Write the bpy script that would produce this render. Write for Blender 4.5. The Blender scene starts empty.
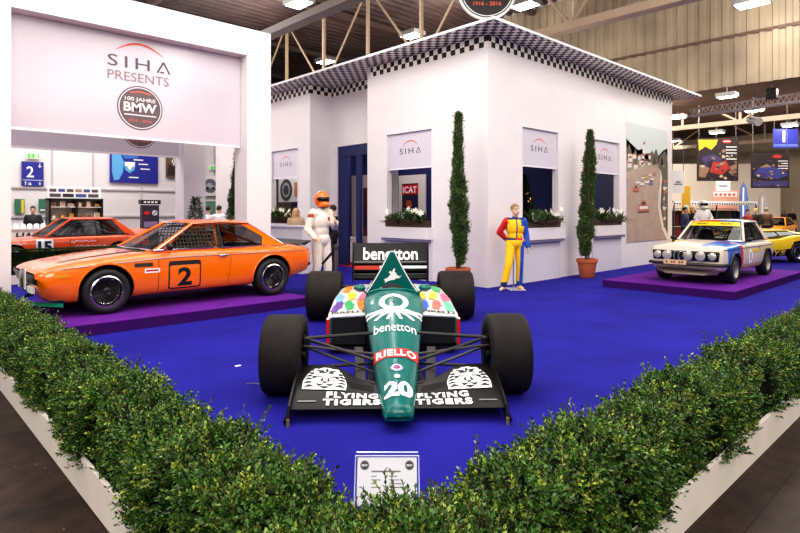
import bpy, bmesh, math, random
import numpy as np
from mathutils import Vector, Matrix, Euler
from mathutils.bvhtree import BVHTree
from mathutils.geometry import tessellate_polygon

random.seed(7)
RNG = np.random.default_rng(11)
PI = math.pi
SC = bpy.context.scene
COL = SC.collection

# ------------------------------------------------------------------ camera frame (used to work out where things stand)
F, CX, HY, CH = 570.0, 400.0, 211.0, 1.58
TH = math.radians(46.7)
FW = (math.cos(TH), math.sin(TH))
RT = (math.sin(TH), -math.cos(TH))
def ray(px):
    r = (px - CX) / F
    return (FW[0] + r * RT[0], FW[1] + r * RT[1])
def atd(px, d):
    a = ray(px); return (a[0] * d, a[1] * d)
def at(px, py, z=0.0):
    return atd(px, F * (CH - z) / (py - HY))
def zz(py, d): return CH + (HY - py) * d / F
def onx(px, X):
    a = ray(px); t = X / a[0]; return (a[1] * t, t)      # y, depth
def ony(px, Y):
    a = ray(px); t = Y / a[1]; return (a[0] * t, t)      # x, depth

# ------------------------------------------------------------------ materials
def lin(c):
    c = c / 255.0
    return c / 12.92 if c <= 0.04045 else ((c + 0.055) / 1.055) ** 2.4
def rgb(t): return (lin(t[0]), lin(t[1]), lin(t[2]), 1.0)
MATS = {}
def M(name, col=(200, 200, 200), rough=0.5, metal=0.0, noise=0.0, scale=8.0, bump=0.0, bscale=None, coat=0.0, emit=0.0, island=0.0, spec=0.5, trans=0.0, sheen=0.0):
    if name in MATS: return MATS[name]
    m = bpy.data.materials.new(name); m.use_nodes = True
    nt = m.node_tree; b = nt.nodes['Principled BSDF']
    c = rgb(col)
    b.inputs['Base Color'].default_value = c
    b.inputs['Roughness'].default_value = rough
    b.inputs['Metallic'].default_value = metal
    b.inputs['Specular IOR Level'].default_value = spec
    if coat: b.inputs['Coat Weight'].default_value = coat; b.inputs['Coat Roughness'].default_value = 0.06
    if emit:
        b.inputs['Emission Color'].default_value = c; b.inputs['Emission Strength'].default_value = emit
    if sheen: b.inputs['Sheen Weight'].default_value = sheen
    L = nt.links.new
    if noise or bump:
        tc = nt.nodes.new('ShaderNodeTexCoord')
    if noise:
        n = nt.nodes.new('ShaderNodeTexNoise'); n.inputs['Scale'].default_value = scale; n.inputs['Detail'].default_value = 5
        L(tc.outputs['Object'], n.inputs['Vector'])
        r = nt.nodes.new('ShaderNodeValToRGB')
        r.color_ramp.elements[0].position = 0.3; r.color_ramp.elements[1].position = 0.7
        r.color_ramp.elements[0].color = tuple(v * (1 - noise) for v in c[:3]) + (1,)
        r.color_ramp.elements[1].color = tuple(min(1, v * (1 + noise)) for v in c[:3]) + (1,)
        L(n.outputs['Fac'], r.inputs['Fac']); L(r.outputs['Color'], b.inputs['Base Color'])
    if bump:
        n2 = nt.nodes.new('ShaderNodeTexNoise'); n2.inputs['Scale'].default_value = bscale or scale * 6; n2.inputs['Detail'].default_value = 3
        L(tc.outputs['Object'], n2.inputs['Vector'])
        bp = nt.nodes.new('ShaderNodeBump'); bp.inputs['Strength'].default_value = bump; bp.inputs['Distance'].default_value = 0.01
        L(n2.outputs['Fac'], bp.inputs['Height']); L(bp.outputs['Normal'], b.inputs['Normal'])
    if island:
        g = nt.nodes.new('ShaderNodeNewGeometry'); r = nt.nodes.new('ShaderNodeValToRGB')
        e = r.color_ramp.elements
        e[0].color = tuple(v * (1 - island) for v in c[:3]) + (1,)
        e[1].color = tuple(min(1, v * (1 + island)) for v in c[:3]) + (1,)
        L(g.outputs['Random Per Island'], r.inputs['Fac']); L(r.outputs['Color'], b.inputs['Base Color'])
        if trans: b.inputs['Subsurface Weight'].default_value = 0.0
    MATS[name] = m
    return m

def glass(name, tint=(225, 232, 235), gl=0.12, rough=0.02):
    if name in MATS: return MATS[name]
    m = bpy.data.materials.new(name); m.use_nodes = True
    nt = m.node_tree; nt.nodes.clear(); L = nt.links.new
    o = nt.nodes.new('ShaderNodeOutputMaterial'); t = nt.nodes.new('ShaderNodeBsdfTransparent'); g = nt.nodes.new('ShaderNodeBsdfGlossy')
    t.inputs['Color'].default_value = rgb(tint); g.inputs['Roughness'].default_value = rough
    lw = nt.nodes.new('ShaderNodeLayerWeight'); lw.inputs['Blend'].default_value = 0.35
    mr = nt.nodes.new('ShaderNodeMapRange'); mr.inputs['To Min'].default_value = gl * 0.5; mr.inputs['To Max'].default_value = min(1, gl * 4)
    L(lw.outputs['Fresnel'], mr.inputs['Value'])
    mx = nt.nodes.new('ShaderNodeMixShader'); L(mr.outputs['Result'], mx.inputs['Fac'])
    L(t.outputs[0], mx.inputs[1]); L(g.outputs[0], mx.inputs[2]); L(mx.outputs[0], o.inputs['Surface'])
    MATS[name] = m
    return m

def checker_mat(name, size, c1, c2):
    m = bpy.data.materials.new(name); m.use_nodes = True
    nt = m.node_tree; b = nt.nodes['Principled BSDF']; L = nt.links.new
    tc = nt.nodes.new('ShaderNodeTexCoord'); mp = nt.nodes.new('ShaderNodeMapping'); ck = nt.nodes.new('ShaderNodeTexChecker')
    mp.inputs['Location'].default_value = (0.02, 0.02, 0.02)
    L(tc.outputs['Object'], mp.inputs['Vector']); L(mp.outputs['Vector'], ck.inputs['Vector'])
    ck.inputs['Scale'].default_value = 1.0 / size
    ck.inputs['Color1'].default_value = rgb(c1); ck.inputs['Color2'].default_value = rgb(c2)
    L(ck.outputs['Color'], b.inputs['Base Color']); b.inputs['Roughness'].default_value = 0.45
    MATS[name] = m
    return m

# ------------------------------------------------------------------ mesh builder
def frame_to(d):
    d = Vector(d).normalized()
    up = Vector((0, 0, 1)) if abs(d.z) < 0.95 else Vector((1, 0, 0))
    s = d.cross(up).normalized(); u = s.cross(d).normalized()
    return s, u, d

class MB:
    def __init__(s): s.v = []; s.f = []; s.m = []; s.T = None
    def add(s, vs, fs, mi=0):
        o = len(s.v)
        if s.T is not None: vs = [s.T @ Vector(v) for v in vs]
        s.v.extend(tuple(v) for v in vs)
        for f in fs: s.f.append(tuple(i + o for i in f)); s.m.append(mi)
        return s
    def box(s, c, d, mi=0, rz=0.0, R=None):
        x, y, z = d[0] / 2, d[1] / 2, d[2] / 2
        vs = [Vector((a * x, b * y, e * z)) for e in (-1, 1) for b in (-1, 1) for a in (-1, 1)]
        if R is None and rz: R = Matrix.Rotation(rz, 3, 'Z')
        if R is not None: vs = [R @ v for v in vs]
        vs = [v + Vector(c) for v in vs]
        return s.add(vs, [(0, 2, 3, 1), (4, 5, 7, 6), (0, 1, 5, 4), (2, 6, 7, 3), (0, 4, 6, 2), (1, 3, 7, 5)], mi)
    def bb(s, x0, x1, y0, y1, z0, z1, mi=0):
        return s.box(((x0 + x1) / 2, (y0 + y1) / 2, (z0 + z1) / 2), (abs(x1 - x0), abs(y1 - y0), abs(z1 - z0)), mi)
    def loft(s, rings, mi=0, closed=True, caps=True, loop=False):
        n = len(rings[0]); vs = [p for r in rings for p in r]; fs = []
        K = len(rings)
        for k in range(K if loop else K - 1):
            k2 = (k + 1) % K
            for i in range(n if closed else n - 1):
                j = (i + 1) % n
                fs.append((k * n + i, k * n + j, k2 * n + j, k2 * n + i))
        if caps and not loop and closed:
            fs.append(tuple(range(n - 1, -1, -1))); fs.append(tuple((K - 1) * n + i for i in range(n)))
        return s.add(vs, fs, mi)
    def tube(s, pts, r, n=8, mi=0, closed=False, flat=None):
        pts = [Vector(p) for p in pts]; K = len(pts); rings = []
        pu = None
        for k in range(K):
            a = pts[(k - 1) % K] if (closed or k > 0) else pts[k]
            b = pts[(k + 1) % K] if (closed or k < K - 1) else pts[k]
            t = (b - a)
            if t.length < 1e-9: t = Vector((0, 0, 1))
            t.normalize()
            if pu is None: sd, u, _ = frame_to(t)
            else:
                u = pu - t * pu.dot(t)
                if u.length < 1e-6: sd, u, _ = frame_to(t)
                u.normalize()
            sd = t.cross(u); pu = u
            rr = r[k] if hasattr(r, '__len__') else r
            fa, fb = flat if flat else (1, 1)
            rings.append([pts[k] + (sd * math.cos(2 * PI * i / n) * fa + u * math.sin(2 * PI * i / n) * fb) * rr for i in range(n)])
        return s.loft(rings, mi, True, not closed, closed)
    def cap(s, p0, p1, r0, r1, n=10, mi=0):
        p0, p1 = Vector(p0), Vector(p1); d = (p1 - p0).normalized()
        pts, rs = [], []
        for a in (-85, -60, -30): pts.append(p0 + d * r0 * math.sin(math.radians(a))); rs.append(r0 * math.cos(math.radians(a)))
        pts.append(p0); rs.append(r0); pts.append(p1); rs.append(r1)
        for a in (30, 60, 85): pts.append(p1 + d * r1 * math.sin(math.radians(a))); rs.append(r1 * math.cos(math.radians(a)))
        return s.tube(pts, rs, n, mi)
    def ell(s, c, r, mi=0, nu=16, nv=10, R=None):
        vs, fs = [], []
        for j in range(1, nv):
            t = PI * j / nv
            for i in range(nu):
                p = 2 * PI * i / nu
                vs.append(Vector((r[0] * math.sin(t) * math.cos(p), r[1] * math.sin(t) * math.sin(p), r[2] * math.cos(t))))
        vs.append(Vector((0, 0, r[2]))); vs.append(Vector((0, 0, -r[2])))
        for j in range(nv - 2):
            for i in range(nu):
                k = (i + 1) % nu
                fs.append((j * nu + i, (j + 1) * nu + i, (j + 1) * nu + k, j * nu + k))
        a, b = len(vs) - 2, len(vs) - 1
        for i in range(nu):
            k = (i + 1) % nu
            fs.append((a, i, k)); fs.append((b, (nv - 2) * nu + k, (nv - 2) * nu + i))
        if R is not None: vs = [R @ v for v in vs]
        return s.add([v + Vector(c) for v in vs], fs, mi)
    def lathe(s, prof, n=24, c=(0, 0, 0), axis='Z', mi=0, closed=False):
        rings = []
        for r, h in prof:
            ring = []
            for i in range(n):
                a = 2 * PI * i / n
                if axis == 'Z': p = (r * math.cos(a), r * math.sin(a), h)
                elif axis == 'Y': p = (r * math.cos(a), h, r * math.sin(a))
                else: p = (h, r * math.cos(a), r * math.sin(a))
                ring.append((p[0] + c[0], p[1] + c[1], p[2] + c[2]))
            rings.append(ring)
        return s.loft(rings, mi, True, not closed, closed)
    def grid(s, fn, nu, nv, mi=0):
        vs = [fn(i / nu, j / nv) for j in range(nv + 1) for i in range(nu + 1)]
        fs = [(j * (nu + 1) + i, j * (nu + 1) + i + 1, (j + 1) * (nu + 1) + i + 1, (j + 1) * (nu + 1) + i) for j in range(nv) for i in range(nu)]
        return s.add(vs, fs, mi)
    def prism(s, pts, vec, mi=0):
        pts = [Vector(p) for p in pts]; vec = Vector(vec); n = len(pts)
        tri = tessellate_polygon([pts])
        vs = pts + [p + vec for p in pts]
        fs = [tuple(t) for t in tri] + [tuple(i + n for i in reversed(t)) for t in tri]
        fs += [(i, (i + 1) % n, n + (i + 1) % n, n + i) for i in range(n)]
        return s.add(vs, fs, mi)
    def mesh(s, name, mats=()):
        me = bpy.data.meshes.new(name)
        me.from_pydata(s.v, [], s.f)
        for m in mats: me.materials.append(m)
        if s.m: me.polygons.foreach_set('material_index', s.m)
        me.update()
        return me
    def build(s, name, mats, parent=None, ang=38, loc=None, fix=True, bevel=0):
        if not isinstance(mats, (list, tuple)): mats = [mats]
        me = s.mesh(name, mats)
        if fix:
            b = bmesh.new(); b.from_mesh(me); bmesh.ops.recalc_face_normals(b, faces=b.faces); b.to_mesh(me); b.free()
        return link(name, me, parent, ang, loc, bevel)

def link(name, me, parent=None, ang=38, loc=None, bevel=0):
    if ang:
        me.polygons.foreach_set('use_smooth', [True] * len(me.polygons))
        me.set_sharp_from_angle(angle=math.radians(ang))
    o = bpy.data.objects.new(name, me); COL.objects.link(o)
    if parent is not None: o.parent = parent
    if loc is not None: o.location = loc
    if bevel:
        md = o.modifiers.new('edge', 'BEVEL'); md.width = bevel; md.segments = 2; md.limit_method = 'ANGLE'; md.angle_limit = math.radians(40)
    return o

def tag(o, label=None, cat=None, group=None, kind=None):
    if label: o['label'] = label
    if cat: o['category'] = cat
    if group: o['group'] = group
    if kind: o['kind'] = kind
    return o
def thing(name, label, cat, loc=(0, 0, 0), rz=0.0, group=None, scale=1.0):
    o = bpy.data.objects.new(name, None); COL.objects.link(o)
    o.empty_display_size = 0.1
    o.location = loc; o.rotation_euler = (0, 0, rz); o.scale = (scale,) * 3
    return tag(o, label, cat, group)
def struct(o): o['kind'] = 'structure'; return o
def dup(o, loc=None, rz=None, label=None, parent=None):
    c = o.copy(); COL.objects.link(c)
    if parent is not None: c.parent = parent
    if loc is not None: c.location = loc
    if rz is not None: c.rotation_euler = (0, 0, rz)
    if label: c['label'] = label
    for ch in list(o.children): dup(ch, parent=c)
    return c

def triangulate(o):
    b = bmesh.new(); b.from_mesh(o.data); bmesh.ops.triangulate(b, faces=b.faces); b.to_mesh(o.data); b.free(); return o
def evaluated(o):
    dg = bpy.context.evaluated_depsgraph_get()
    dg.update()
    return bpy.data.meshes.new_from_object(o.evaluated_get(dg))
def boolean(o, cutter_mb, op='DIFFERENCE'):
    c = cutter_mb.build('cutter', [], o.parent, 0)
    md = o.modifiers.new('b', 'BOOLEAN'); md.object = c; md.operation = op; md.solver = 'EXACT'
    bpy.context.view_layer.update()
    me = evaluated(o); o.modifiers.clear(); o.data = me
    bpy.data.objects.remove(c)
    return o
def remeshed(mb, voxel, smooth=3, fac=0.5):
    me = mb.mesh('tmp'); o = bpy.data.objects.new('tmp', me); COL.objects.link(o)
    md = o.modifiers.new('r', 'REMESH'); md.mode = 'VOXEL'; md.voxel_size = voxel
    if smooth:
        sm = o.modifiers.new('s', 'SMOOTH'); sm.factor = fac; sm.iterations = smooth
    bpy.context.view_layer.update()
    r = evaluated(o); bpy.data.objects.remove(o)
    return r
def paint(me, mats, fn):
    """material index of each face from its centre"""
    me.materials.clear()
    for m in mats: me.materials.append(m)
    n = len(me.polygons); c = np.empty(n * 3); me.polygons.foreach_get('center', c); c = c.reshape(-1, 3)
    me.polygons.foreach_set('material_index', [fn(p) for p in c])

# ------------------------------------------------------------------ flat and wrapped graphics
_TXT = {}
def text_geo(s, bold=0.0, spacing=1.0):
    k = (s, bold, spacing)
    if k in _TXT: return _TXT[k]
    cu = bpy.data.curves.new('t', 'FONT'); cu.body = s; cu.size = 1.0; cu.align_x = 'CENTER'; cu.align_y = 'CENTER'
    cu.offset = bold; cu.space_character = spacing; cu.resolution_u = 3
    o = bpy.data.objects.new('t', cu); COL.objects.link(o); bpy.context.view_layer.update()
    me = evaluated(o)
    vs = np.array([v.co[:2] for v in me.vertices]); fs = [tuple(p.vertices) for p in me.polygons]
    bpy.data.objects.remove(o); bpy.data.meshes.remove(me)
    if len(vs):
        lo, hi = vs.min(0), vs.max(0); vs = (vs - (lo + hi) / 2)
        w, h = hi - lo
    else: w = h = 1
    _TXT[k] = (vs, fs, w, h)
    return _TXT[k]

class FL:
    """draws shapes on a plane (O, ux, uy) or through a mapping fn(u, v, offset)"""
    def __init__(s, mb, O=None, ux=None, uy=None, fn=None, maxlen=None, step=0.003):
        s.mb = mb; s.maxlen = maxlen; s.step = step
        if fn is None:
            O, ux, uy = Vector(O), Vector(ux), Vector(uy); n = ux.cross(uy).normalized()
            fn = lambda u, v, k: O + ux * u + uy * v + n * k
        s.fn = fn
    def raw(s, vs, fs, mi, layer=1):
        if s.maxlen:
            b = bmesh.new(); bv = [b.verts.new((v[0], v[1], 0)) for v in vs]
            for f in fs:
                try: b.faces.new([bv[i] for i in f])
                except ValueError: pass
            bmesh.ops.triangulate(b, faces=b.faces)
            for _ in range(6):
                e = [x for x in b.edges if x.calc_length() > s.maxlen]
                if not e: break
                bmesh.ops.subdivide_edges(b, edges=e, cuts=1)
                bmesh.ops.triangulate(b, faces=b.faces)
            b.verts.index_update()
            vs = [v.co[:2] for v in b.verts]; fs = [tuple(v.index for v in f.verts) for f in b.faces]; b.free()
        pts = [s.fn(v[0], v[1], layer * s.step) for v in vs]
        bad = {i for i, p in enumerate(pts) if p is None}
        if bad:
            fs = [f for f in fs if not bad.intersection(f)]; pts = [p if p is not None else Vector((0, 0, 0)) for p in pts]
        s.mb.add(pts, fs, mi)
    def poly(s, pts, mi, layer=1):
        tri = tessellate_polygon([[Vector((p[0], p[1], 0)) for p in pts]])
        s.raw(pts, [tuple(t) for t in tri], mi, layer)
    def rect(s, x0, x1, y0, y1, mi, layer=1): s.raw([(x0, y0), (x1, y0), (x1, y1), (x0, y1)], [(0, 1, 2, 3)], mi, layer)
    def disc(s, cx, cy, r, mi, layer=1, n=28, ry=None):
        ry = ry or r
        s.raw([(cx + r * math.cos(2 * PI * i / n), cy + ry * math.sin(2 * PI * i / n)) for i in range(n)], [tuple(range(n))], mi, layer)
    def ring(s, cx, cy, r0, r1, mi, layer=1, n=32, a0=0, a1=2 * PI, sy=1.0):
        vs, fs = [], []
        for i in range(n + 1):
            a = a0 + (a1 - a0) * i / n
            vs += [(cx + r0 * math.cos(a), cy + sy * r0 * math.sin(a)), (cx + r1 * math.cos(a), cy + sy * r1 * math.sin(a))]
        fs = [(2 * i, 2 * i + 1, 2 * i + 3, 2 * i + 2) for i in range(n)]
        s.raw(vs, fs, mi, layer)
    def stroke(s, pts, w, mi, layer=1):
        pts = [np.array(p, float) for p in pts]; K = len(pts); vs, fs = [], []
        for k in range(K):
            t = pts[min(k + 1, K - 1)] - pts[max(k - 1, 0)]; t = t / (np.linalg.norm(t) + 1e-9); n = np.array((-t[1], t[0]))
            ww = w[k] if hasattr(w, '__len__') else w
            vs += [tuple(pts[k] + n * ww / 2), tuple(pts[k] - n * ww / 2)]
        fs = [(2 * i, 2 * i + 1, 2 * i + 3, 2 * i + 2) for i in range(K - 1)]
        s.raw(vs, fs, mi, layer)
    def text(s, t, cx, cy, w=None, h=None, mi=0, layer=1, bold=0.0, spacing=1.0, skew=0.0, rot=0.0):
        vs, fs, tw, thh = text_geo(t, bold, spacing)
        sx = w / tw if w else h / thh
        sy = h / thh if h else sx
        c, sn = math.cos(rot), math.sin(rot)
        out = []
        for v in vs:
            x, y = v[0] * sx + skew * v[1] * sy, v[1] * sy
            out.append((cx + x * c - y * sn, cy + x * sn + y * c))
        s.raw(out, fs, mi, layer)

# ------------------------------------------------------------------ leaves
def leaf_mesh(name, P, D, N, L, W, mats, mi=None, fold=0.25):
    """many small folded leaves as one mesh; P base points, D directions, N face normals"""
    P, D, N = np.asarray(P), np.asarray(D), np.asarray(N); n = len(P)
    D = D / (np.linalg.norm(D, axis=1, keepdims=True) + 1e-9)
    S = np.cross(D, N); S /= (np.linalg.norm(S, axis=1, keepdims=True) + 1e-9)
    N2 = np.cross(S, D)
    L = np.broadcast_to(L, n)[:, None]; W = np.broadcast_to(W, n)[:, None]
    V = np.empty((n, 4, 3))
    V[:, 0] = P; V[:, 1] = P + D * L * 0.5 + S * W * 0.5 + N2 * W * fold
    V[:, 2] = P + D * L; V[:, 3] = P + D * L * 0.5 - S * W * 0.5 + N2 * W * fold
    me = bpy.data.meshes.new(name)
    me.vertices.add(n * 4); me.vertices.foreach_set('co', V.ravel())
    me.loops.add(n * 4); me.loops.foreach_set('vertex_index', np.arange(n * 4, dtype=np.int32))
    me.polygons.add(n); me.polygons.foreach_set('loop_start', np.arange(n, dtype=np.int32) * 4)
    for m in mats: me.materials.append(m)
    if mi is not None: me.polygons.foreach_set('material_index', np.asarray(mi, dtype=np.int32))
    me.update(calc_edges=True)
    return me
def unit(n): 
    v = RNG.normal(size=(n, 3)); return v / np.linalg.norm(v, axis=1, keepdims=True)

def hermite(xs, ys, x):
    """monotone cubic interpolation"""
    xs, ys = np.asarray(xs, float), np.asarray(ys, float)
    h = np.diff(xs); d = np.diff(ys) / h
    m = np.zeros(len(xs)); m[0], m[-1] = d[0], d[-1]
    for i in range(1, len(xs) - 1):
        m[i] = 0 if d[i - 1] * d[i] <= 0 else 2 * d[i - 1] * d[i] / (d[i - 1] + d[i])
    k = np.clip(np.searchsorted(xs, x) - 1, 0, len(xs) - 2)
    t = np.clip((np.asarray(x) - xs[k]) / h[k], 0, 1)
    return (ys[k] * (1 + 2 * t) * (1 - t) ** 2 + m[k] * h[k] * t * (1 - t) ** 2 + ys[k + 1] * t * t * (3 - 2 * t) + m[k + 1] * h[k] * t * t * (t - 1))
# ================================================================== SETTING
white = M('white_paint', (231, 224, 226), 0.5, noise=0.02, scale=1.5)
white_gloss = M('white_gloss', (240, 236, 240), 0.2)
navy = M('navy_wall', (22, 32, 92), 0.6, noise=0.1, scale=2)
black = M('black_satin', (16, 16, 18), 0.35)
black_matte = M('black_matte', (14, 14, 15), 0.8)
chrome = M('chrome', (215, 215, 220), 0.12, 1.0)
steel = M('steel_grey', (120, 122, 128), 0.35, 0.8)
red = M('red_paint', (205, 30, 28), 0.35)
wht = M('white_print', (245, 245, 245), 0.45)
blk = M('black_print', (18, 17, 19), 0.5)
arc_red = M('logo_red', (226, 92, 78), 0.5)
logo_grey = M('logo_grey', (92, 82, 88), 0.5)
paper = M('paper', (238, 234, 238), 0.6)
glass_car = glass('car_glass', (196, 204, 208), 0.09)
glass_clear = glass('clear_acrylic', (253, 254, 255), 0.04)

# --- hall floor: dark worn concrete, slightly shiny
def floor_mat():
    m = bpy.data.materials.new('hall_floor'); m.use_nodes = True
    nt = m.node_tree; b = nt.nodes['Principled BSDF']; L = nt.links.new
    tc = nt.nodes.new('ShaderNodeTexCoord')
    n1 = nt.nodes.new('ShaderNodeTexNoise'); n1.inputs['Scale'].default_value = 1.3; n1.inputs['Detail'].default_value = 8; n1.inputs['Roughness'].default_value = 0.7
    n2 = nt.nodes.new('ShaderNodeTexNoise'); n2.inputs['Scale'].default_value = 28; n2.inputs['Detail'].default_value = 3
    v = nt.nodes.new('ShaderNodeTexVoronoi'); v.inputs['Scale'].default_value = 14; v.inputs['Randomness'].default_value = 1
    n3 = nt.nodes.new('ShaderNodeTexNoise'); n3.inputs['Scale'].default_value = 7; n3.inputs['Detail'].default_value = 6
    bk = nt.nodes.new('ShaderNodeTexBrick'); bk.offset = 0.5; bk.inputs['Scale'].default_value = 1.0; bk.inputs['Mortar Size'].default_value = 0.004; bk.inputs['Brick Width'].default_value = 0.9; bk.inputs['Row Height'].default_value = 0.45
    for n in (n1, n2, v, n3, bk): L(tc.outputs['Object'], n.inputs['Vector'])
    r = nt.nodes.new('ShaderNodeValToRGB'); e = r.color_ramp.elements
    e[0].position = 0.36; e[0].color = rgb((30, 22, 20)); e[1].position = 0.66; e[1].color = rgb((66, 50, 43))
    ad = nt.nodes.new('ShaderNodeMath'); ad.operation = 'MULTIPLY_ADD'; ad.inputs[1].default_value = 0.45; L(n3.outputs['Fac'], ad.inputs[0])
    hf = nt.nodes.new('ShaderNodeMath'); hf.operation = 'MULTIPLY'; hf.inputs[1].default_value = 0.55; L(n1.outputs['Fac'], hf.inputs[0]); L(hf.outputs[0], ad.inputs[2])
    L(ad.outputs[0], r.inputs['Fac'])
    r2 = nt.nodes.new('ShaderNodeValToRGB'); e = r2.color_ramp.elements
    e[0].position = 0.05; e[0].color = (1, 1, 1, 1); e[1].position = 0.10; e[1].color = (0, 0, 0, 1)
    L(v.outputs['Distance'], r2.inputs['Fac'])
    sub = nt.nodes.new('ShaderNodeMath'); sub.operation = 'GREATER_THAN'; sub.inputs[1].default_value = 0.55; L(n1.outputs['Fac'], sub.inputs[0])
    mul = nt.nodes.new('ShaderNodeMath'); mul.operation = 'MULTIPLY'; L(r2.outputs['Color'], mul.inputs[0]); L(sub.outputs[0], mul.inputs[1])
    mx0 = nt.nodes.new('ShaderNodeMix'); mx0.data_type = 'RGBA'; mx0.inputs['B'].default_value = rgb((24, 18, 17)); L(bk.outputs['Fac'], mx0.inputs['Factor']); L(r.outputs['Color'], mx0.inputs['A'])
    mx = nt.nodes.new('ShaderNodeMix'); mx.data_type = 'RGBA'; mx.inputs['B'].default_value = rgb((170, 156, 148))
    L(mul.outputs[0], mx.inputs['Factor']); L(mx0.outputs['Result'], mx.inputs['A']); L(mx.outputs['Result'], b.inputs['Base Color'])
    mr = nt.nodes.new('ShaderNodeMapRange'); mr.inputs['To Min'].default_value = 0.25; mr.inputs['To Max'].default_value = 0.6; b.inputs['Specular IOR Level'].default_value = 0.08
    L(n1.outputs['Fac'], mr.inputs['Value']); L(mr.outputs['Result'], b.inputs['Roughness'])
    bp = nt.nodes.new('ShaderNodeBump'); bp.inputs['Strength'].default_value = 0.12; bp.inputs['Distance'].default_value = 0.01
    L(n2.outputs['Fac'], bp.inputs['Height']); L(bp.outputs['Normal'], b.inputs['Normal'])
    return m
struct(MB().bb(-12, 46, -12, 46, -0.14, -0.04).build('floor', floor_mat()))

carpet_blue = M('blue_carpet', (34, 31, 134), 0.95, noise=0.18, scale=1.2, bump=0.35, bscale=260, spec=0.15)
red_carpet = M('red_carpet', (176, 36, 30), 0.95, noise=0.1, scale=3, spec=0.1)
X0, Y0 = at(359, 842, 0)                       # corner of the stand nearest to the camera
struct(MB().bb(X0 + 0.06, 26, Y0 + 0.06, 18, -0.04, 0.0).build('floor_carpet', carpet_blue))

# --- white exhibition house
XC, YC = at(488, 288, 0)
XE = onx(672, 1)[0] and ony(672, YC)[0]
ZB, ZS = 4.96, 5.22                             # chequer band
Y1 = onx(371, XC)[0]; Y2 = onx(310, XC)[0]; YEND = Y2 + 6.0
XR = XC + 0.8                                   # recessed entrance wall
WT = 0.14
def wall_panel(mb, axis, c, t, a0, a1, z0, z1, holes):
    """wall in plane axis=c with thickness t (towards +), spanning a0..a1, with rectangular holes (h0,h1,z0,z1)"""
    us = sorted({a0, a1, *[h[0] for h in holes], *[h[1] for h in holes]}); zs = sorted({z0, z1, *[h[2] for h in holes], *[h[3] for h in holes]})
    for i in range(len(us) - 1):
        for j in range(len(zs) - 1):
            um, zm = (us[i] + us[i + 1]) / 2, (zs[j] + zs[j + 1]) / 2
            if any(h[0] < um < h[1] and h[2] < zm < h[3] for h in holes): continue
            if axis == 'x': mb.bb(c, c + t, us[i], us[i + 1], zs[j], zs[j + 1])
            else: mb.bb(us[i], us[i + 1], c, c + t, zs[j], zs[j + 1])
    return mb
ZW0, ZW1, ZWB = 1.20, 3.44, 2.60               # window: sill, head, bottom of the blind
wa0, wa1 = onx(432, XC)[0], onx(387, XC)[0]     # near window in the left face
wb0, wb1 = onx(298, XC)[0], onx(272, XC)[0]     # far window in the left face
wc0, wc1 = ony(522, YC)[0], ony(558, YC)[0]
wd0, wd1 = ony(592, YC)[0], ony(592, YC)[0] + 1.5
mb = MB(); wall_panel(mb, 'y', YC, WT, XC, XE, 0, ZS, [(wc0, wc1, ZW0, ZW1), (wd0, wd1, ZW0, ZW1)])
struct(mb.build('wall_right', white))
mb = MB(); wall_panel(mb, 'x', XC, WT, YC + WT, Y1, 0, ZS, [(wa0, wa1, ZW0, ZW1)]); mb.bb(XC, XR + WT, Y1, Y1 + 0.001 + WT, 0, ZS)
struct(mb.build('wall_left', white))
YD0, YD1 = Y1 + WT + 0.25, onx(337, XR)[0]
ZD = 3.46
mb = MB(); wall_panel(mb, 'x', XR, WT, Y1 + WT + 0.002, Y2, 0, ZS, [(YD0, YD1, 0, ZD)])
struct(mb.build('wall_entrance', white))
mb = MB(); wall_panel(mb, 'x', XC, WT, Y2, YEND, 0, ZS, [(wb0, wb1, ZW0, ZW1)]); mb.bb(XC + WT, XR + WT, Y2, Y2 + WT, 0, ZS)
struct(mb.build('wall_left_far', white))
# inside of the house: blue partitions, seen through windows and entrance
mb = MB(); mb.bb(XC + 3.2, XC + 3.3, YC + 0.3, YEND, 0, 3.9); mb.bb(XC + 3.3, XE - 0.1, YC + 1.9, YC + 2.0, 0, 3.9)
mb.bb(XC + 0.9, XC + 3.2, Y2 + 0.7, Y2 + 0.8, 0, 3.9)
struct(mb.build('wall_inside', navy))
struct(MB().bb(XC + WT, XE - 0.2, YC + WT, Y1, 3.9, 3.98).bb(XR + WT, XE - 0.2, Y1, Y2, 3.9, 3.98).bb(XC + WT, XE - 0.2, Y2 + WT, YEND, 3.9, 3.98).build('ceiling_inside', M('inside_ceiling', (60, 62, 96), 0.8)))
struct(MB().bb(XR - 0.1, XC + 3.2, Y1 + 0.2, Y2 + 0.6, 0.001, 0.012).build('floor_red_carpet', red_carpet))
mb = MB(); 
mb.bb(XR + 0.03, XR + 0.10, YD1 - 0.5, YD1 - 0.02, 0, ZD - 0.305); mb.bb(XR + 0.02, XR + 0.09, YD0 + .01, YD1 - .03, ZD - 0.3, ZD - 0.012)
mb.bb(XR + 0.03, XR + 0.1, YD0 + 0.42, YD0 + 0.62, 0, ZD - .305)
mb.bb(XR + 0.03, XR + 0.1, YD1 - 1.05, YD1 - 0.85, 0, ZD - .305)
struct(mb.build('door_1', navy))

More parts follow.
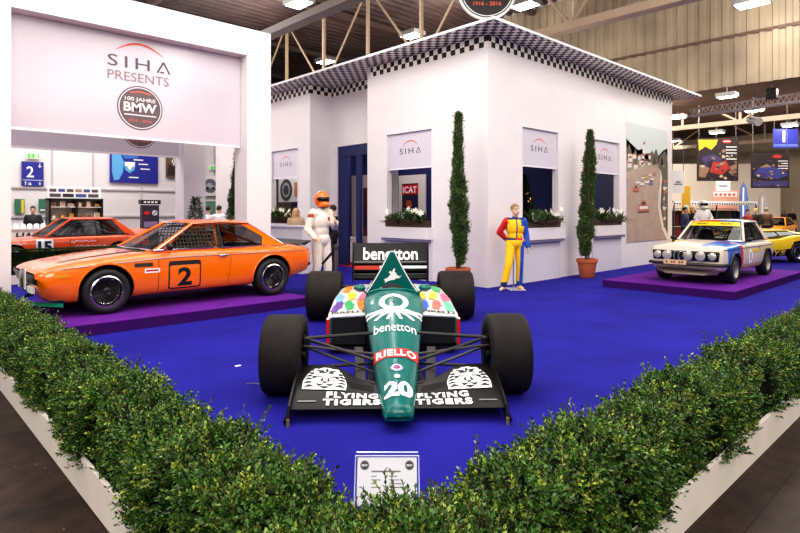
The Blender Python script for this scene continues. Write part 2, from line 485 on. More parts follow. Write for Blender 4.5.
# roof slab with chequered soffit
chk = checker_mat('chequer', 0.13, (20, 19, 21), (255, 248, 236))
OV = 0.62
mb = MB(); mb.bb(XC - OV, XE + 0.75, YC - OV, YEND + 0.5, ZS + 0.012, ZS + 0.065)
struct(mb.build('roof', white_gloss))
def soffit():
    mb = MB(); cx, cy = XC - 0.012, YC - 0.012
    def q(x0, x1, y0, y1): mb.bb(x0 - cx, x1 - cx, y0 - cy, y1 - cy, 0, 0.01)
    q(XC - OV + .02, XE + .73, YC - OV + .02, YC - 0.012); q(XC - OV + .02, XC - 0.012, YC - 0.012, YEND); q(XC - 0.012, XR, Y1, Y2); q(XE, XE + .73, YC - 0.012, YC + 3)
    o = mb.build('roof_soffit', chk, ang=0); o.location = (cx, cy, ZS); return struct(o)
soffit()
def band(name, x0, x1, y0, y1):
    cx, cy = XC - 0.012, YC - 0.012
    o = MB().bb(x0 - cx, x1 - cx, y0 - cy, y1 - cy, -0.26, 0).build(name, chk, ang=0); o.location = (cx, cy, ZS); struct(o)
band('trim_1', XC - 0.012, XE, YC - 0.012, YC)
band('trim_2', XC - 0.012, XC, YC, Y1)
band('trim_3', XR - 0.012, XR, Y1 + WT, Y2)
band('trim_4', XC - 0.012, XC, Y2 - 0.012, YEND)
band('trim_5', XC, XR - 0.012, Y2 - 0.012, Y2)

# windows: frame strip, sill box (ledge), recessed apron panel
apron = M('apron_grey', (214, 208, 216), 0.5)
def window(i, axis, c, a0, a1):
    o = MB(); e = 0.035
    def b(u0, u1, n0, n1, z0, z1, mi=0):
        if axis == 'x': o.bb(c + n0, c + n1, u0, u1, z0, z1, mi)
        else: o.bb(u0, u1, c + n0, c + n1, z0, z1, mi)
    b(a0 - e, a0 + .006, -0.012, WT + .01, ZW0 + .001, ZW1 - .006); b(a1 - .006, a1 + e, -0.012, WT + .01, ZW0 + .001, ZW1 - .006); b(a0 - e, a1 + e, -0.012, WT + .01, ZW1 - .006, ZW1 + e)
    b(a0 - 0.05, a1 + 0.06, -0.17, WT + .02, ZW0 - 0.26, ZW0 + .003)                # ledge
    b(a0 - 0.02, a1 + 0.03, -0.05, 0.0, 0.0, ZW0 - 0.26, 1)             # apron
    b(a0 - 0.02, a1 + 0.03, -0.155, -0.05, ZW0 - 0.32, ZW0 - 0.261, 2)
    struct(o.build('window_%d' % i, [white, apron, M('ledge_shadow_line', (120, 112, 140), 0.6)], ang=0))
window(1, 'x', XC, wa0, wa1); window(2, 'x', XC, wb0, wb1); window(3, 'y', YC, wc0, wc1); window(4, 'y', YC, wd0, wd1)

blind_m = M('frosted_blind', (214, 208, 218), 0.22, spec=0.6)
def siha(fl, cx, cy, w, layer=1, c_txt=0, c_arc=1):
    fl.text('SIH', cx - w * 0.16, cy, w=w * 0.66, h=w * 0.19, mi=c_txt, layer=layer, bold=0.004, spacing=1.35)
    x = cx + w * 0.4; h = w * 0.095; d = w * 0.105; t = w * 0.03           # A without a bar
    fl.stroke([(x - d, cy - h), (x, cy + h)], t, c_txt, layer); fl.stroke([(x, cy + h), (x + d, cy - h)], t, c_txt, layer)
    fl.stroke([(x - d * 0.55, cy - h + t / 2), (x + d * 0.1, cy - h + t / 2)], t, c_txt, layer)
    pts = []; ws = []
    for i in range(21):
        a = i / 20; pts.append((cx - w * 0.38 + a * w * 0.78, cy + w * 0.16 + w * 0.17 * math.sin(PI * min(1, a * 0.95 + .02)))); ws.append(w * 0.002 + w * 0.035 * math.sin(PI * a) ** 0.8)
    fl.stroke(pts, ws, c_arc, layer)
def blind(axis, c, a0, a1, label):
    L0 = (c + 0.03)
    t = thing('window_blind', label, 'blind', ((c + 0.05, (a0 + a1) / 2, ZW1) if axis == 'x' else ((a0 + a1) / 2, c + 0.05, ZW1)), 0, 'printed blinds in the house windows')
    w = a1 - a0; H = ZW1 - ZWB
    mb = MB()
    if axis == 'x':
        mb.bb(-0.008, 0.008, -w / 2 + .01, w / 2 - .01, -H, -0.01); fl = FL(mb, (-0.008, 0, -H * 0.5), (0, -1, 0), (0, 0, 1))
    else:
        mb.bb(-w / 2 + .01, w / 2 - .01, -0.008, 0.008, -H, -0.01); fl = FL(mb, (0, -0.008, -H * 0.5), (1, 0, 0), (0, 0, 1))
    siha(fl, 0, -0.02, w * 0.47, 1, 1, 2)
    mb.build('blind_panel', [blind_m, logo_grey, arc_red], t, ang=0)
    m2 = MB()
    if axis == 'x': m2.bb(-0.015, 0.015, -w / 2 + .01, w / 2 - .01, -H - 0.03, -H)
    else: m2.bb(-w / 2 + .01, w / 2 - .01, -0.015, 0.015, -H - 0.03, -H)
    m2.build('bottom_rail', white_gloss, t)
blind('x', XC, wa0, wa1, 'frosted logo blind in the window beside the left cypress, over the rear wing')
blind('x', XC, wb0, wb1, 'frosted logo blind in the far window behind the orange coupe tail')
blind('y', YC, wc0, wc1, 'frosted logo blind in the window behind the yellow suited mannequin')
blind('y', YC, wd0, wd1, 'frosted logo blind in the window next to the race mural')

# --- hall shell
wall_hall = M('hall_white_wall', (228, 222, 226), 0.6, noise=0.03, scale=0.6)
YW = 23.0
mb = MB(); mb.bb(-14, 12.5, YW, YW + 0.2, -0.04, 9.6)
struct(mb.build('wall_back_left', wall_hall))
mb = MB()
for px in (52, 93, 141, 187, 214, 232):
    x, d = ony(px, YW); mb.bb(x - .03, x + .03, YW - 0.04, YW, 0, 8)
for z in (1.35, 2.35): mb.bb(-14, 12.5, YW - 0.06, YW, z, z + 0.06)
struct(mb.build('trim_6', M('panel_joint', (196, 190, 198), 0.5), ang=0))
def wave_mat(name, c1, c2, axis, k):
    m = bpy.data.materials.new(name); m.use_nodes = True
    nt = m.node_tree; b = nt.nodes['Principled BSDF']; L = nt.links.new
    tc = nt.nodes.new('ShaderNodeTexCoord'); n = nt.nodes.new('ShaderNodeTexNoise'); n.inputs['Scale'].default_value = 0.5
    L(tc.outputs['Object'], n.inputs['Vector'])
    r = nt.nodes.new('ShaderNodeValToRGB'); r.color_ramp.elements[0].color = rgb(c1); r.color_ramp.elements[1].color = rgb(c2)
    r.color_ramp.elements[0].position = .35; r.color_ramp.elements[1].position = .65
    L(n.outputs['Fac'], r.inputs['Fac']); L(r.outputs['Color'], b.inputs['Base Color']); b.inputs['Roughness'].default_value = 0.55
    return m
def corrugated(name, mat, fn, u0, u1, v0, v1, pitch, depth):
    """trapezoid sheet: fn(u, v, h) gives the point"""
    us = []
    n = int((u1 - u0) / pitch)
    for k in range(n):
        u = u0 + k * pitch
        us += [(u, 0), (u + pitch * .38, 0), (u + pitch * .5, depth), (u + pitch * .88, depth)]
    mb = MB(); vs = []; fs = []
    for (u, h) in us: vs += [fn(u, v0, h), fn(u, v1, h)]
    fs = [(2 * i, 2 * i + 2, 2 * i + 3, 2 * i + 1) for i in range(len(us) - 1)]
    mb.add(vs, fs); return struct(mb.build(name, mat, ang=0, fix=False))
ZC = 9.7
XP = 19.6
corrugated('ceiling', wave_mat('ceiling_deck', (84, 68, 67), (114, 95, 92), 0, 1), lambda u, v, h: (v, u, ZC + h), -12, 45, -12, XP, 0.42, 0.09)
corrugated('wall_hanging_panel', wave_mat('beige_cladding', (146, 131, 112), (182, 166, 141), 0, 1), lambda u, v, h: (XP + h, u, v), -8, 40, 5.45, ZC, 0.34, 0.05)
struct(MB().bb(XP, 46, -12, 46, 6.95, 7.05).build('ceiling_rear_hall', M('rear_ceiling', (120, 96, 82), 0.7, noise=0.15, scale=0.6)))
struct(MB().bb(45.5, 45.7, -12, 46, -0.04, 7).build('wall_rear_hall', M('rear_wall', (206, 188, 166), 0.7, noise=0.08, scale=0.4)))
struct(MB().bb(12, 46, 45.5, 45.7, -0.04, 9.7).build('wall_side_hall', M('rear_wall')))

p_ = atd(718, 36); z_ = zz(164, 36)
o_ = MB().bb(-3.9, 3.9, -.06, .06, -.04, z_).build('wall_rear_partition', M('partition_cream', (226, 214, 200), .6), ang=0, loc=(p_[0], p_[1], 0)); o_.rotation_euler = (0, 0, TH - PI / 2); struct(o_)
# steelwork: roof trusses (one thing each), purlins
steel_cream = M('cream_steel', (178, 156, 134), 0.5, noise=0.06, scale=2)
steel_dark = M('brown_steel', (104, 88, 82), 0.55)
def truss_y(x, z0, y0, y1, nodes, label, mat=None):
    mat = mat or steel_cream
    t = thing('roof_truss', label, 'truss', (x, 0, z0), 0, 'steel roof trusses')
    m = MB(); m.bb(-.09, .09, y0, y1, -.1, .1); m.bb(-.16, .16, y0, y1, -.13, -.1); m.build('bottom_chord', mat, t, ang=0)
    m = MB(); m.bb(-.09, .09, y0, y1, ZC - z0 - .32, ZC - z0 - .1); m.build('top_chord', mat, t, ang=0)
    H = ZC - z0 - .2
    for k, y in enumerate(nodes):
        MB().bb(-.05, .05, y - .05, y + .05, 0, H).build('post', mat, t, ang=0)
        if k < len(nodes) - 1:
            a, b = (y, nodes[k + 1]) if k % 2 else (nodes[k + 1], y)
            MB().tube([(0, a, 0.05), (0, b, H)], .04, 6, 0).build('brace', mat, t)
nd = [18.1 - 2.65 * k for k in range(-5, 8)]
truss_y(13.0, 6.25, -10, 44, nd, 'cream steel truss crossing above the white house')
truss_y(8.0, 6.4, -10, 44, [], 'brown steel truss ending over the white gate beam', steel_dark)
for k, y in enumerate((2.0, 7.5, 13.0, 18.5, 24.0, 29.5)):
    m = MB(); m.bb(-12, XP, -.1, .1, -.22, -.02); o = m.build('roof_beam', steel_dark, ang=0, loc=(0, y, ZC - 0.05))
    tag(o, 'brown steel purlin under the corrugated roof deck', 'beam', 'roof purlins')
def rear_truss(px, pyb, d, w, label):
    p = atd(px, d); z = zz(pyb, d)
    t = thing('roof_truss', label, 'truss', (p[0], p[1], z), 0, 'steel trusses in the rear hall')
    m = MB(); m.bb(-.12, .12, -w, w, -.12, .12); m.build('bottom_chord', steel_cream, t, ang=0)
    m = MB(); m.bb(-.1, .1, -w, w, 1.7, 1.85); m.build('top_chord', steel_cream, t, ang=0)
    n = int(2 * w / 2.6)
    for k in range(n):
        y = -w + 2 * w * k / n
        MB().bb(-.05, .05, y - .05, y + .05, 0, 1.75).build('post', steel_cream, t, ang=0)
        a, b = (0, 1.75) if k % 2 else (1.75, 0)
        MB().tube([(0, y, a), (0, y + 2 * w / n, b)], .06, 6).build('brace', steel_cream, t)
rear_truss(740, 122, 29, 14, 'cream lattice truss in front of the number 1 sign')
rear_truss(740, 143, 36, 15, 'cream lattice truss behind the hanging car posters')
rear_truss(740, 157, 43, 16, 'farthest cream lattice truss near the rear wall')
# slim lighting truss at the right
def light_truss():
    a, b = Vector((*atd(690, 21), zz(113, 21))), Vector((*atd(830, 17), zz(93, 17)))
    t = thing('lighting_truss', 'slim white aluminium lattice truss under the beige panel', 'truss', a)
    d = (b - a); u = Vector((0, 0, 1)); s = d.cross(u).normalized()
    offs = [u * .13, -u * .13 + s * .14, -u * .13 - s * .14]
    alu = M('aluminium', (226, 222, 220), 0.4)
    for o_ in offs: MB().tube([o_, d + o_], .03, 6).build('rail', alu, t)
    m = MB(); n = 26
    for k in range(n):
        for q in range(3): m.tube([d * (k / n) + offs[q], d * ((k + 1) / n) + offs[(q + 1) % 3]], .014, 5)
    m.build('lattice', alu, t)
light_truss()

# --- white gate: two arches with printed screens
GX0, GX1, GX2 = 1.71, 5.81, 6.37
def arch(y, label):
    t = thing('portal_arch', label, 'arch', ((GX0 + GX1) / 2, y + .27, 0))
    cx = (GX0 + GX1) / 2; zt0, zt1 = 4.82, 5.38
    MB().bb(GX0 - .56 - cx, GX0 - cx, -.27, .27, 0, zt1).build('pillar', white, t)
    MB().bb(GX1 - cx, GX2 - cx, -.27, .27, 0, zt1).build('pillar', white, t)
    MB().bb(GX0 - cx, GX1 - cx, -.27, .27, zt0, zt1).build('crossbeam', white, t)
arch(10.8, 'front white gate arch behind the orange coupe')
arch(14.0, 'rear white gate arch seen through the front one')
screen_m = M('print_screen', (204, 195, 206), 0.2, noise=0.03, scale=0.8, spec=0.6)
badge = M('badge_dark', (104, 88, 92), 0.5); badge2 = M('badge_ring', (235, 230, 235), 0.5); badge_or = M('badge_orange', (214, 104, 84), 0.5)
def logo_badge(fl, cx, cy, r, c=(1, 2, 3), big=True):
    fl.disc(cx, cy, r, c[0], 1, 40); fl.ring(cx, cy, r * .9, r * .94, c[1], 2, 48)
    fl.text('100 JAHRE', cx, cy + r * .36, w=r * 1.35, h=r * .22, mi=c[1], layer=2, bold=.015)
    fl.text('BMW', cx, cy + r * .02, w=r * 1.45, h=r * .42, mi=c[1], layer=2, bold=.03)
    fl.stroke([(cx - r * .7, cy - r * .33), (cx + r * .7, cy - r * .33)], r * .05, c[1], 2)
    fl.text('1916 - 2016', cx, cy - r * .58, w=r * 1.0, h=r * .13, mi=c[2], layer=2, bold=.01)
    fl.stroke([(cx - r * .45, cy + r * .66), (cx, cy + r * .74), (cx + r * .45, cy + r * .66)], r * .06, c[2], 2)
def screen(y, label):
    ys = y + .29; w = GX1 - GX0 - .06; cx = (GX0 + GX1) / 2; z0, z1 = 2.95, 4.81
    t = thing('logo_screen', label, 'screen', (cx, ys, z0), 0, None)
    mb = MB(); mb.bb(-w / 2 - .02, w / 2 + .02, -.01, .01, 0, z1 - z0)
    fl = FL(mb, (0, -.01, 0), (1, 0, 0), (0, 0, 1), step=.004)
    lx = ony(139, ys)[0] - cx
    siha(fl, lx, 1.37, 1.12, 1, 4, 5)
    fl.text('PRESENTS', lx, 1.11, w=1.1, h=.17, mi=6, layer=1, bold=.005)
    logo_badge(fl, lx + .02, .55, .41)
    mb.build('screen_panel', [screen_m, badge, badge2, badge_or, logo_grey, arc_red, M('print_grey', (146, 126, 132), .5)], t, ang=0)
    MB().bb(-w / 2 - .01, w / 2 + .01, -.025, .025, -.04, .0).build('bottom_rail', white_gloss, t)
screen(10.8, 'large white printed screen hanging in the front gate arch')
screen(14.0, 'white printed screen hanging in the rear gate arch')

# --- purple platforms
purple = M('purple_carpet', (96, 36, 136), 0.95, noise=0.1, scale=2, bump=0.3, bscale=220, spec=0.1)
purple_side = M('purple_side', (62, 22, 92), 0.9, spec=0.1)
def platform(x0, x1, y0, y1, h, label):
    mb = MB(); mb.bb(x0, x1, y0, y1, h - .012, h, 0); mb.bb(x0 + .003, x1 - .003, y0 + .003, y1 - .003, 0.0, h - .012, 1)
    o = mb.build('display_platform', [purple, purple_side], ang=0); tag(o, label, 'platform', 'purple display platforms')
PH = 0.15
platform(1.52, 5.42, 7.93, 10.72, PH, 'purple carpeted platform under the orange coupe')
platform(11.22, 16.3, 3.27, 5.75, PH, 'purple carpeted platform under the white rally saloon')

# --- hedges in white planter boxes
planter_m = M('planter_white', (244, 234, 226), 0.5, noise=0.05, scale=3)
leaf_g = M('box_leaf', (72, 108, 38), 0.45, island=0.7)
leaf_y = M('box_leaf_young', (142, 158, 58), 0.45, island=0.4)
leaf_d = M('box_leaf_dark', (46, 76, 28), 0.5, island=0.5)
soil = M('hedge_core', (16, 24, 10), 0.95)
twig = M('twig', (96, 70, 44), 0.8)
HB, HT, HWD = 0.0, 0.55, 0.44
def hedge_box(name, axis, length, label):
    mb = MB(); h = .17; t = .025
    if axis == 'x':
        x0, x1, y0, y1 = X0, X0 + length, Y0, Y0 + HWD
    else:
        x0, x1, y0, y1 = X0, X0 + HWD, Y0 + HWD + .01, Y0 + length
    z0 = -.04
    mb.bb(x0, x1, y0, y0 + t, z0, h); mb.bb(x0, x1, y1 - t, y1, z0, h); mb.bb(x0, x0 + t, y0 + t, y1 - t, z0, h); mb.bb(x1 - t, x1, y0 + t, y1 - t, z0, h); mb.bb(x0 + t, x1 - t, y0 + t, y1 - t, z0, z0 + .05)
    o = mb.build(name, planter_m, ang=0); tag(o, label, 'planter', 'white hedge planters')
LX, LY = 9.0, 10.5 - Y0
hedge_box('planter_box', 'x', LX, 'long white planter box edging the right side of the stand')
hedge_box('planter_box', 'y', LY, 'long white planter box edging the left side of the stand')
def hedge(axis, length, label):
    a0 = X0 if axis == 'x' else Y0 + HWD + .012
    a1 = (X0 if axis == 'x' else Y0) + length
    b0 = (Y0 if axis == 'x' else X0) + .03; bw = HWD - .06
    def P3(a, b, z): return np.stack([a, b, z], -1) if axis == 'x' else np.stack([b, a, z], -1)
    o_ = thing('hedge', label, 'hedge', (X0 + .2, Y0 + .2, 0) if axis == 'x' else (X0 + .2, Y0 + HWD + .3, 0), 0, None)
    off = np.array(o_.location)
    # dark inner body: solid core that blocks the view between the leaves
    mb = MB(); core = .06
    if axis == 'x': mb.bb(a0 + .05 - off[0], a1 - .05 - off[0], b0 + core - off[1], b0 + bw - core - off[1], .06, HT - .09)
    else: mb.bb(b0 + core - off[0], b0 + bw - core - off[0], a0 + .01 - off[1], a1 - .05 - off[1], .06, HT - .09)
    mb.build('inner_core', soil, o_, ang=0)
    # sprigs
    n = int(length * 1250)
    a = a0 + (a1 - a0) * RNG.random(n) ** 1.35
    side = RNG.random(n)
    lump = lambda a, s: .035 * np.sin(a * 5.1 + s) + .03 * np.sin(a * 11.7 + 2 * s) + .02 * np.sin(a * 23.0 + s)
    base = np.empty((n, 3)); nor = np.zeros((n, 3))
    top = side < .42; s1 = (side >= .42) & (side < .74); s2 = side >= .74
    u = RNG.random(n)
    b = np.where(top, b0 + bw * u, np.where(s1, b0 + .03 - lump(a, 1), b0 + bw - .03 + lump(a, 4)))
    zt = HT + lump(a, 2.5) - .05
    z = np.where(top, zt - .25 * np.abs(u - .5) ** 2, .13 + (zt - .15) * u)
    base = P3(a, b, z)
    nb = np.where(s1, -1.0, np.where(s2, 1.0, (u - .5) * .9)); nz = np.where(top, 1.0, .55)
    D = P3(RNG.normal(size=n) * .35, nb + RNG.normal(size=n) * .3, nz + RNG.normal(size=n) * .3)
    if True:                                            # ends
        e = RNG.random(n) < .03
        D /= np.linalg.norm(D, axis=1, keepdims=True)
    Ls = .055 + .05 * RNG.random(n) ** 2 + np.where(top & (RNG.random(n) < .08), .07, 0)
    young = RNG.random(n) < .16
    K = 11
    PP, DD, NN, LL, WW, MI = [], [], [], [], [], []
    S1 = np.cross(D, unit(n)); S1 /= np.linalg.norm(S1, axis=1, keepdims=True); S2 = np.cross(D, S1)
    for k in range(K):
        f = (k + .4) / K
        ang = k * 2.4 + RNG.random(n)
        rad = S1 * np.cos(ang)[:, None] + S2 * np.sin(ang)[:, None]
        PP.append(base + D * (Ls * f)[:, None]); d = rad * .8 + D * (.35 + .9 * f); DD.append(d); NN.append(D - rad * .3)
        sz = (.0155 + .011 * RNG.random(n)) * (1.05 - .3 * f); LL.append(sz * 1.25); WW.append(sz * .72)
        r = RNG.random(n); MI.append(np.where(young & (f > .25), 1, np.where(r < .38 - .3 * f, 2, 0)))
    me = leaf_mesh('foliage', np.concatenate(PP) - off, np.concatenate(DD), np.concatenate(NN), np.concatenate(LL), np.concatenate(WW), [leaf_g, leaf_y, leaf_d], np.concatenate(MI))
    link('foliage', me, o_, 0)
    # stems of the longer sprigs
    mb = MB(); idx = np.where(Ls > .1)[0][:900]
    for i in idx:
        p, q = base[i] - off - D[i] * .03, base[i] - off + D[i] * Ls[i]
        mb.tube([p, q], .0018, 3)
    mb.build('twigs', twig, o_, ang=0)
hedge('x', LX, 'clipped green box hedge along the right side of the stand')
hedge('y', LY, 'clipped green box hedge along the left side of the stand')
# ================================================================== FORMULA RACING CAR
teal = M('teal_paint', (0, 100, 95), 0.26, coat=0.12, spec=.35)
tyre_m = M('tyre_rubber', (26, 24, 24), 0.62, spec=.3, noise=0.22, scale=14, bump=0.12, bscale=60)
rubber_worn = M('slick_tread', (36, 32, 31), 0.65, spec=.2, noise=0.2, scale=9, bump=0.1, bscale=50)
carbon = M('carbon_black', (11, 10, 12), 0.36, spec=.25)
dark_grey = M('dark_grey_metal', (48, 45, 46), 0.45, 0.3)
white_body = M('white_body', (236, 234, 236), 0.25, coat=0.5)
paints = [M('paint_' + n, c, 0.35) for n, c in (('yellow', (246, 206, 36)), ('orange', (242, 132, 40)), ('pink', (238, 112, 142)), ('green', (44, 164, 92)), ('blue', (46, 96, 196)), ('violet', (96, 52, 150)), ('sky', (120, 176, 226)), ('coral', (240, 110, 90)), ('mint', (110, 196, 160)))]
F0 = at(396, 391.5); R0 = atd(391, F * CH / (318.5 - HY))
FD = math.atan2(R0[1] - F0[1], R0[0] - F0[0]) - PI / 2
WB = math.hypot(R0[0] - F0[0], R0[1] - F0[1])
f1 = thing('racing_car', 'teal open-wheel racing car with number 20 on its nose and a black front wing', 'racing car', (*F0, 0), FD)

def tyre_prof(R, w, rimr):
    h = w / 2
    return [(rimr, -h * .86), (rimr + .02, -h * .98), (R * .80, -h), (R * .93, -h * .97), (R * .985, -h * .86), (R, -h * .6), (R, 0), (R, h * .6), (R * .985, h * .86), (R * .93, h * .97), (R * .80, h), (rimr + .02, h * .98), (rimr, h * .86)]
def slick(name, x, y, R, w, side, flat=0.0):
    rimr = R * .52
    n = 56
    mb = MB(); prof = tyre_prof(R, w, rimr); rings = []
    for i in range(n):
        a = 2 * PI * i / n
        rings.append([(p[1], p[0] * math.cos(a), p[0] * math.sin(a)) for p in prof])
    mb.loft(rings, 0, True, False, True)
    o = mb.build(name, [tyre_m], f1, 50, (x, y, R - .004))
    for p in o.data.polygons:
        if math.hypot(p.center[1], p.center[2]) > R * .96: p.material_index = 1
    o.data.materials.append(rubber_worn)
    m = MB()
    m.lathe([(rimr + .005, -w * .43), (rimr + .005, w * .43), (rimr - .015, w * .43), (rimr - .015, -w * .43)], 36, axis='X', closed=True)
    s = side
    m.lathe([(.03, s * w * .1), (rimr - .02, s * w * .16), (rimr - .02, s * w * .10), (.03, s * w * .02)], 36, axis='X', closed=True)
    m.lathe([(.001, s * w * .3), (.045, s * w * .3), (.05, s * w * .0), (.001, 0)], 16, axis='X')
    m.build('rim', [dark_grey], o)
    b = MB(); b.lathe([(.05, -s * w * .02), (rimr * .78, -s * w * .02), (rimr * .78, -s * w * .34), (.05, -s * w * .34)], 24, axis='X', closed=True)
    b.build('brake_drum', [black], o)
    return o
for s in (-1, 1):
    slick('front_wheel', s * .965, 0, .340, .34, s)
    slick('rear_wheel', s * .955 - .01, WB, .352, .50, s)

# body: lofted rounded sections (y, half width bottom, half width top, z bottom, z top, crown)
def sec(hb, ht, zb, zt, cr, n=9):
    """closed section, superellipse like, seen from the front"""
    pts = []
    r = min(.07, ht * .45)
    half = [(0, zb), (hb * .6, zb), (hb - .01, zb + .005), (hb, zb + .03), (hb + (ht - hb) * .5, zb + (zt - zb) * .5), (ht, zt - r * 1.0), (ht - r * .25, zt - r * .4), (ht - r, zt - .004), (ht * .45, zt + cr * .75), (0, zt + cr)]
    P = half + [(-x, z) for x, z in reversed(half[1:-1])]
    return P
nose = [(-.93, .085, .085, .085, .135, .0), (-.90, .108, .105, .068, .175, .005), (-.75, .125, .125, .065, .205, .010), (-.5, .150, .150, .07, .242, .014), (-.2, .172, .180, .08, .292, .018), (.1, .190, .210, .09, .350, .022), (.5, .215, .25, .095, .435, .03), (.9, .24, .29, .10, .52, .038), (1.25, .26, .325, .10, .588, .05), (1.5, .275, .335, .10, .618, .055), (1.62, .28, .335, .10, .62, .055)]
ys = np.concatenate([[-.93, -.915, -.90, -.87], np.linspace(-.8, 1.62, 34)])
cols = [hermite([n[0] for n in nose], [n[k] for n in nose], ys) for k in range(1, 6)]
rings = []
for i, y in enumerate(ys):
    rings.append([(x, y, z) for x, z in sec(*[c[i] for c in cols])])
# cockpit tub behind the cowl: lower with the opening
mb = MB(); mb.loft(rings, 0)
tub = [(1.62, .28, .33, .10, .50), (2.0, .29, .36, .10, .53), (2.5, .30, .36, .10, .55), (2.75, .3, .30, .1, .55)]
mb.loft([[(x, t[0], z) for x, z in sec(t[1], t[2], t[3], t[4], -.05)] for t in tub], 0)
body = triangulate(mb.build('nose_body', [teal], f1, 45))
bvh = BVHTree.FromPolygons([v.co for v in body.data.vertices], [p.vertices for p in body.data.polygons])
def on_nose(u, v, k):
    h = bvh.ray_cast(Vector((u, v, 2)), Vector((0, 0, -1)))
    if h[0] is None: return None
    return h[0] + h[1] * (k + .003) if h[1].z > 0 else h[0] - h[1] * (k + .003)
NM = [wht, red, M('emblem_blue', (40, 80, 170), .4), blk]
W_, R_, B_, K_ = 0, 1, 2, 3
def nose_print(name, draw):
    md = MB(); draw(FL(md, fn=on_nose, maxlen=.02, step=.0025)); md.build(name, NM, body, ang=0)
nose_print('race_number', lambda fl: fl.text('20', 0.005, -.66, w=.215, h=.24, mi=W_, bold=.05))
def rnd_(fl):
    fl.disc(0, -.30, .052, W_, 1, 24, .066); fl.ring(0, -.30, .042, .05, B_, 2, 24, sy=1.25); fl.ring(0, -.30, .0, .03, R_, 2, 12, 0, PI / 2, sy=1.25); fl.ring(0, -.30, .0, .03, R_, 2, 12, PI, 1.5 * PI, sy=1.25); fl.ring(0, -.30, .0, .03, B_, 2, 12, PI / 2, PI, sy=1.25); fl.ring(0, -.30, .0, .03, B_, 2, 12, 1.5 * PI, 2 * PI, sy=1.25)
nose_print('roundel', rnd_)
nose_print('badge', lambda fl: fl.disc(0, -.455, .024, W_, 1, 18, .03))
nose_print('sponsor_strip', lambda fl: (fl.rect(-.20, .20, -.11, .055, R_, 1), fl.text('RIELLO', 0, -.028, w=.34, h=.12, mi=W_, layer=2, bold=.03, spacing=1.1)))
nose_print('word_mark', lambda fl: fl.text('benetton', 0, .50, w=.40, h=.18, mi=W_, bold=.0))
def knot(fl):
    fl.ring(0, 1.12, .10, .155, W_, 1, 36, sy=1.5)
    for s in (-1, 1):
        for k, (x1, y1, w0) in enumerate(((.29, .93, .05), (.275, .82, .05), (.19, .71, .045), (.07, .68, .035))):
            x0 = .10 - .03 * k
            fl.stroke([(-s * .06, .98), (s * x0 * .5, .91), (s * (x0 + x1) * .55, (.87 + y1) / 2), (s * x1, y1)], [.055, .05, w0, w0 * .9], W_)
    fl.disc(0, 1.12, .014, K_, 2)
nose_print('knot_emblem', knot)

# white paint-splashed cockpit edge stripes and windscreen rim
m = MB()
rim = [(-.31, 1.75, .56), (-.30, 1.62, .625), (-.18, 1.60, .668), (0, 1.59, .68), (.18, 1.60, .668), (.30, 1.62, .625), (.31, 1.75, .56)]
m.tube(rim, .016, 8); m.build('cockpit_rim', [teal], f1)
m = MB(); m.bb(-.24, .24, 1.66, 2.3, .49, .505); m.build('cockpit_opening', [black_matte], f1)
m = MB(); m.ell((0, 2.2, .55), (.16, .12, .12)); m.build('seat', [black_matte], f1)
m = MB(); m.tube([(.11 * math.cos(a), 1.85 - .02 * math.sin(a), .56 + .10 * math.sin(a)) for a in np.linspace(0, 2 * PI, 20, endpoint=False)], .012, 6, closed=True); m.build('steering_wheel', [black], f1)

# head fairing: tall teal triangle with white edge
def tri_ring(y, hw, zt, zb, r=.05):
    pts = []
    for k in range(25):
        a = k / 24
        # outline from left foot over apex to right foot, concave flanks
        x = -hw + 2 * hw * a; q = abs(x) / hw
        z = zb + (zt - zb) * ((1 - q) ** 1.28 if q > .1 else (1 - .1) ** 1.28 + .03 - q * .15)
        pts.append((x, y, z))
    return pts + [(hw, y, zb - .1), (-hw, y, zb - .1)]
yf = 2.30
m = MB(); rr = []
for k, (y, hw, zt) in enumerate(((yf, .39, 1.13), (yf + .05, .392, 1.14), (yf + .35, .37, 1.08), (yf + .8, .30, .86), (yf + 1.2, .22, .64))):
    rr.append(tri_ring(y, hw, zt, .50))
m.loft(rr, 0); fairing = m.build('head_fairing', [teal], f1, 45)
m = MB(); fl = FL(m, (0, yf - .002, 0), (1, 0, 0), (0, 0, 1), step=.002)
edge = [(p[0] * .97, p[2] - .006) for p in tri_ring(yf, .39, 1.13, .50)[:25]]
fl.stroke(edge, .013, 0)
hare = [(-.11, .70), (-.05, .735), (-.02, .77), (-.045, .80), (-.02, .815), (.0, .80), (.015, .84), (.04, .845), (.03, .80), (.05, .79), (.06, .765), (.1, .745), (.125, .76), (.09, .72), (.05, .72), (.03, .70), (-.02, .695), (-.06, .68), (-.1, .66), (-.085, .685)]
fl.poly(hare, 0); fl.text('Benetton Formula', 0, .59, w=.3, h=.035, mi=0, bold=.02)
m.build('emblem', [wht], fairing, ang=0)
# mirrors
for s in (-1, 1):
    m = MB(); m.ell((s * .40, 2.0, .64), (.075, .10, .045)); o = m.build('mirror', [teal], f1)
    m = MB(); m.tube([(s * .30, 2.0, .56), (s * .39, 2.0, .635)], .012, 6); m.build('stalk', [black], o)

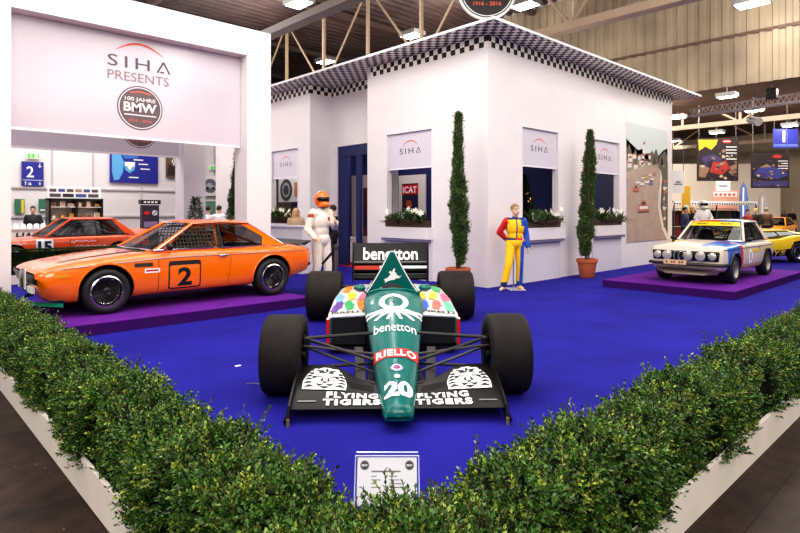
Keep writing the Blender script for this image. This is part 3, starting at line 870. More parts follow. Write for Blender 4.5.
# side pods
def pod(s):
    st = [(1.32, .73, .42), (1.45, .74, .435), (2.2, .74, .485), (2.9, .70, .52), (3.25, .58, .50), (3.55, .46, .44)]
    m = MB(); rr = []
    for y, hw, zt in st:
        zi = zt + .03
        pr = [(.26, .10), (hw * .97, .10), (hw, .14), (hw, zt - .05), (hw - .012, zt - .018), (hw - .045, zt), (.45, zt + .02), (.26, zi)]
        rr.append([(s * x, y, z) for x, z in pr])
    m.loft(rr, 0)
    o = m.build('side_pod', [white_body, red, teal, black_matte], f1, 30)
    for p in o.data.polygons:
        c = p.center
        if abs(p.normal.y) > .9 and c[1] < 1.4: p.material_index = 3
        elif p.normal.z < .35: p.material_index = 1 if abs(c[0]) > .6 else 2
    # intake: frame and dark hole
    m = MB(); y = 1.318
    m.tube([(s * .30, y, .12), (s * .69, y, .12), (s * .69, y, .40), (s * .30, y, .42)], .012, 6, closed=True)
    m.build('intake_frame', [black], o)
    m = MB(); m.bb(s * .70, s * .738, 1.29, 1.318, .11, .385); m.build('intake_cheek', [red], o, ang=0)
    m = MB(); m.tube([(s * .28, y, .435), (s * .68, y, .415), (s * .73, y, .38)], .02, 6); m.build('pod_lip', [white_body], o)
    m = MB(); m.bb(s * .31, s * .70, 1.302, 1.316, .13, .395); m.build('intake', [black_matte], o, ang=0)
    m = MB(); m.bb(s * .68, s * .70, 1.294, 1.314, .13, .39); m.build('intake_edge', [teal], o, ang=0)
    triangulate(o)
    # prints on the top
    bv = BVHTree.FromPolygons([v.co for v in o.data.vertices], [p.vertices for p in o.data.polygons])
    def top(u, v, k):
        h = bv.ray_cast(Vector((u, v, 2)), Vector((0, 0, -1)))
        return None if h[0] is None else h[0] + Vector((0, 0, k + .006))
    m = MB(); fl = FL(m, fn=top, maxlen=.03, step=.0015)
    m9 = MB(); FL(m9, fn=top, maxlen=.03, step=.0015).text('PIRELLI', s * .51, 1.40, w=.36, h=.075, mi=0, bold=.03); m9.build('lettering', [blk], o, ang=0)
    rnd = random.Random(3 + s)
    cells = [(.36, 1.66), (.51, 1.70), (.655, 1.66), (.36, 2.14), (.51, 2.22), (.66, 2.14), (.42, 2.68), (.59, 2.72)]
    colr = [1, 3, 5, 2, 0, 6, 4, 1] if s < 0 else [4, 7, 8, 0, 0, 2, 6, 3]
    for (x, y), c in zip(cells, colr):
        an = rnd.uniform(-.3, .3); w = .085; L = .2
        ca, sa = math.cos(an), math.sin(an)
        def R(px, py): return (s * x + (px * ca - py * sa) * .95, y + (px * sa + py * ca) * 2.0)
        fl.poly([R(-.04, -L * .5), R(.04, -L * .5), R(.05, -.01), R(.045, .05), R(-.05, .05), R(-.052, -.02)], c)
        for q in range(4):
            xx = -.038 + .026 * q; l = .06 + .03 * (q in (1, 2))
            fl.poly([R(xx - .012, .03), R(xx + .012, .03), R(xx + .011, .05 + l), R(xx, .06 + l), R(xx - .011, .05 + l)], c)
        fl.poly([R(.045, -.03), R(.075, .01), R(.07, .035), R(.045, .01)], c)
    m.build('paint_prints', paints + [blk], o, ang=0)
for s in (-1, 1): pod(s)
# floor tray
m = MB(); m.prism([(-.74, 1.3, .055), (.74, 1.3, .055), (.74, 3.0, .055), (.5, 3.5, .055), (-.5, 3.5, .055), (-.74, 3.0, .055)], (0, 0, .03)); m.bb(-.25, .25, -.3, 1.5, .05, .08)
m.build('floor_tray', [black], f1, ang=0)
# engine cover with paint splashes
m = MB(); rr = []
for y, hw, zt in ((2.5, .36, .60), (2.7, .40, .68), (3.0, .38, .68), (3.4, .26, .58), (3.75, .16, .45)):
    rr.append([(hw * math.cos(a) , y, .3 + (zt - .3) * max(0, math.sin(a)) ** .7) for a in np.linspace(0, PI, 13)] + [(-hw, y, .12), (hw, y, .12)])
m.loft(rr, 0); ec = m.build('engine_cover', [white_body], f1, 45)
bv2 = BVHTree.FromPolygons([v.co for v in ec.data.vertices], [p.vertices for p in ec.data.polygons])
def on_ec(u, v, k):
    h = bv2.ray_cast(Vector((u, v, 2)), Vector((0, 0, -1)))
    return None if h[0] is None else h[0] + Vector((0, -.3, .9)) * (k + .006)
m = MB(); fl = FL(m, fn=on_ec, maxlen=.03)
for x, y, c in ((-.33, 2.62, 4), (-.25, 2.72, 3), (-.36, 2.8, 5), (-.2, 2.9, 0), (.33, 2.62, 2), (.24, 2.75, 6), (.35, 2.85, 0), (-.3, 3.0, 1)): fl.disc(x, y, .035, c, 1, 12, .055)
m.build('paint_prints', paints, ec, ang=0)

# front suspension
for s in (-1, 1):
    hx = s * .80
    for nm, a, b, r in (('wishbone', (hx, 0, .47), (s * .19, -.22, .335), .015), ('wishbone', (hx, 0, .47), (s * .21, .34, .44), .016), ('wishbone', (hx, -.02, .22), (s * .15, -.28, .15), .014), ('wishbone', (hx, -.02, .22), (s * .17, .30, .17), .014), ('pushrod', (hx, 0, .40), (s * .17, -.02, .17), .012), ('steering_arm', (hx, -.10, .43), (s * .19, -.12, .36), .012)):
        m = MB(); m.tube([a, b], r, 8, flat=(1.0, 1.0)); m.build(nm, [dark_grey if nm != 'pushrod' else black], f1)
    m = MB(); m.tube([(hx, 0, .19), (hx + s * .02, 0, .5)], .035, 8); m.tube([(hx - s * .02, 0, .33), (hx + s * .1, 0, .33)], .075, 12); m.build('upright', [black], f1)
    m = MB(); m.bb(s * .74, s * .80, -.11, -.04, .40, .50); m.build('brake_duct', [black], f1, bevel=.01)
    m = MB(); m.prism([(s * .27, .15, .06), (s * .36, .15, .06), (s * .38, .40, .27), (s * .30, .40, .27)], (s * .012, .12, 0)); m.build('barge_board', [dark_grey], f1, ang=0)
    # rear suspension and driveshaft
    for a, b, r in (((s * .80, WB, .48), (s * .15, WB - .3, .45), .016), ((s * .80, WB, .2), (s * .12, WB - .35, .16), .016), ((s * .80, WB, .33), (s * .12, WB, .33), .03), ((s * .80, WB, .48), (s * .15, WB + .2, .45), .016)):
        m = MB(); m.tube([a, b], r, 8); m.build('rear_link', [dark_grey], f1)

# front wing, each side its own element
def tiger(fl, cx, cy, w, h, wh, bk):
    P = lambda x, y: (cx + x * w / 2, cy + y * h / 2)
    fl.poly([P(*p) for p in ((-.98, -.95), (-1, -.3), (-.9, .2), (-.74, .62), (-.55, .9), (-.38, .84), (-.2, .98), (.1, 1.0), (.3, .9), (.5, .92), (.68, .7), (.84, .3), (.95, -.1), (1, -.5), (.98, -.95), (.4, -1.0), (-.4, -1.0))], wh, 1)
    S = lambda pts, k=.07: fl.stroke([P(*p) for p in pts], [w * .025] + [w * k * 1.35] * (len(pts) - 2) + [w * .025], bk, 2)
    S([(-.5, .75), (-.3, .62), (-.12, .68)]); S([(.42, .76), (.25, .62), (.1, .68)]); S([(-.35, .45), (-.15, .52), (0, .45)]); S([(.35, .45), (.2, .52), (.08, .45)])
    S([(0, .9), (.02, .7), (0, .5)], .06)
    for s in (-1, 1):
        S([(s * .9, .1), (s * .74, .2), (s * .58, .12)]); S([(s * .95, -.2), (s * .76, -.08), (s * .6, -.16)]); S([(s * .95, -.5), (s * .76, -.4), (s * .58, -.46)]); S([(s * .8, .5), (s * .66, .42), (s * .56, .3)]); S([(s * .9, -.8), (s * .7, -.7), (s * .5, -.76)]); S([(s * .6, -.1), (s * .5, .08), (s * .4, .16)])
        fl.poly([P(s * .46, .12), P(s * .3, .24), P(s * .14, .1), P(s * .28, .02)], bk, 2)
        fl.disc(*P(s * .29, .12), w * .022, wh, 3, 10)
        S([(s * .12, .0), (s * .15, -.25), (s * .17, -.38)], .05)
        S([(s * .05, -.58), (s * .25, -.68), (s * .38, -.55)], .06)
        for q in range(3): fl.disc(*P(s * (.25 + .1 * q), -.48 - .03 * q), w * .009, bk, 2, 6)
        fl.poly([P(s * .62, .8), P(s * .7, .68), P(s * .56, .62)], bk, 2)
    fl.poly([P(-.15, -.36), P(.15, -.36), P(.07, -.5), P(0, -.55), P(-.07, -.5)], bk, 2)
    S([(-.2, -.78), (0, -.86), (.2, -.78)], .07)
def fwing(s):
    m = MB(); rr = []
    for x, zt, yt in ((.10, .165, -.36), (.20, .17, -.34), (.34, .205, -.26), (.48, .265, -.19), (.60, .285, -.17), (.74, .285, -.17), (.80, .27, -.18)):
        y0, z0 = -.72, .10
        rr.append([(s * x, y0, z0), (s * x, y0 + .03, z0 + .022), (s * x, (y0 + yt) / 2, z0 + .02 + (zt - z0) * .5), (s * x, yt, zt), (s * x, yt + .004, zt - .012), (s * x, (y0 + yt) / 2, z0 - .0 + (zt - z0) * .40), (s * x, y0 + .03, z0 - .018)])
    m.loft(rr, 0); o = triangulate(m.build('front_wing', [carbon], f1, 30))
    bv = BVHTree.FromPolygons([v.co for v in o.data.vertices], [p.vertices for p in o.data.polygons])
    def top(u, v, k):
        h = bv.ray_cast(Vector((u, v, 2)), Vector((0, 0, -1)))
        return None if h[0] is None else h[0] + Vector((0, -.25, .95)) * (k + .005)
    m = MB(); fl = FL(m, fn=top, maxlen=.02, step=.002)
    tiger(fl, s * .575, -.375, .35, .30, 0, 1)
    m9 = MB(); f9 = FL(m9, fn=top, maxlen=.02, step=.002); f9.text('FLYING', s * .35, -.582, w=.40, h=.07, mi=0, bold=.05, spacing=1.2); f9.text('TIGERS', s * .35, -.664, w=.44, h=.07, mi=0, bold=.05, spacing=1.2); m9.build('lettering', [wht], o, ang=0)
    fl.stroke([(s * .62, -.655), (s * .76, -.655)], .014, 2)
    m.build('tiger_emblem', [wht, blk, M('wing_grey', (120, 120, 126), .4)], o, ang=0)
    m = MB(); pts = [(-.80, .02), (-.77, .015), (-.72, .06), (-.1, .05), (-.06, .12), (-.08, .30), (-.2, .315), (-.62, .20), (-.76, .14)]
    m.prism([(s * .80, y, z) for y, z in pts], (s * .016, 0, 0)); m.tube([(s * .83, -.78, .03), (s * .835, -.5, .055), (s * .825, -.1, .055)], .018, 6); m.build('endplate', [carbon], f1, ang=0)
    m = MB(); m.tube([(s * .808, -.80, .055), (s * .808, -.802, .0)], .013, 6); m.build('skid', [M('worn_metal', (150, 130, 100), .5, .6)], f1)
for s in (-1, 1): fwing(s)
# rear wing
yw = WB + .55
m = MB(); 
def blade(z0, z1, d, t=.03, hw=.57):
    return [[(x, yw, z0), (x, yw + d * .5, (z0 + z1) / 2 - .02), (x, yw + d, z1), (x, yw + d + .01, z1 - .01), (x, yw + d * .55, (z0 + z1) / 2 - .045), (x, yw + .01, z0 - t)] for x in (-hw, 0, hw)]
m.loft(blade(.76, 1.07, .16), 0); flap = m.build('rear_wing_flap', [carbon], f1, 30)
def on_flap(u, v, k):
    t = (v - .76) / .31; d = .16
    return Vector((u, yw + d * t - .012 - k * 2.0 - (.02 * (1 - abs(2 * t - 1)) * 0), v + .004 + k))
bv3 = BVHTree.FromPolygons([v.co for v in flap.data.vertices], [p.vertices for p in flap.data.polygons])
def on_flap(u, v, k):
    h = bv3.ray_cast(Vector((u, yw - 1, v)), Vector((0, 1, 0)))
    return None if h[0] is None else h[0] + Vector((0, -1, .2)) * (k + .006)
m = MB(); fl = FL(m, fn=on_flap, maxlen=.05)
fl.text('benetton', 0, .905, w=.86, h=.19, mi=0, bold=.02)
fl.rect(-.57, .57, .775, .787, 1)
m.build('lettering', [wht, M('wing_line', (120, 118, 118), .4)], flap, ang=0)
m = MB(); m.loft(blade(.53, .735, .14), 0); fl2 = m.build('rear_wing_plane', [carbon], f1, 30)
m = MB(); fl = FL(m, (0, yw - .006, 0), (1, 0, 0), (0, 0, 1), step=.002); fl.rect(-.57, -.17, .665, .725, 0); fl.rect(-.17, .57, .68, .725, 1); fl.rect(-.57, .57, .59, .60, 2); m.build('stripe', [M('wing_red', (210, 70, 50), .4), wht, M('wing_line')], fl2, ang=0)
m = MB(); m.bb(-.57, .57, yw + .002, yw + .02, .64, .73); m.build('stripe_panel', [carbon], fl2, ang=0)
for s in (-1, 1):
    m = MB(); m.prism([(s * .575, yw - .08, .48), (s * .575, yw + .42, .45), (s * .575, yw + .42, 1.08), (s * .575, yw - .02, 1.09), (s * .575, yw - .08, .95)], (s * .018, 0, 0)); m.build('rear_endplate', [carbon], f1, ang=0)
m = MB(); m.bb(-.09, .09, WB - .4, WB + .35, .15, .42); m.bb(-.03, .03, WB + .3, yw + .2, .3, .6); m.build('gearbox', [dark_grey], f1, bevel=.02)
# ================================================================== SALOON CARS
def half_ring(w, wt, zb, zs, zd, sh=.03):
    c = [(0, zb), (wt * .8, zb), (wt, zb + .03), (wt + (w - wt) * .7, zb + .12), (w, zb + .45 * (zs - zb)), (w, zb + .75 * (zs - zb)), (w - .012, zs - .05), (w - sh, zs), (w - sh - .06, zs + .35 * (zd - zs)), (w * .55, zs + .85 * (zd - zs)), (0, zd)]
    t = [0]
    for i in range(1, len(c)): t.append(t[-1] + max(.03, math.hypot(c[i][0] - c[i - 1][0], c[i][1] - c[i - 1][1])))
    tt = np.linspace(0, t[-1], 40)
    # keep the control points
    tt = np.sort(np.unique(np.concatenate([tt, t])))
    y = np.interp(tt, t, [p[0] for p in c]); z = np.interp(tt, t, [p[1] for p in c])
    # soften
    for _ in range(2):
        y[1:-1] = (y[:-2] + 2 * y[1:-1] + y[2:]) / 4; z[1:-1] = (z[:-2] + 2 * z[1:-1] + z[2:]) / 4
    return list(zip(y, z))
def car_shell(name, parent, st, mats, arches, colour, n=90, sh=.03):
    """st rows: x, half width, half width at sill, z bottom, z shoulder, z deck"""
    st = np.array(st); xs = np.unique(np.concatenate([st[:, 0], np.linspace(st[0, 0], st[-1, 0], n)]))
    C = [hermite(st[:, 0], st[:, k], xs) for k in range(1, 6)]
    rings = []
    nn = 44
    for i, x in enumerate(xs):
        h = half_ring(*[c[i] for c in C], sh)
        a = np.array(h); t = np.linspace(0, 1, nn); tt = np.linspace(0, 1, len(a))
        y = np.interp(t, tt, a[:, 0]); z = np.interp(t, tt, a[:, 1])
        rings.append([(x, -yy, zz_) for yy, zz_ in zip(y, z)] + [(x, yy, zz_) for yy, zz_ in zip(y[-2:0:-1], z[-2:0:-1])])
    mb = MB(); mb.loft(rings, 0)
    o = mb.build(name, [], parent, 0)
    for (x, z, R, y0) in arches:
        for s in (-1, 1):
            c = MB(); c.lathe([(.0005, s * y0), (R, s * y0), (R, s * 1.3), (.0005, s * 1.3)], 48, (x, 0, z), 'Y')
            boolean(o, c)
    me = o.data
    def col(p):
        for (x, z, R, y0) in arches:
            if abs(math.hypot(p[0] - x, p[2] - z) - R) < .006 or (math.hypot(p[0] - x, p[2] - z) < R and abs(p[1]) < y0 + .01): return 1
        return colour(p)
    paint(me, mats, col)
    me.polygons.foreach_set('use_smooth', [True] * len(me.polygons)); me.set_sharp_from_angle(angle=math.radians(40))
    return o
def surf(o):
    bv = BVHTree.FromPolygons([v.co for v in o.data.vertices], [p.vertices for p in o.data.polygons])
    def side(s):
        def fn(u, v, k):                                   # u along x, v = z, from outside
            h = bv.ray_cast(Vector((u, s * 3, v)), Vector((0, -s, 0)))
            return None if h[0] is None else h[0] + Vector((0, s * (k + .003), 0))
        return fn
    def top(u, v, k):
        h = bv.ray_cast(Vector((u, v, 3)), Vector((0, 0, -1)))
        return None if h[0] is None else h[0] + Vector((0, 0, k + .003))
    def front(u, v, k):                                    # u = y, v = z
        h = bv.ray_cast(Vector((-4, u, v)), Vector((1, 0, 0)))
        return None if h[0] is None else h[0] + Vector((-(k + .003), 0, 0))
    return side, top, front
tyre_road = M('road_tyre', (26, 25, 26), 0.6, noise=.15, scale=20)
def road_wheel(parent, x, y, R, w, side, rim_r, style, mats):
    """wheel with axis along y; side = -1 outer face towards -y"""
    h = w / 2
    m = MB(); pr = [(rim_r, -h * .9), (rim_r + .015, -h), (R * .9, -h), (R * .97, -h * .85), (R, -h * .6), (R, h * .6), (R * .97, h * .85), (R * .9, h), (rim_r + .015, h), (rim_r, h * .9)]
    m.lathe(pr, 48, axis='Y', closed=True)
    o = m.build('tyre', [tyre_road], parent, 45, (x, y, R))
    s = side
    m = MB(); m.lathe([(rim_r + .004, s * h * .92), (rim_r - .012, s * h * .98), (rim_r - .04, s * h * .55), (rim_r - .06, s * h * .5), (rim_r - .06, -s * h * .8), (rim_r + .004, -s * h * .8)], 48, axis='Y', closed=True)
    m.build('rim', [mats[0]], o)
    if style == 'mesh':
        m = MB(); f = s * h * .66; r1 = rim_r - .05
        for k in range(20):
            for q in (-1, 1):
                a = 2 * PI * k / 20; b = a + q * PI / 20 * 1.6
                m.tube([(.05 * math.cos(a), f, .05 * math.sin(a)), (r1 * math.cos(b), f + s * .01, r1 * math.sin(b))], .009, 4)
        m.build('spokes', [mats[1]], o)
        m = MB(); m.lathe([(.001, f + s * .03), (.03, f + s * .03), (.055, f + s * .01), (.06, f - s * .02), (.001, f - s * .02)], 20, axis='Y'); m.build('hub', [mats[1]], o)
    else:
        m = MB(); f = s * h * .35; r1 = rim_r - .05; n = style
        for k in range(n):
            a = 2 * PI * k / n; wd = PI / n * .62
            pts = [(.05, a - wd), (.05, a + wd), (r1, a + wd * .55), (r1, a - wd * .55)]
            m.prism([(r * math.cos(t), f, r * math.sin(t)) for r, t in pts], (0, -s * .02, 0))
        m.lathe([(.001, f + s * .012), (.04, f + s * .012), (.06, f), (.06, f - s * .03), (.001, f - s * .03)], 20, axis='Y')
        m.build('spokes', [mats[1]], o)
    m = MB(); m.lathe([(.001, -s * h * .35), (rim_r - .06, -s * h * .35), (rim_r - .06, s * h * -.45), (.001, -s * h * .45)], 30, axis='Y'); m.build('brake_disc', [black], o)
    return o

def greenhouse(root, g, body_mat, roof_colour=None, roof_mats=None, frame_mat=None, side_open=False):
    """g: dict xw0 xw1 xr1 xr0 zw zr zrw yb yr crown xb(list) xq xqt"""
    yb, yr, zr = g['yb'], g['yr'], g['zr']; zw, zrw = g['zw'], g['zrw']
    zb = lambda x: zw + (zrw - zw) * (x - g['xw0']) / (g['xr0'] - g['xw0'])
    Y = lambda x, z: yb + (yr - yb) * max(0, min(1, (z - zb(x)) / (zr - zb(x))))
    frame_mat = frame_mat or body_mat
    # roof
    def roof(u, v):
        y = -yr + 2 * yr * u; q = abs(2 * u - 1)
        x0 = g['xw1'] - .05 * (1 - q * q) - .01; x1 = g['xr1'] + .04 * (1 - q * q) + .02
        x = x0 + (x1 - x0) * v
        e = min(1, min(v, 1 - v) * 5)
        return Vector((x, y, zr + .012 + g['crown'] * (1 - q ** 2.4) * (.55 + .45 * e ** .5)))
    m = MB(); m.grid(roof, 24, 24); ro = m.build('roof_panel', roof_mats or [body_mat], root, 60)
    if roof_colour:
        ro.data.polygons.foreach_set('material_index', [roof_colour(p.center) for p in ro.data.polygons])
    md = ro.modifiers.new('thick', 'SOLIDIFY'); md.thickness = .02; md.offset = -1
    P = lambda x, z, s, d=0: Vector((x, s * (Y(x, z) - d), z))
    for s in (-1, 1):
        m = MB(); m.tube([P(g['xw1'] - .02, zr, s), P((g['xw1'] + g['xr1']) / 2, zr + .008, s), P(g['xr1'] + .02, zr, s)], .024, 8); m.build('roof_rail', [body_mat], root)
        m = MB(); m.tube([P(g['xw0'], zw - .01, s, .0), P(g['xw1'], zr, s, .0)], .028, 8); m.build('pillar', [frame_mat], root)
        for x0, x1 in g['xb']:
            m = MB(); m.tube([P(x0, zb(x0) - .01, s, .012), P(x1, zr, s, .012)], .02, 6); m.build('pillar', [black if g.get('bblack', True) else body_mat], root)
        # rear quarter panel
        c = [P(g['xq'], zb(g['xq']), s), P(g['xr0'], zb(g['xr0']), s), P(g['xr1'] + .02, zr, s), P(g['xqt'], zr, s)]
        if 'xqm' in g: c.append(P(g['xqm'][0], g['xqm'][1], s))
        m = MB(); m.prism(c, (0, -s * .03, 0)); m.build('rear_quarter', [body_mat], root, 20)
        # glazing
        xs = [g['xw0'] + .02] + [b[0] for b in g['xb']] + [g['xq']]; xt = [g['xw1']] + [b[1] for b in g['xb']] + [g['xqt']]
        for k in range(len(xs) - 1):
            if k in g.get('noglass', ()): continue
            q = [P(xs[k], zb(xs[k]), s, .015), P(xs[k + 1], zb(xs[k + 1]), s, .015)]
            if k == len(xs) - 2 and 'xqm' in g: q.append(P(g['xqm'][0], g['xqm'][1], s, .015))
            q += [P(xt[k + 1], zr - .01, s, .015), P(xt[k], zr - .01, s, .015)]
            m = MB(); m.prism(q, (0, -s * .006, 0)); m.build('side_window', [glass_car], root, 0)
        # belt trim
        m = MB(); m.tube([P(g['xw0'] - .02, zw + .002, s, -.012), P((g['xw0'] + g['xr0']) / 2, zb((g['xw0'] + g['xr0']) / 2) + .004, s, -.012), P(g['xq'] + .05, zb(g['xq']) + .004, s, -.012)], .012, 6); m.build('belt_trim', [chrome if g.get('chrome', True) else black], root)
    def shield(x0, x1, z0, z1, b0, b1):
        def f(u, v):
            y = 2 * u - 1; w = yb * (1 - v) + yr * v - .03
            x = x0 + (x1 - x0) * v + (b0 * (1 - v) + b1 * v) * (1 - y * y)
            return Vector((x, y * w, z0 + (z1 - z0) * v + .012 * (1 - y * y)))
        return f
    m = MB(); m.grid(shield(g['xw0'], g['xw1'], zw, zr, -.14, -.06), 16, 8); m.build('windscreen', [glass_car], root, 60)
    m = MB(); m.grid(shield(g['xr0'], g['xr1'], zrw, zr, .08, .05), 16, 8); m.build('rear_window', [glass_car], root, 60)
    fw = shield(g['xw0'], g['xw1'], zw, zr, -.14, -.06)
    m = MB(); m.tube([fw(u, 0) for u in np.linspace(0, 1, 12)] , .014, 6); m.tube([fw(u, 1) for u in np.linspace(0, 1, 12)], .014, 6)
    m.build('windscreen_trim', [chrome if g.get('chrome', True) else black], root)
    return fw
def cabin(root, x0, seats_x, yb, zb, zr, wheel_y, seat_m, cage=None, xr0=None, yr=.55):
    m = MB(); m.bb(x0 - .02, x0 + .28, -yb + .08, yb - .08, zb - .1, zb + .045); m.build('dashboard', [black_matte], root, bevel=.02)
    m = MB(); c = Vector((x0 + .42, wheel_y, zb + .04))
    m.tube([c + Vector((.06 * math.sin(a), .17 * math.cos(a), .17 * math.sin(a))) for a in np.linspace(0, 2 * PI, 24, endpoint=False)], .014, 6, closed=True)
    for a in (0, PI, -PI / 2): m.tube([c, c + Vector((.06 * math.sin(a), .17 * math.cos(a), .17 * math.sin(a)))], .012, 6)
    m.tube([c, c + Vector((-.2, 0, -.08))], .02, 6); m.build('steering_wheel', [black], root)
    for sx in seats_x:
        for s in (-1, 1):
            m = MB()
            m.loft([[(sx + .12 * t - dx, s * .34 + w * .22 * (1 if True else 1) * sy, zb - .3 + (zr - zb + .12) * t) for dx, sy in ((0, -1), (.07, -.9), (.05, 0), (.07, .9), (0, 1), (-.08, .8), (-.08, -.8))] for t, w in ((0, 1.0), (.3, 1.05), (.6, 1.0), (.8, .8), (.97, .55), (1, .4))], 0)
            m.build('seat', [seat_m], root, 40)
    if cage:
        xm = seats_x[0] + .28
        m = MB(); r = .02
        m.tube([(xm, -yb + .1, zb - .2), (xm, -yb + .12, zb + .1), (xm, -yr + .02, zr - .04), (xm, yr - .02, zr - .04), (xm, yb - .12, zb + .1), (xm, yb - .1, zb - .2)], r, 8)
        m.tube([(xm, -yr + .04, zr - .04), (xr0 - .25, -yr + .05, zb + .02)], r, 8); m.tube([(xm, yr - .04, zr - .04), (xr0 - .25, yr - .05, zb + .02)], r, 8)
        m.tube([(xm, yr - .04, zr - .05), (xm, -yb + .14, zb)], r, 8)
        m.tube([(xm, -yr + .04, zr - .04), (x0 + .52, -yr + .02, zr - .05), (x0 + .12, -yb + .1, zb + .02)], r, 8); m.tube([(xm, yr - .04, zr - .04), (x0 + .52, yr - .02, zr - .05), (x0 + .12, yb - .1, zb + .02)], r, 8)
        m.build('roll_cage', [cage], root)
def side_tube(sidefn, xs, z, r, name, mat, root):
    m = MB(); pts = [sidefn(x, zz_, 0) for x, zz_ in zip(xs, z)]; pts = [p for p in pts if p is not None]
    m.tube(pts, r, 6); return m.build(name, [mat], root)
def arch_lip(side, x, z, R, s, mat, root, a0=-.15, a1=PI + .15, r=.02, wide=.015):
    m = MB(); pts = []
    for a in np.linspace(a0, a1, 26):
        p = side(x + (R + .008) * math.cos(a), z + (R + .008) * math.sin(a), 0)
        if p is not None: pts.append(p + Vector((0, s * wide * .4, 0)))
    if len(pts) > 3: m.tube(pts, r, 6); return m.build('arch_flare', [mat], root)

# ---------------------------------------------------------------- orange coupe, number 2
orange = M('orange_paint', (242, 112, 8), 0.2, coat=0.7)
green_lip = M('green_lip', (20, 120, 96), 0.35)
black_mesh = M('black_mesh', (26, 26, 28), 0.4)
gold_dark = M('wheel_dark', (46, 44, 46), 0.35, .5)
alu_lip = M('polished_lip', (226, 226, 230), 0.16, 1.0)
seat_blk = M('seat_black', (28, 27, 30), 0.8)
lamp_glass = M('lamp_glass', (186, 180, 166), 0.08, 0.3, coat=.5)
amber = M('amber_lens', (214, 140, 20), 0.2)
silver_tape = M('silver_stripe', (214, 212, 218), 0.35)
f = Vector((*at(104.6, 314, PH), PH)); CSL = thing('racing_coupe', 'orange racing coupe with a black number 2 on its door and mesh wheels', 'car', (f.x + .02, f.y + .82, PH), 0)
WBC = 2.60
stC = [(-0.83, 0.72, 0.6, 0.5, 0.57, 0.613), (-0.8, 0.77, 0.66, 0.42, 0.598, 0.646), (-0.74, 0.81, 0.7, 0.28, 0.627, 0.674), (-0.62, 0.84, 0.74, 0.2, 0.66, 0.708), (-0.4, 0.85, 0.78, 0.17, 0.698, 0.75), (0, 0.885, 0.8, 0.17, 0.75, 0.803), (0.4, 0.875, 0.8, 0.18, 0.784, 0.841), (0.9, 0.855, 0.8, 0.19, 0.807, 0.86), (1.3, 0.85, 0.8, 0.19, 0.819, 0.864), (1.9, 0.855, 0.8, 0.19, 0.823, 0.86), (2.35, 0.88, 0.8, 0.19, 0.819, 0.855), (2.6, 0.9, 0.8, 0.2, 0.815, 0.855), (2.92, 0.875, 0.77, 0.22, 0.809, 0.85), (3.17, 0.82, 0.74, 0.28, 0.793, 0.841), (3.4, 0.75, 0.7, 0.34, 0.76, 0.817), (3.47, 0.7, 0.66, 0.4, 0.731, 0.788)]
RC = .315
def colC(p):
    x, y, z = p
    if .82 < x < 2.7 and abs(y) < .66 and z > .76: return 2
    if x < -.5 and z < .235: return 3
    return 0
shell = car_shell('body_shell', CSL, stC, [orange, black_matte, black_matte, green_lip], [(0, RC + .015, RC + .045, .55), (WBC, RC + .015, RC + .045, .55)], colC)
sideC, topC, frontC = surf(shell)
for s in (-1, 1):
    road_wheel(CSL, 0, s * .765, RC, .25, s, .215, 'mesh', (alu_lip, gold_dark)); road_wheel(CSL, WBC, s * .775, RC, .27, s, .215, 'mesh', (alu_lip, gold_dark))
    arch_lip(sideC(s), 0, RC + .015, RC + .045, s, orange, CSL, r=.014); arch_lip(sideC(s), WBC, RC + .015, RC + .045, s, orange, CSL, r=.014)
    xs = np.concatenate([np.linspace(-.66, .55, 14), np.linspace(.6, 3.4, 24)]); side_tube(sideC(s), xs, .635 + .10 * np.clip((xs + .7) / 1.6, 0, 1) ** .7, .007, 'side_trim', M('trim_grey', (150, 140, 140), .35, .5), CSL)
    m = MB(); m.box((1.72, s * .872, .725), (.14, .022, .03)); m.build('door_handle', [chrome], CSL, bevel=.006)
    m = MB(); m.ell((.84, s * .92, .90), (.05, .08, .055)); m.tube([(.9, s * .82, .84), (.86, s * .89, .88)], .012, 6); m.build('mirror', [black], CSL)
gC = dict(xw0=.66, xw1=1.32, xr1=2.28, xr0=2.86, zw=.85, zr=1.225, zrw=.845, yb=.80, yr=.57, crown=.055, xb=[(1.74, 1.74)], xq=2.44, xqt=2.14, xqm=(2.5, .99), noglass=(0,))
fwC = greenhouse(CSL, gC, orange, frame_mat=orange)
for s in (-1, 1):
    m = MB(); m.tube([(.70, s * .812, .86), (1.31, s * .60, 1.225), (1.8, s * .605, 1.243), (2.28, s * .60, 1.225), (2.84, s * .80, .865)], .008, 5); m.build('gutter_trim', [chrome], CSL)
cabin(CSL, .72, [1.42], .76, .82, 1.21, .34, seat_blk, M('cage_orange', (226, 110, 40), .35), 2.8, .57)
# window net on the near side (and far side)
for s in (-1, 1):
    m = MB(); Yw = lambda x, z: .80 - .23 * (z - .845) / .38
    for k in range(13):
        x = 1.02 + .057 * k; zt = 1.205 if x > 1.28 else .85 + (x - .68) / .64 * .37
        m.tube([(x, s * (Yw(x, .86) - .02), .86), (x, s * (Yw(x, zt) - .02), min(zt, 1.21))], .0075, 4)
    for k in range(6):
        z = .885 + .056 * k; x0 = max(1.02, .70 + (z - .85) / .37 * .64); m.tube([(x0, s * (Yw(0, z) - .02), z), (1.71, s * (Yw(0, z) - .02), z)], .0075, 4)
    m.build('window_net', [M('net_webbing', (58, 52, 42), .8)], CSL, ang=0)
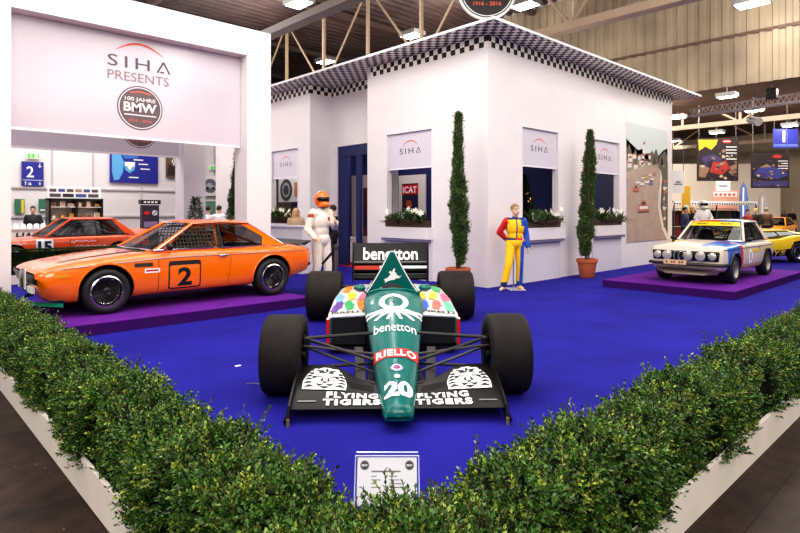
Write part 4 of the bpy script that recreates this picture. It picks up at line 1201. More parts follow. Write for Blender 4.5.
# prints
for s in (-1, 1):
    PC = [blk, orange, M('vent_black', (40, 36, 34), .5), wht, red, M('shut_line', (120, 52, 8), .6)]
    m = MB(); fl = FL(m, fn=sideC(s), maxlen=.05, step=.0012)
    def rr_(x0, x1, z0, z1, r=.03):
        p = []
        for cx_, cz, a in ((x1 - r, z1 - r, 0), (x0 + r, z1 - r, PI / 2), (x0 + r, z0 + r, PI), (x1 - r, z0 + r, 1.5 * PI)):
            for k in range(5): p.append((cx_ + r * math.cos(a + k * PI / 8), cz + r * math.sin(a + k * PI / 8)))
        return p
    cx0, cz0 = 1.10, .47
    fl.poly(rr_(cx0 - .25, cx0 + .25, cz0 - .21, cz0 + .21, .04), 0, 1); fl.poly(rr_(cx0 - .23, cx0 + .23, cz0 - .19, cz0 + .145, .025), 1, 2)
    fl2_ = FL(m, fn=lambda a, b, k: sideC(s)(cx0 + (a if s < 0 else -a), cz0 + b, k), maxlen=.05, step=.0012)
    fl2_.text('2', 0, -.03, w=.22, h=.28, mi=0, layer=3, bold=.035)
    m.build('door_number', PC, shell, ang=0)
    m = MB(); fl = FL(m, fn=sideC(s), maxlen=.05, step=.0012); fl.rect(.36, .62, .625, .68, 2, 1); m.build('side_vent', PC, shell, ang=0)
    m = MB(); fl = FL(m, fn=sideC(s), maxlen=.05, step=.0012); fl.rect(.50, .72, .53, .595, 3, 1); fl.rect(.52, .70, .55, .577, 4, 2); m.build('sticker', PC, shell, ang=0)
    m = MB(); fl = FL(m, fn=sideC(s), maxlen=.05, step=.0012)
    fl.poly([(.70, .20), (.708, .20), (.708, .76), (.70, .76)], 5, 1); fl.poly([(1.80, .28), (1.808, .28), (1.86, .76), (1.852, .76)], 5, 1)
    m.build('door_gap_lines', PC, shell, ang=0)
m = MB(); fl = FL(m, fn=topC, maxlen=.05, step=.0015)
fl.poly([(-.55, -.50), (.35, -.56), (.55, -.54), (.55, -.50), (.3, -.48), (-.5, -.46)], 0); fl.poly([(-.55, .50), (.35, .56), (.55, .54), (.55, .50), (.3, .48), (-.5, .46)], 0)
fl.rect(.47, .60, -.6, .6, 0)
m.build('bonnet_stripe', [blk], shell, ang=0)
# nose: headlamp panels, double lamps, kidney grille, indicators, silver tapes
m = MB(); fl = FL(m, fn=frontC, maxlen=.04, step=.002)
for s in (-1, 1): fl.poly([(s * .12, .575), (s * .68, .59), (s * .71, .56), (s * .69, .45), (s * .12, .43)], 0)
m.build('grille_panel', [black], shell, ang=0)
for s in (-1, 1):
    for yy in (.36, .54):
        m = MB(); m.lathe([(.001, -.02), (.06, -.015), (.072, .0), (.074, .06), (.001, .06)], 20, (-.80 + yy * .05, s * yy, .51), 'X'); m.build('headlamp', [lamp_glass], CSL)
    m = MB(); m.tube([(-.845, s * .06, .36), (-.86, s * .065, .5), (-.835, s * .06, .625), (-.835, s * .02, .625), (-.86, s * .015, .5), (-.845, s * .02, .36)], .012, 6, closed=True); m.build('kidney_grille', [chrome], CSL)
    m = MB(); fl = FL(m, fn=sideC(s), maxlen=.05); fl.poly([(-.64, .54), (-.46, .547), (-.44, .565), (-.48, .59), (-.62, .585)], 0); m.build('indicator', [amber], shell, ang=0)
    m = MB(); m.prism([(-.845, s * .16, .36), (-.845, s * .26, .36), (-.83, s * .16, .63), (-.83, s * .08, .63)], (-.012, 0, 0)); m.build('tape_stripe', [silver_tape], CSL, ang=0)
m = MB(); m.loft([[(-.80 + .28 * abs(t) ** 2.5, t * .80, .20), (-.86 + .28 * abs(t) ** 2.5, t * .82, .16), (-.80 + .28 * abs(t) ** 2.5, t * .80, .145)] for t in np.linspace(-1, 1, 17)], 0); m.build('front_spoiler', [green_lip], CSL)
m = MB(); m.bb(-.815, -.70, -.18, .18, .30, .40); m.build('air_intake', [black_matte], CSL, bevel=.02)
m = MB(); m.bb(-.835, -.80, -.56, -.24, .33, .41); m.build('number_plate', [wht], CSL, ang=0)
m = MB(); m.loft([[(3.28, y, .83), (3.50, y, .895), (3.51, y, .88), (3.38, y, .81)] for y in np.linspace(-.68, .68, 9)], 0); m.build('boot_spoiler', [black], CSL)
m = MB(); m.tube([(3.42, -.72, .48), (3.52, -.55, .48), (3.54, 0, .48), (3.52, .55, .48), (3.42, .72, .48)], .04, 8, flat=(1, .9)); m.build('rear_bumper', [chrome], CSL)
for s in (-1, 1):
    m = MB(); m.bb(3.44, 3.475, s * .38, s * .66, .62, .75); m.build('tail_lamp', [M('tail_red', (170, 20, 20), .2)], CSL, bevel=.01)

# ---------------------------------------------------------------- white rally saloon
cream = M('rally_cream', (220, 208, 190), 0.32, noise=.07, scale=5, coat=.3)
r_blue = M('rally_blue', (46, 110, 200), 0.3, coat=.3); r_red = M('rally_red', (206, 66, 40), 0.3, coat=.3); r_yel = M('rally_yellow', (240, 200, 30), .4); r_dirt = M('rally_dirt', (196, 168, 120), .6, noise=.2, scale=8)
FL2, = (at(732, 283.5, PH),)
RAL = thing('rally_saloon', 'cream white rally saloon with round lamps, yellow sunstrip and a blue and red wing', 'car', (FL2[0] + .02, FL2[1] + .66, PH), 0, None, .905)
WBR = 2.45
stR = [(-.70, .70, .64, .40, .745, .79), (-.685, .735, .68, .34, .76, .815), (-.60, .765, .70, .28, .775, .845), (-.3, .785, .71, .24, .79, .865), (.3, .79, .72, .22, .80, .89), (1.0, .79, .72, .22, .805, .905), (1.8, .79, .72, .22, .805, .90), (2.5, .785, .72, .24, .80, .89), (3.0, .76, .70, .30, .785, .87), (3.25, .72, .68, .36, .76, .835), (3.30, .68, .65, .42, .74, .80)]
RR = .30
def colR(p):
    x, y, z = p
    if 1.0 < x < 2.9 and abs(y) < .6 and z > .78: return 2
    if y < -.3 and z > .3:
        if x < .0 and (z < .82 or y < -.58): return 3 if x > -.45 else 0
        if x < .36: return 3
        if x < .58: return 4
    if -.1 + .9 * (y + .75) < x < .95 and y < .1 and z > .8 and x > (y + .6) * 1.2 + .1: return 3
    if z < .36 and x > .3: return 5
    return 0
rsh = car_shell('body_shell', RAL, stR, [cream, black_matte, black_matte, r_blue, r_red, r_dirt], [(0, RR + .015, RR + .04, .48), (WBR, RR + .015, RR + .04, .48)], colR, sh=.02)
sideR, topR, frontR = surf(rsh)
for s in (-1, 1):
    for x in (0, WBR): road_wheel(RAL, x, s * .695, RR, .22, s, .19, 8, (M('rally_rim', (150, 146, 140), .4, .4), M('rally_spoke', (110, 106, 102), .4, .4)))
    arch_lip(sideR(s), 0, RR + .015, RR + .04, s, black, RAL, r=.028); arch_lip(sideR(s), WBR, RR + .015, RR + .04, s, black, RAL, r=.028)
    xs = np.linspace(-.62, 3.2, 30); side_tube(sideR(s), xs, 0.745 + 0 * xs, .009, 'side_trim', chrome, RAL)
    m = MB(); m.ell((.82, s * .83, .93), (.05, .07, .055)); m.tube([(.86, s * .74, .86), (.83, s * .80, .91)], .012, 6); m.build('mirror', [black], RAL)
    m = MB(); m.box((1.72, s * .80, .74), (.13, .02, .03)); m.build('door_handle', [chrome], RAL)
    m = MB(); m.bb(WBR + .30, WBR + .32, s * .58, s * .80, .06, .34); m.build('mud_flap', [black], RAL, ang=0)
gR = dict(xw0=.82, xw1=1.28, xr1=2.32, xr0=2.80, zw=.885, zr=1.315, zrw=.88, yb=.72, yr=.56, crown=.05, xb=[(1.78, 1.72)], xq=2.52, xqt=2.25)
def roofR(c):
    if c.y < -.1 and c.x < 1.6: return 2
    if c.x < 1.35: return 1
    return 0
fwR = greenhouse(RAL, gR, cream, roofR, [cream, r_red, r_blue])
cabin(RAL, .9, [1.5], .68, .86, 1.3, -.32, seat_blk, M('cage_white', (222, 218, 214), .4), 2.75, .56)
m = MB(); fl = FL(m, fn=lambda u, v, k: fwR((u + .68) / 1.36, v) + Vector((-.008 - k, 0, .003 + k * .3)), maxlen=.08, step=.002)
fl.rect(-.66, .66, .77, .985, 0); fl.text('ADAC', .33, .88, w=-.34, h=.10, mi=1, layer=2, bold=.03); fl.text('ADAC', -.33, .88, w=-.34, h=.10, mi=1, layer=2, bold=.03)
m.build('sunstrip', [r_yel, blk], RAL, ang=0)
m = MB(); fl = FL(m, fn=frontR, maxlen=.06, step=.002); fl.poly([(-.68, .71), (.68, .71), (.70, .68), (.68, .50), (-.68, .50), (-.70, .68)], 0); m.build('grille_panel', [black], rsh, ang=0)
for k, y in enumerate((-.57, -.355, -.10, .33, .565)):
    big = k in (1, 2, 3)
    x = -.74 - (.08 if big else .01); r = .105 if big else .085
    m = MB(); m.lathe([(.001, -.03), (r * .6, -.026), (r * .92, -.012), (r * .95, 0)], 24, (x, y, .61), 'X'); o = m.build('spot_lamp' if big else 'headlamp', [lamp_glass], RAL)
    m = MB(); m.lathe([(r * .93, -.012), (r, -.01), (r, .03), (r * .6, .08), (.01, .09), (.01, .03)], 24, (x, y, .61), 'X'); m.build('lamp_rim', [chrome], o)
m = MB(); m.tube([(-.835, -.02, .50), (-.845, -.03, .6), (-.835, -.02, .70), (-.835, .06, .70), (-.845, .07, .6), (-.835, .06, .50)], .01, 6, closed=True); m.tube([(-.80, .10, .50), (-.81, .11, .6), (-.80, .10, .70), (-.80, .18, .70), (-.81, .19, .6), (-.80, .18, .50)], .01, 6, closed=True); m.build('kidney_grille', [chrome], RAL)
m = MB(); m.tube([(-.45, -.80, .43), (-.68, -.76, .43), (-.76, -.60, .43), (-.79, 0, .43), (-.76, .60, .43), (-.68, .76, .43), (-.45, .80, .43)], .042, 8, flat=(1, .8)); m.build('front_bumper', [M('bumper_dark', (52, 46, 48), .4, .3)], RAL)
m = MB(); m.prism([(-.62, -.70, .36), (-.80, -.52, .34), (-.80, .52, .34), (-.62, .70, .36), (-.60, .62, .22), (-.74, .40, .2), (-.74, -.40, .2), (-.60, -.62, .22)], (.02, 0, 0)); m.build('bash_plate', [M('bash_metal', (140, 128, 118), .45, .5)], RAL, ang=0)
m = MB(); m.bb(-.85, -.838, -.08, .40, .415, .515, 0); fl = FL(m, (-.85, .16, .465), (0, -1, 0), (0, 0, 1)); [fl.rect(-.19 + .055 * k, -.155 + .055 * k, -.025, .025, 1) for k in (0, 2, 3, 5, 6)]; m.build('number_plate', [M('plate_old', (214, 184, 150), .5), M('plate_txt', (140, 70, 50), .5)], RAL, ang=0)
RP = [wht, M('rally_print', (96, 96, 120), .5), r_yel]
def ral_print(name, draw):
    m = MB(); draw(FL(m, fn=sideR(-1), maxlen=.05, step=.0015)); m.build(name, RP, rsh, ang=0)
ral_print('door_number', lambda fl: (fl.disc(1.08, .54, .15, 0, 1, 24, .17), fl.text('8', 1.08, .54, w=.10, h=.20, mi=1, layer=2, bold=.02)))
ral_print('door_gap_lines', lambda fl: (fl.poly([(.79, .25), (.80, .25), (.80, .78), (.79, .78)], 1), fl.poly([(1.83, .3), (1.84, .3), (1.86, .78), (1.85, .78)], 1)))
ral_print('sticker', lambda fl: fl.rect(1.25, 1.75, .62, .70, 2)); ral_print('side_stripe', lambda fl: fl.poly([(2.0, .68), (2.5, .70), (2.9, .74), (2.9, .70), (2.4, .64)], 2))

# ---------------------------------------------------------------- simpler cars further back
def back_car(name, label, loc, rz, mats_body, colour, roof_m, scale=1.0, L=4.3, low=0.0, wheel_m=None, cage=None, flare=.0, group=None):
    c = thing(name, label, 'car', loc, rz, group, scale)
    wb = 2.55; R = .31; dz = -low
    st = [(-.80, .70, .64, .42, .62, .665 ), (-.77, .76, .70, .30, .64, .70), (-.6, .82, .74, .20, .68, .745), (0, .845 + flare, .76, .19, .745, .80), (.8, .835, .76, .19, .80 + dz * .3, .86 + dz * .3), (1.8, .835, .76, .19, .82 + dz * .3, .88 + dz * .3), (2.55, .845 + flare, .76, .20, .82, .885), (3.1, .80, .74, .28, .81, .88), (3.35, .76, .72, .36, .78, .85), (3.4, .72, .69, .42, .75, .81)]
    sh = car_shell('body_shell', c, st, [mats_body[0], black_matte, black_matte] + list(mats_body[1:]), [(0, R + .01, R + .04, .5), (wb, R + .01, R + .04, .5)], lambda p: 2 if (.95 < p[0] < 2.9 and abs(p[1]) < .62 and p[2] > .78) else colour(p), n=60)
    wm = wheel_m or (alu_lip, gold_dark)
    for s in (-1, 1):
        for x in (0, wb): road_wheel(c, x, s * (.735 + flare), R, .23, s, .205, 10, wm)
    g = dict(xw0=.72, xw1=1.36, xr1=2.48, xr0=3.02, zw=.85 + dz * .3, zr=1.30 + dz, zrw=.88, yb=.76, yr=.58, crown=.05, xb=[(1.32, 1.52), (1.98, 1.98)] if L > 4 else [(1.9, 1.9)], xq=2.74, xqt=2.40, chrome=False)
    greenhouse(c, g, roof_m)
    cabin(c, .95, [1.7], .72, .84 + dz * .3, 1.28 + dz, .34, seat_blk, cage, 2.9, .58)
    for s in (-1, 1):
        for yy in (.40, .58):
            m = MB(); m.lathe([(.001, -.02), (.065, -.014), (.075, .0), (.075, .05), (.001, .05)], 18, (-.79, s * yy, .53), 'X'); m.build('headlamp', [lamp_glass], c)
        m = MB(); m.ell((.88, s * .90, .90), (.05, .08, .055)); m.tube([(.92, s * .8, .84), (.9, s * .86, .89)], .012, 6); m.build('mirror', [black], c)
    m = MB(); m.bb(-.82, -.80, -.68, .68, .46, .60); m.build('grille_panel', [black], c, bevel=.008)
    m = MB(); m.tube([(-.55, -.83, .36), (-.80, -.70, .36), (-.86, 0, .36), (-.80, .70, .36), (-.55, .83, .36)], .05, 8, flat=(1, 1.2)); m.build('front_bumper', [mats_body[0]], c)
    return c, sh
SX, SY = atd(44, 15.6)
red_orange = M('saloon_orange', (232, 84, 22), .22, coat=.6)
SED, ssh = back_car('racing_saloon', 'orange four-door racing saloon with a white number 15 panel, parked behind the coupe', (SX - .72, SY + .75, 0), 0, [red_orange], lambda p: 0, red_orange, 1.03, cage=M('cage_white'))
sideS, topS, frontS = surf(ssh)
def sed_print(name, draw):
    m = MB(); draw(FL(m, fn=sideS(-1), maxlen=.06, step=.002)); m.build(name, [wht, blk], ssh, ang=0)
sed_print('door_number', lambda fl: (fl.rect(.50, .90, .40, .78, 0), fl.text('15', .70, .59, w=.32, h=.30, mi=1, layer=2, bold=.05)))
def scribble(fl, x0, x1, z, h, seed):
    rnd = random.Random(seed); x = x0; pts = []
    while x < x1: pts.append((x, z + rnd.uniform(-.5, .5) * h)); x += h * rnd.uniform(.25, .55)
    fl.stroke(pts, .014, 0)
sed_print('painted_script', lambda fl: scribble(fl, 1.30, 1.95, .70, .07, 3)); sed_print('painted_script', lambda fl: scribble(fl, 1.42, 2.2, .57, .07, 5)); sed_print('painted_script', lambda fl: scribble(fl, -.35, .3, .69, .05, 7))
sed_print('door_gap_lines', lambda fl: (fl.poly([(1.28, .22), (1.29, .22), (1.31, .8), (1.30, .8)], 1), fl.poly([(1.97, .22), (1.98, .22), (1.99, .8), (1.98, .8)], 1)))
m = MB(); m.loft([[(3.2, y, .87), (3.46, y, 1.0), (3.47, y, .985), (3.3, y, .86)] for y in np.linspace(-.7, .7, 7)], 0); m.build('boot_spoiler', [red_orange], SED)
# cars beyond the rally saloon
yel = M('yellow_paint', (248, 206, 16), .22, coat=.6); redp = M('red_gloss', (214, 30, 26), .22, coat=.6); orp = M('amber_paint', (244, 150, 40), .25, coat=.5)
p = at(797, 262.5); ya = math.radians(-22)
YCAR, ysh = back_car('touring_car', 'yellow wide-arched touring car with dark lower sides at the right edge', (p[0] - 2.55 * math.cos(ya) - .83 * math.sin(ya), p[1] - 2.55 * math.sin(ya) + .83 * math.cos(ya), 0), ya, [yel, black], lambda p: 3 if p[2] < .42 else 0, yel, 1.0, L=3.9, low=.33, flare=.05)
sideY, _, _ = surf(ysh)
m = MB(); fl = FL(m, fn=sideY(-1), maxlen=.06, step=.002); fl.text('AYS', 1.62, .31, w=.85, h=.17, mi=0, bold=.04, spacing=1.2); m.build('lettering', [yel, blk], ysh, ang=0)
for x_, y_, mats, rm, lab in ((22.9, 7.45, [redp, wht], white_body, 'red touring car with a white tail behind the yellow one'), (34.3, 8.6, [orp, wht], orp, 'amber orange touring car farther back than the red one')):
    back_car('touring_car', lab, (x_, y_, 0), 0, mats, lambda q: 3 if (q[0] > 2.0 and q[2] < .6) else 0, rm, 1.0, L=3.9, low=.1)
# ================================================================== PEOPLE AND MANNEQUINS
def hand(mb, w, d, n, side, k=1.0, curl=.35):
    """palm, four fingers and a thumb; d along the hand, n palm normal, side = direction of the thumb"""
    d = Vector(d).normalized(); s = Vector(side); s = (s - d * s.dot(d)).normalized(); n = d.cross(s); 
    if n.dot(Vector(n)) < 0: n = -n
    w = Vector(w)
    R = Matrix((d, s, n)).transposed()
    mb.ell(w + d * .048 * k, (.056 * k, .042 * k, .019 * k), R=R)
    mb.cap(w - d * .02, w + d * .03, .028 * k, .03 * k, 8)
    for i, (o, L) in enumerate(((.030, .070), (.010, .080), (-.010, .074), (-.029, .058))):
        p = w + d * .088 * k + s * o * k; dd = d.copy(); L *= k
        for q in range(3):
            seg = L * (.45, .32, .26)[q]; dd = (dd + n * curl * (.35 + .35 * q)).normalized()
            p2 = p + dd * seg; mb.cap(p, p2, (.0098 - .0008 * q) * k, (.0092 - .001 * q) * k, 7); p = p2
    p = w + d * .025 * k + s * .034 * k; dd = (d * .75 + s * .75 + n * .25).normalized()
    for q in range(2):
        p2 = p + dd * (.036, .03)[q] * k; mb.cap(p, p2, .0125 * k, .0105 * k, 7); p = p2; dd = (dd * .8 + d * .4 + n * .15).normalized()
BASE = dict(pel=(0, 0, .96), bel=(0, 0, 1.10), che=(.0, 0, 1.27), nec=(-.005, 0, 1.47), hea=(.02, 0, 1.625),
            shL=(0, .175, 1.41), elL=(-.03, .235, 1.14), wrL=(.04, .245, .90), hdL=(.06, .0, -1), thL=(1, 0, 0),
            shR=(0, -.175, 1.41), elR=(-.03, -.235, 1.14), wrR=(.04, -.245, .90), hdR=(.06, 0, -1), thR=(1, 0, 0),
            hiL=(0, .085, .93), knL=(.02, .10, .51), anL=(-.01, .105, .085), toL=(.16, .125, .03),
            hiR=(0, -.085, .93), knR=(.02, -.10, .51), anR=(-.01, -.105, .085), toR=(.16, -.125, .03))
def figure_parts(mb, J, inf=0.0, what='body', fem=False, girth=1.0):
    g = girth; V = lambda k: Vector(J[k])
    if what in ('body', 'cloth'):
        mb.ell(V('che'), (.115 * g + inf, (.155 if fem else .172) * g + inf, .19 + inf)); mb.ell(V('bel'), (.10 * g + inf, .135 * g + inf, .16 + inf)); mb.ell(V('pel'), (.115 * g + inf, (.165 if fem else .155) * g + inf, .13 + inf))
        for s in 'LR':
            mb.cap(V('che') + Vector((0, 0, .10)), V('sh' + s) - Vector((0, 0, .012)), .078 + inf, .056 + inf)
            mb.cap(V('sh' + s), V('el' + s), .054 * g + inf, .043 * g + inf); mb.cap(V('el' + s), V('wr' + s), .043 * g + inf, .030 + inf * 1.2)
            mb.cap(V('hi' + s), V('kn' + s), .085 * g + inf, .058 * g + inf); mb.cap(V('kn' + s), V('an' + s) + Vector((0, 0, .0 if what == 'body' else .03)), .057 * g + inf, .040 + inf * 1.2)
        mb.cap(V('nec') - Vector((0, 0, .06)), V('nec') + Vector((.005, 0, -.005 if what == 'cloth' else .03)), .075 + inf * .6, .056 + inf * .5)
    if what == 'body':
        h = V('hea'); mb.cap(V('nec') - Vector((0, 0, .03)), h + Vector((-.012, 0, -.05)), .058, .054)
        yaw = J.get('yaw', 0); R = Matrix.Rotation(yaw, 3, 'Z'); L = lambda x, y, z: h + R @ Vector((x, y, z))
        mb.ell(L(-.008, 0, .025), (.098, .076, .098), R=R); mb.ell(L(.018, 0, -.035), (.074, .062, .082), R=R); mb.ell(L(.045, 0, -.082), (.035, .034, .028), R=R)
        mb.cap(L(.085, 0, .012), L(.108, 0, -.028), .009, .015, 8); mb.ell(L(.082, 0, .028), (.014, .05, .012), R=R)
        mb.ell(L(.082, 0, -.058), (.012, .026, .010), R=R)
        for s in (-1, 1): mb.ell(L(-.005, s * .078, -.008), (.022, .010, .032), R=R)
        for s, sg in (('L', 1), ('R', -1)):
            hand(mb, V('wr' + s), V('hd' + s), None, V('th' + s), 1.0, J.get('curl', .35))
            mb.cap(V('an' + s) + Vector((-.03, 0, -.035)), V('to' + s), .042, .030); mb.cap(V('an' + s), V('an' + s) + Vector((-.01, 0, -.04)), .04, .042)
def person(name, label, cat, loc, rz, J=None, H=1.75, skin=(224, 178, 150), cloth=None, cloth_mats=(), cloth_fn=None, hair=None, hair_long=False, shoes=None, fem=False, vox=.0085, helmet=None, group=None, inf=.016, stand=None, girth=1.0, bare=False):
    k = H / 1.75
    j = dict(BASE); j.update(J or {})
    t = thing(name, label, cat, loc, rz, group, k)
    mb = MB(); figure_parts(mb, j, 0, 'body', fem, girth)
    me = remeshed(mb, vox, 4)
    h = Vector(j['hea']); R = Matrix.Rotation(-j.get('yaw', 0), 3, 'Z')
    sk = M('skin_%d_%d_%d' % skin, skin, .5); dark = M('eye_dark', (46, 36, 34), .4); lip = M('lip_%d' % skin[0], (min(255, skin[0] - 24), skin[1] - 60, skin[2] - 50), .5); brow = M('brow', (96, 70, 52), .7)
    def fc(p):
        q = R @ (Vector(p) - h)
        if q.x > .05:
            for s in (-1, 1):
                if abs(q.y - s * .031) < .015 and abs(q.z - .006) < .0075: return 1
                if abs(q.y - s * .033) < .022 and abs(q.z - .034) < .006: return 3
            if abs(q.y) < .026 and abs(q.z + .058) < .009: return 2
        return 0
    paint(me, [sk, dark, lip, brow], fc)
    link('body', me, t, 0); me.polygons.foreach_set('use_smooth', [True] * len(me.polygons))
    if cloth:
        mb = MB(); figure_parts(mb, j, inf, 'cloth', fem, girth)
        if cloth == 'jacket':
            V = Vector(j['pel']); mb.ell(V + Vector((0, 0, -.02)), (.14, .185, .2))
        cm = remeshed(mb, vox, 4); paint(cm, list(cloth_mats), cloth_fn or (lambda p: 0))
        link(cloth if cloth != 'jacket' else 'suit', cm, t, 0); cm.polygons.foreach_set('use_smooth', [True] * len(cm.polygons))
    if shoes:
        for s in 'LR':
            a, b = Vector(j['an' + s]), Vector(j['to' + s]); m = MB()
            m.cap(a + Vector((-.035, 0, -.038)), b, .050, .038); m.cap(a + Vector((-.01, 0, .02)), a + Vector((-.012, 0, -.04)), .05, .052)
            sm = remeshed(m, .01, 3); sm.materials.append(shoes); link('shoe', sm, t, 60)
    if hair:
        m = MB(); q = Matrix.Rotation(j.get('yaw', 0), 3, 'Z')
        m.ell(h + q @ Vector((-.016, 0, .040)), (.104, .084, .098), R=q)
        if hair_long:
            m.ell(h + q @ Vector((-.05, 0, -.02)), (.07, .09, .12), R=q)
            for s in (-1, 1): m.cap(h + q @ Vector((-.02, s * .075, .02)), h + q @ Vector((.0, s * .09, -.20)), .04, .03)
        hm = remeshed(m, .01, 2)
        b = bmesh.new(); b.from_mesh(hm)
        Ri = Matrix.Rotation(-j.get('yaw', 0), 3, 'Z')
        kill = [f for f in b.faces if (lambda c: c.x > .035 and c.z < .062 and abs(c.y) < .068 or (not hair_long and c.z < -.02))(Ri @ (f.calc_center_median() - h))]
        bmesh.ops.delete(b, geom=kill, context='FACES'); b.to_mesh(hm); b.free()
        hm.materials.append(hair); link('hair', hm, t, 60)
    if helmet:
        q = Matrix.Rotation(j.get('yaw', 0), 3, 'Z')
        m = MB(); m.ell(h + q @ Vector((0, 0, .015)), (.142, .125, .142), 0, 32, 24, R=q); m.ell(h + q @ Vector((.035, 0, -.075)), (.125, .105, .075), 0, 24, 14, R=q)
        hm = remeshed(m, .008, 4); Ri = Matrix.Rotation(-j.get('yaw', 0), 3, 'Z')
        def hf(p):
            c = Ri @ (Vector(p) - h); return 1 if (c.x > .03 and -.025 < c.z < .055) else (2 if c.z < -.118 else 0)
        paint(hm, [helmet, M('visor_black', (14, 13, 16), .12), black], hf); ho = link('helmet', hm, t, 60)
        m = MB(); 
        for s in (-1, 1): m.tube([h + q @ Vector((.02, s * .124, .02)), h + q @ Vector((.02, s * .134, .02))], .018, 10)
        m.build('visor_screw', [black], ho)
    if stand:
        m = MB(); m.box((0, 0, .008), (.42, .34, .016)); o = m.build('base_plate', [stand], t, bevel=.004)
        m = MB(); m.tube([(-.11, 0, .01), (-.11, 0, .6), (-.07, 0, .9)], .013, 8); m.build('support_rod', [stand], t)
    return t
def face_dir(px, right, toward):
    v = (RT[0] * right - FW[0] * toward, RT[1] * right - FW[1] * toward); return math.atan2(v[1], v[0])
suit_white = M('race_suit_white', (228, 216, 204), .75, noise=.08, scale=14, bump=.3, bscale=40)
suit_yel = M('suit_yellow', (246, 190, 4), .65, noise=.06, scale=10, bump=.3, bscale=45); suit_red = M('suit_red', (206, 32, 26), .65, bump=.3, bscale=45); suit_blue = M('suit_blue', (24, 78, 176), .65, bump=.3, bscale=45); suit_navy = M('suit_dark_blue', (28, 38, 96), .65)
patch = M('suit_patch', (170, 60, 40), .6); black_cloth = M('black_suit', (24, 23, 28), .8, bump=.2, bscale=60); shirt_white = M('white_shirt', (232, 232, 236), .7, bump=.2, bscale=50); hair_dark = M('hair_dark', (44, 32, 28), .6, noise=.3, scale=40); hair_blond = M('hair_blond', (206, 164, 96), .55, noise=.3, scale=40)
shoe_white = M('shoe_white', (226, 218, 208), .5); shoe_black = M('shoe_black', (18, 17, 18), .3)
# driver with orange helmet
p = atd(321, 10.8)
person('mannequin', 'mannequin in a cream racing suit and orange helmet standing behind the orange coupe', 'mannequin', (p[0], p[1], 0), face_dir(313, .75, .65),
       dict(elL=(.06, .26, 1.16), wrL=(.24, .12, 1.24), hdL=(.6, -.6, .35), thL=(0, 0, 1), elR=(-.05, -.26, 1.13), wrR=(.16, -.27, .99), hdR=(1, .05, -.35), thR=(0, .3, 1), anL=(.04, .12, .085), toL=(.20, .15, .03), knL=(.05, .11, .51), anR=(-.06, -.12, .085), toR=(.09, -.16, .03), yaw=.1, curl=.5),
       H=1.92, inf=.02, cloth='race_suit', cloth_mats=[suit_white, patch, M('suit_belt', (206, 196, 186), .7)], cloth_fn=lambda q: 1 if (q[2] > 1.27 and q[2] < 1.34 and .05 < q[1] < .12 and q[0] > .08) or (abs(q[1]) > .21 and 1.33 < q[2] < 1.39) else (2 if 1.03 < q[2] < 1.06 else 0), helmet=M('helmet_orange', (240, 110, 16), .2, coat=.5), shoes=shoe_white)
# yellow suited mannequin
p = at(515, 289.5)
def ysuit(q):
    x, y, z = q
    if 1.015 < z < 1.06 and abs(y) < .2: return 1 if y > -.02 else 3
    if z > 1.06:
        if abs(y) > .175: return 2 if y > 0 else 1
        if z > 1.43: return 3
        if abs(y) < .012 and x > 0: return 3
        return 2 if (y > .10 and z > 1.30) else 0
    if z > .88 and y > .2: return 2
    if z > .88 and y < -.2: return 1
    if y > .085 and x < .10 and z < .98 and y > .05 + .10 * (x + .06): return 2
    if z < .17: return 3
    return 0
person('mannequin', 'mannequin in a yellow, red and blue racing suit at the house corner', 'mannequin', (p[0], p[1], 0), face_dir(515, .12, 1.0),
       dict(elR=(-.10, -.30, 1.17), wrR=(-.13, -.13, 1.02), hdR=(-.25, .8, -.3), thR=(0, 0, 1), elL=(-.02, .24, 1.14), wrL=(.03, .26, .89), knR=(.10, -.17, .52), anR=(.10, -.27, .085), toR=(.22, -.37, .03), knL=(.0, .10, .51), anL=(-.06, .11, .085), toL=(.10, .13, .03), yaw=.35),
       H=1.72, cloth='race_suit', cloth_mats=[suit_yel, suit_red, suit_blue, suit_navy], cloth_fn=ysuit, hair=M('hair_short', (150, 116, 84), .7), stand=M('stand_metal', (190, 190, 196), .25, .8), skin=(226, 186, 158), inf=.022)
# man in black suit
p = at(333, 270.5)
person('person', 'man in a black suit standing with his back to the house entrance', 'person', (p[0], p[1], 0), face_dir(333, -.9, -.25), dict(elR=(.0, -.25, 1.15), wrR=(.2, -.16, 1.18), hdR=(1, .3, .2), elL=(.0, .24, 1.15), wrL=(.2, .16, 1.12), hdL=(1, -.2, .2)), H=1.74, cloth='jacket', cloth_mats=[black_cloth, shirt_white], cloth_fn=lambda q: 1 if (q[2] > 1.45) else 0, hair=hair_dark, shoes=shoe_black, vox=.01)
# woman behind the reception desk
p = atd(296, 15.6)
person('person', 'woman with long blonde hair standing behind the white reception desk', 'person', (p[0], p[1], 0), face_dir(296, .2, 1), dict(), H=1.66, cloth='jacket', cloth_mats=[M('beige_top', (196, 170, 140), .8)], hair=hair_blond, hair_long=True, fem=True, shoes=shoe_black, vox=.011)
p0, p1 = atd(262, 15.2), atd(303, 14.3)
MBd = MB(); v = Vector((p1[0] - p0[0], p1[1] - p0[1], 0)); L = v.length; a = math.atan2(v.y, v.x)
t = thing('reception_desk', 'white reception desk in front of the far window, behind the coupe tail', 'desk', (p0[0], p0[1], 0), a)
MB().bb(0, L, -.02, .02, 0, 1.17).build('front_panel', white, t, ang=0); MB().bb(-.03, L + .03, -.06, .42, 1.17, 1.21).build('desk_top', white_gloss, t, ang=0); MB().bb(0, .04, .02, .4, 0, 1.17).build('side_panel', white, t, ang=0); MB().bb(L - .04, L, .02, .4, 0, 1.17).build('side_panel', white, t, ang=0)
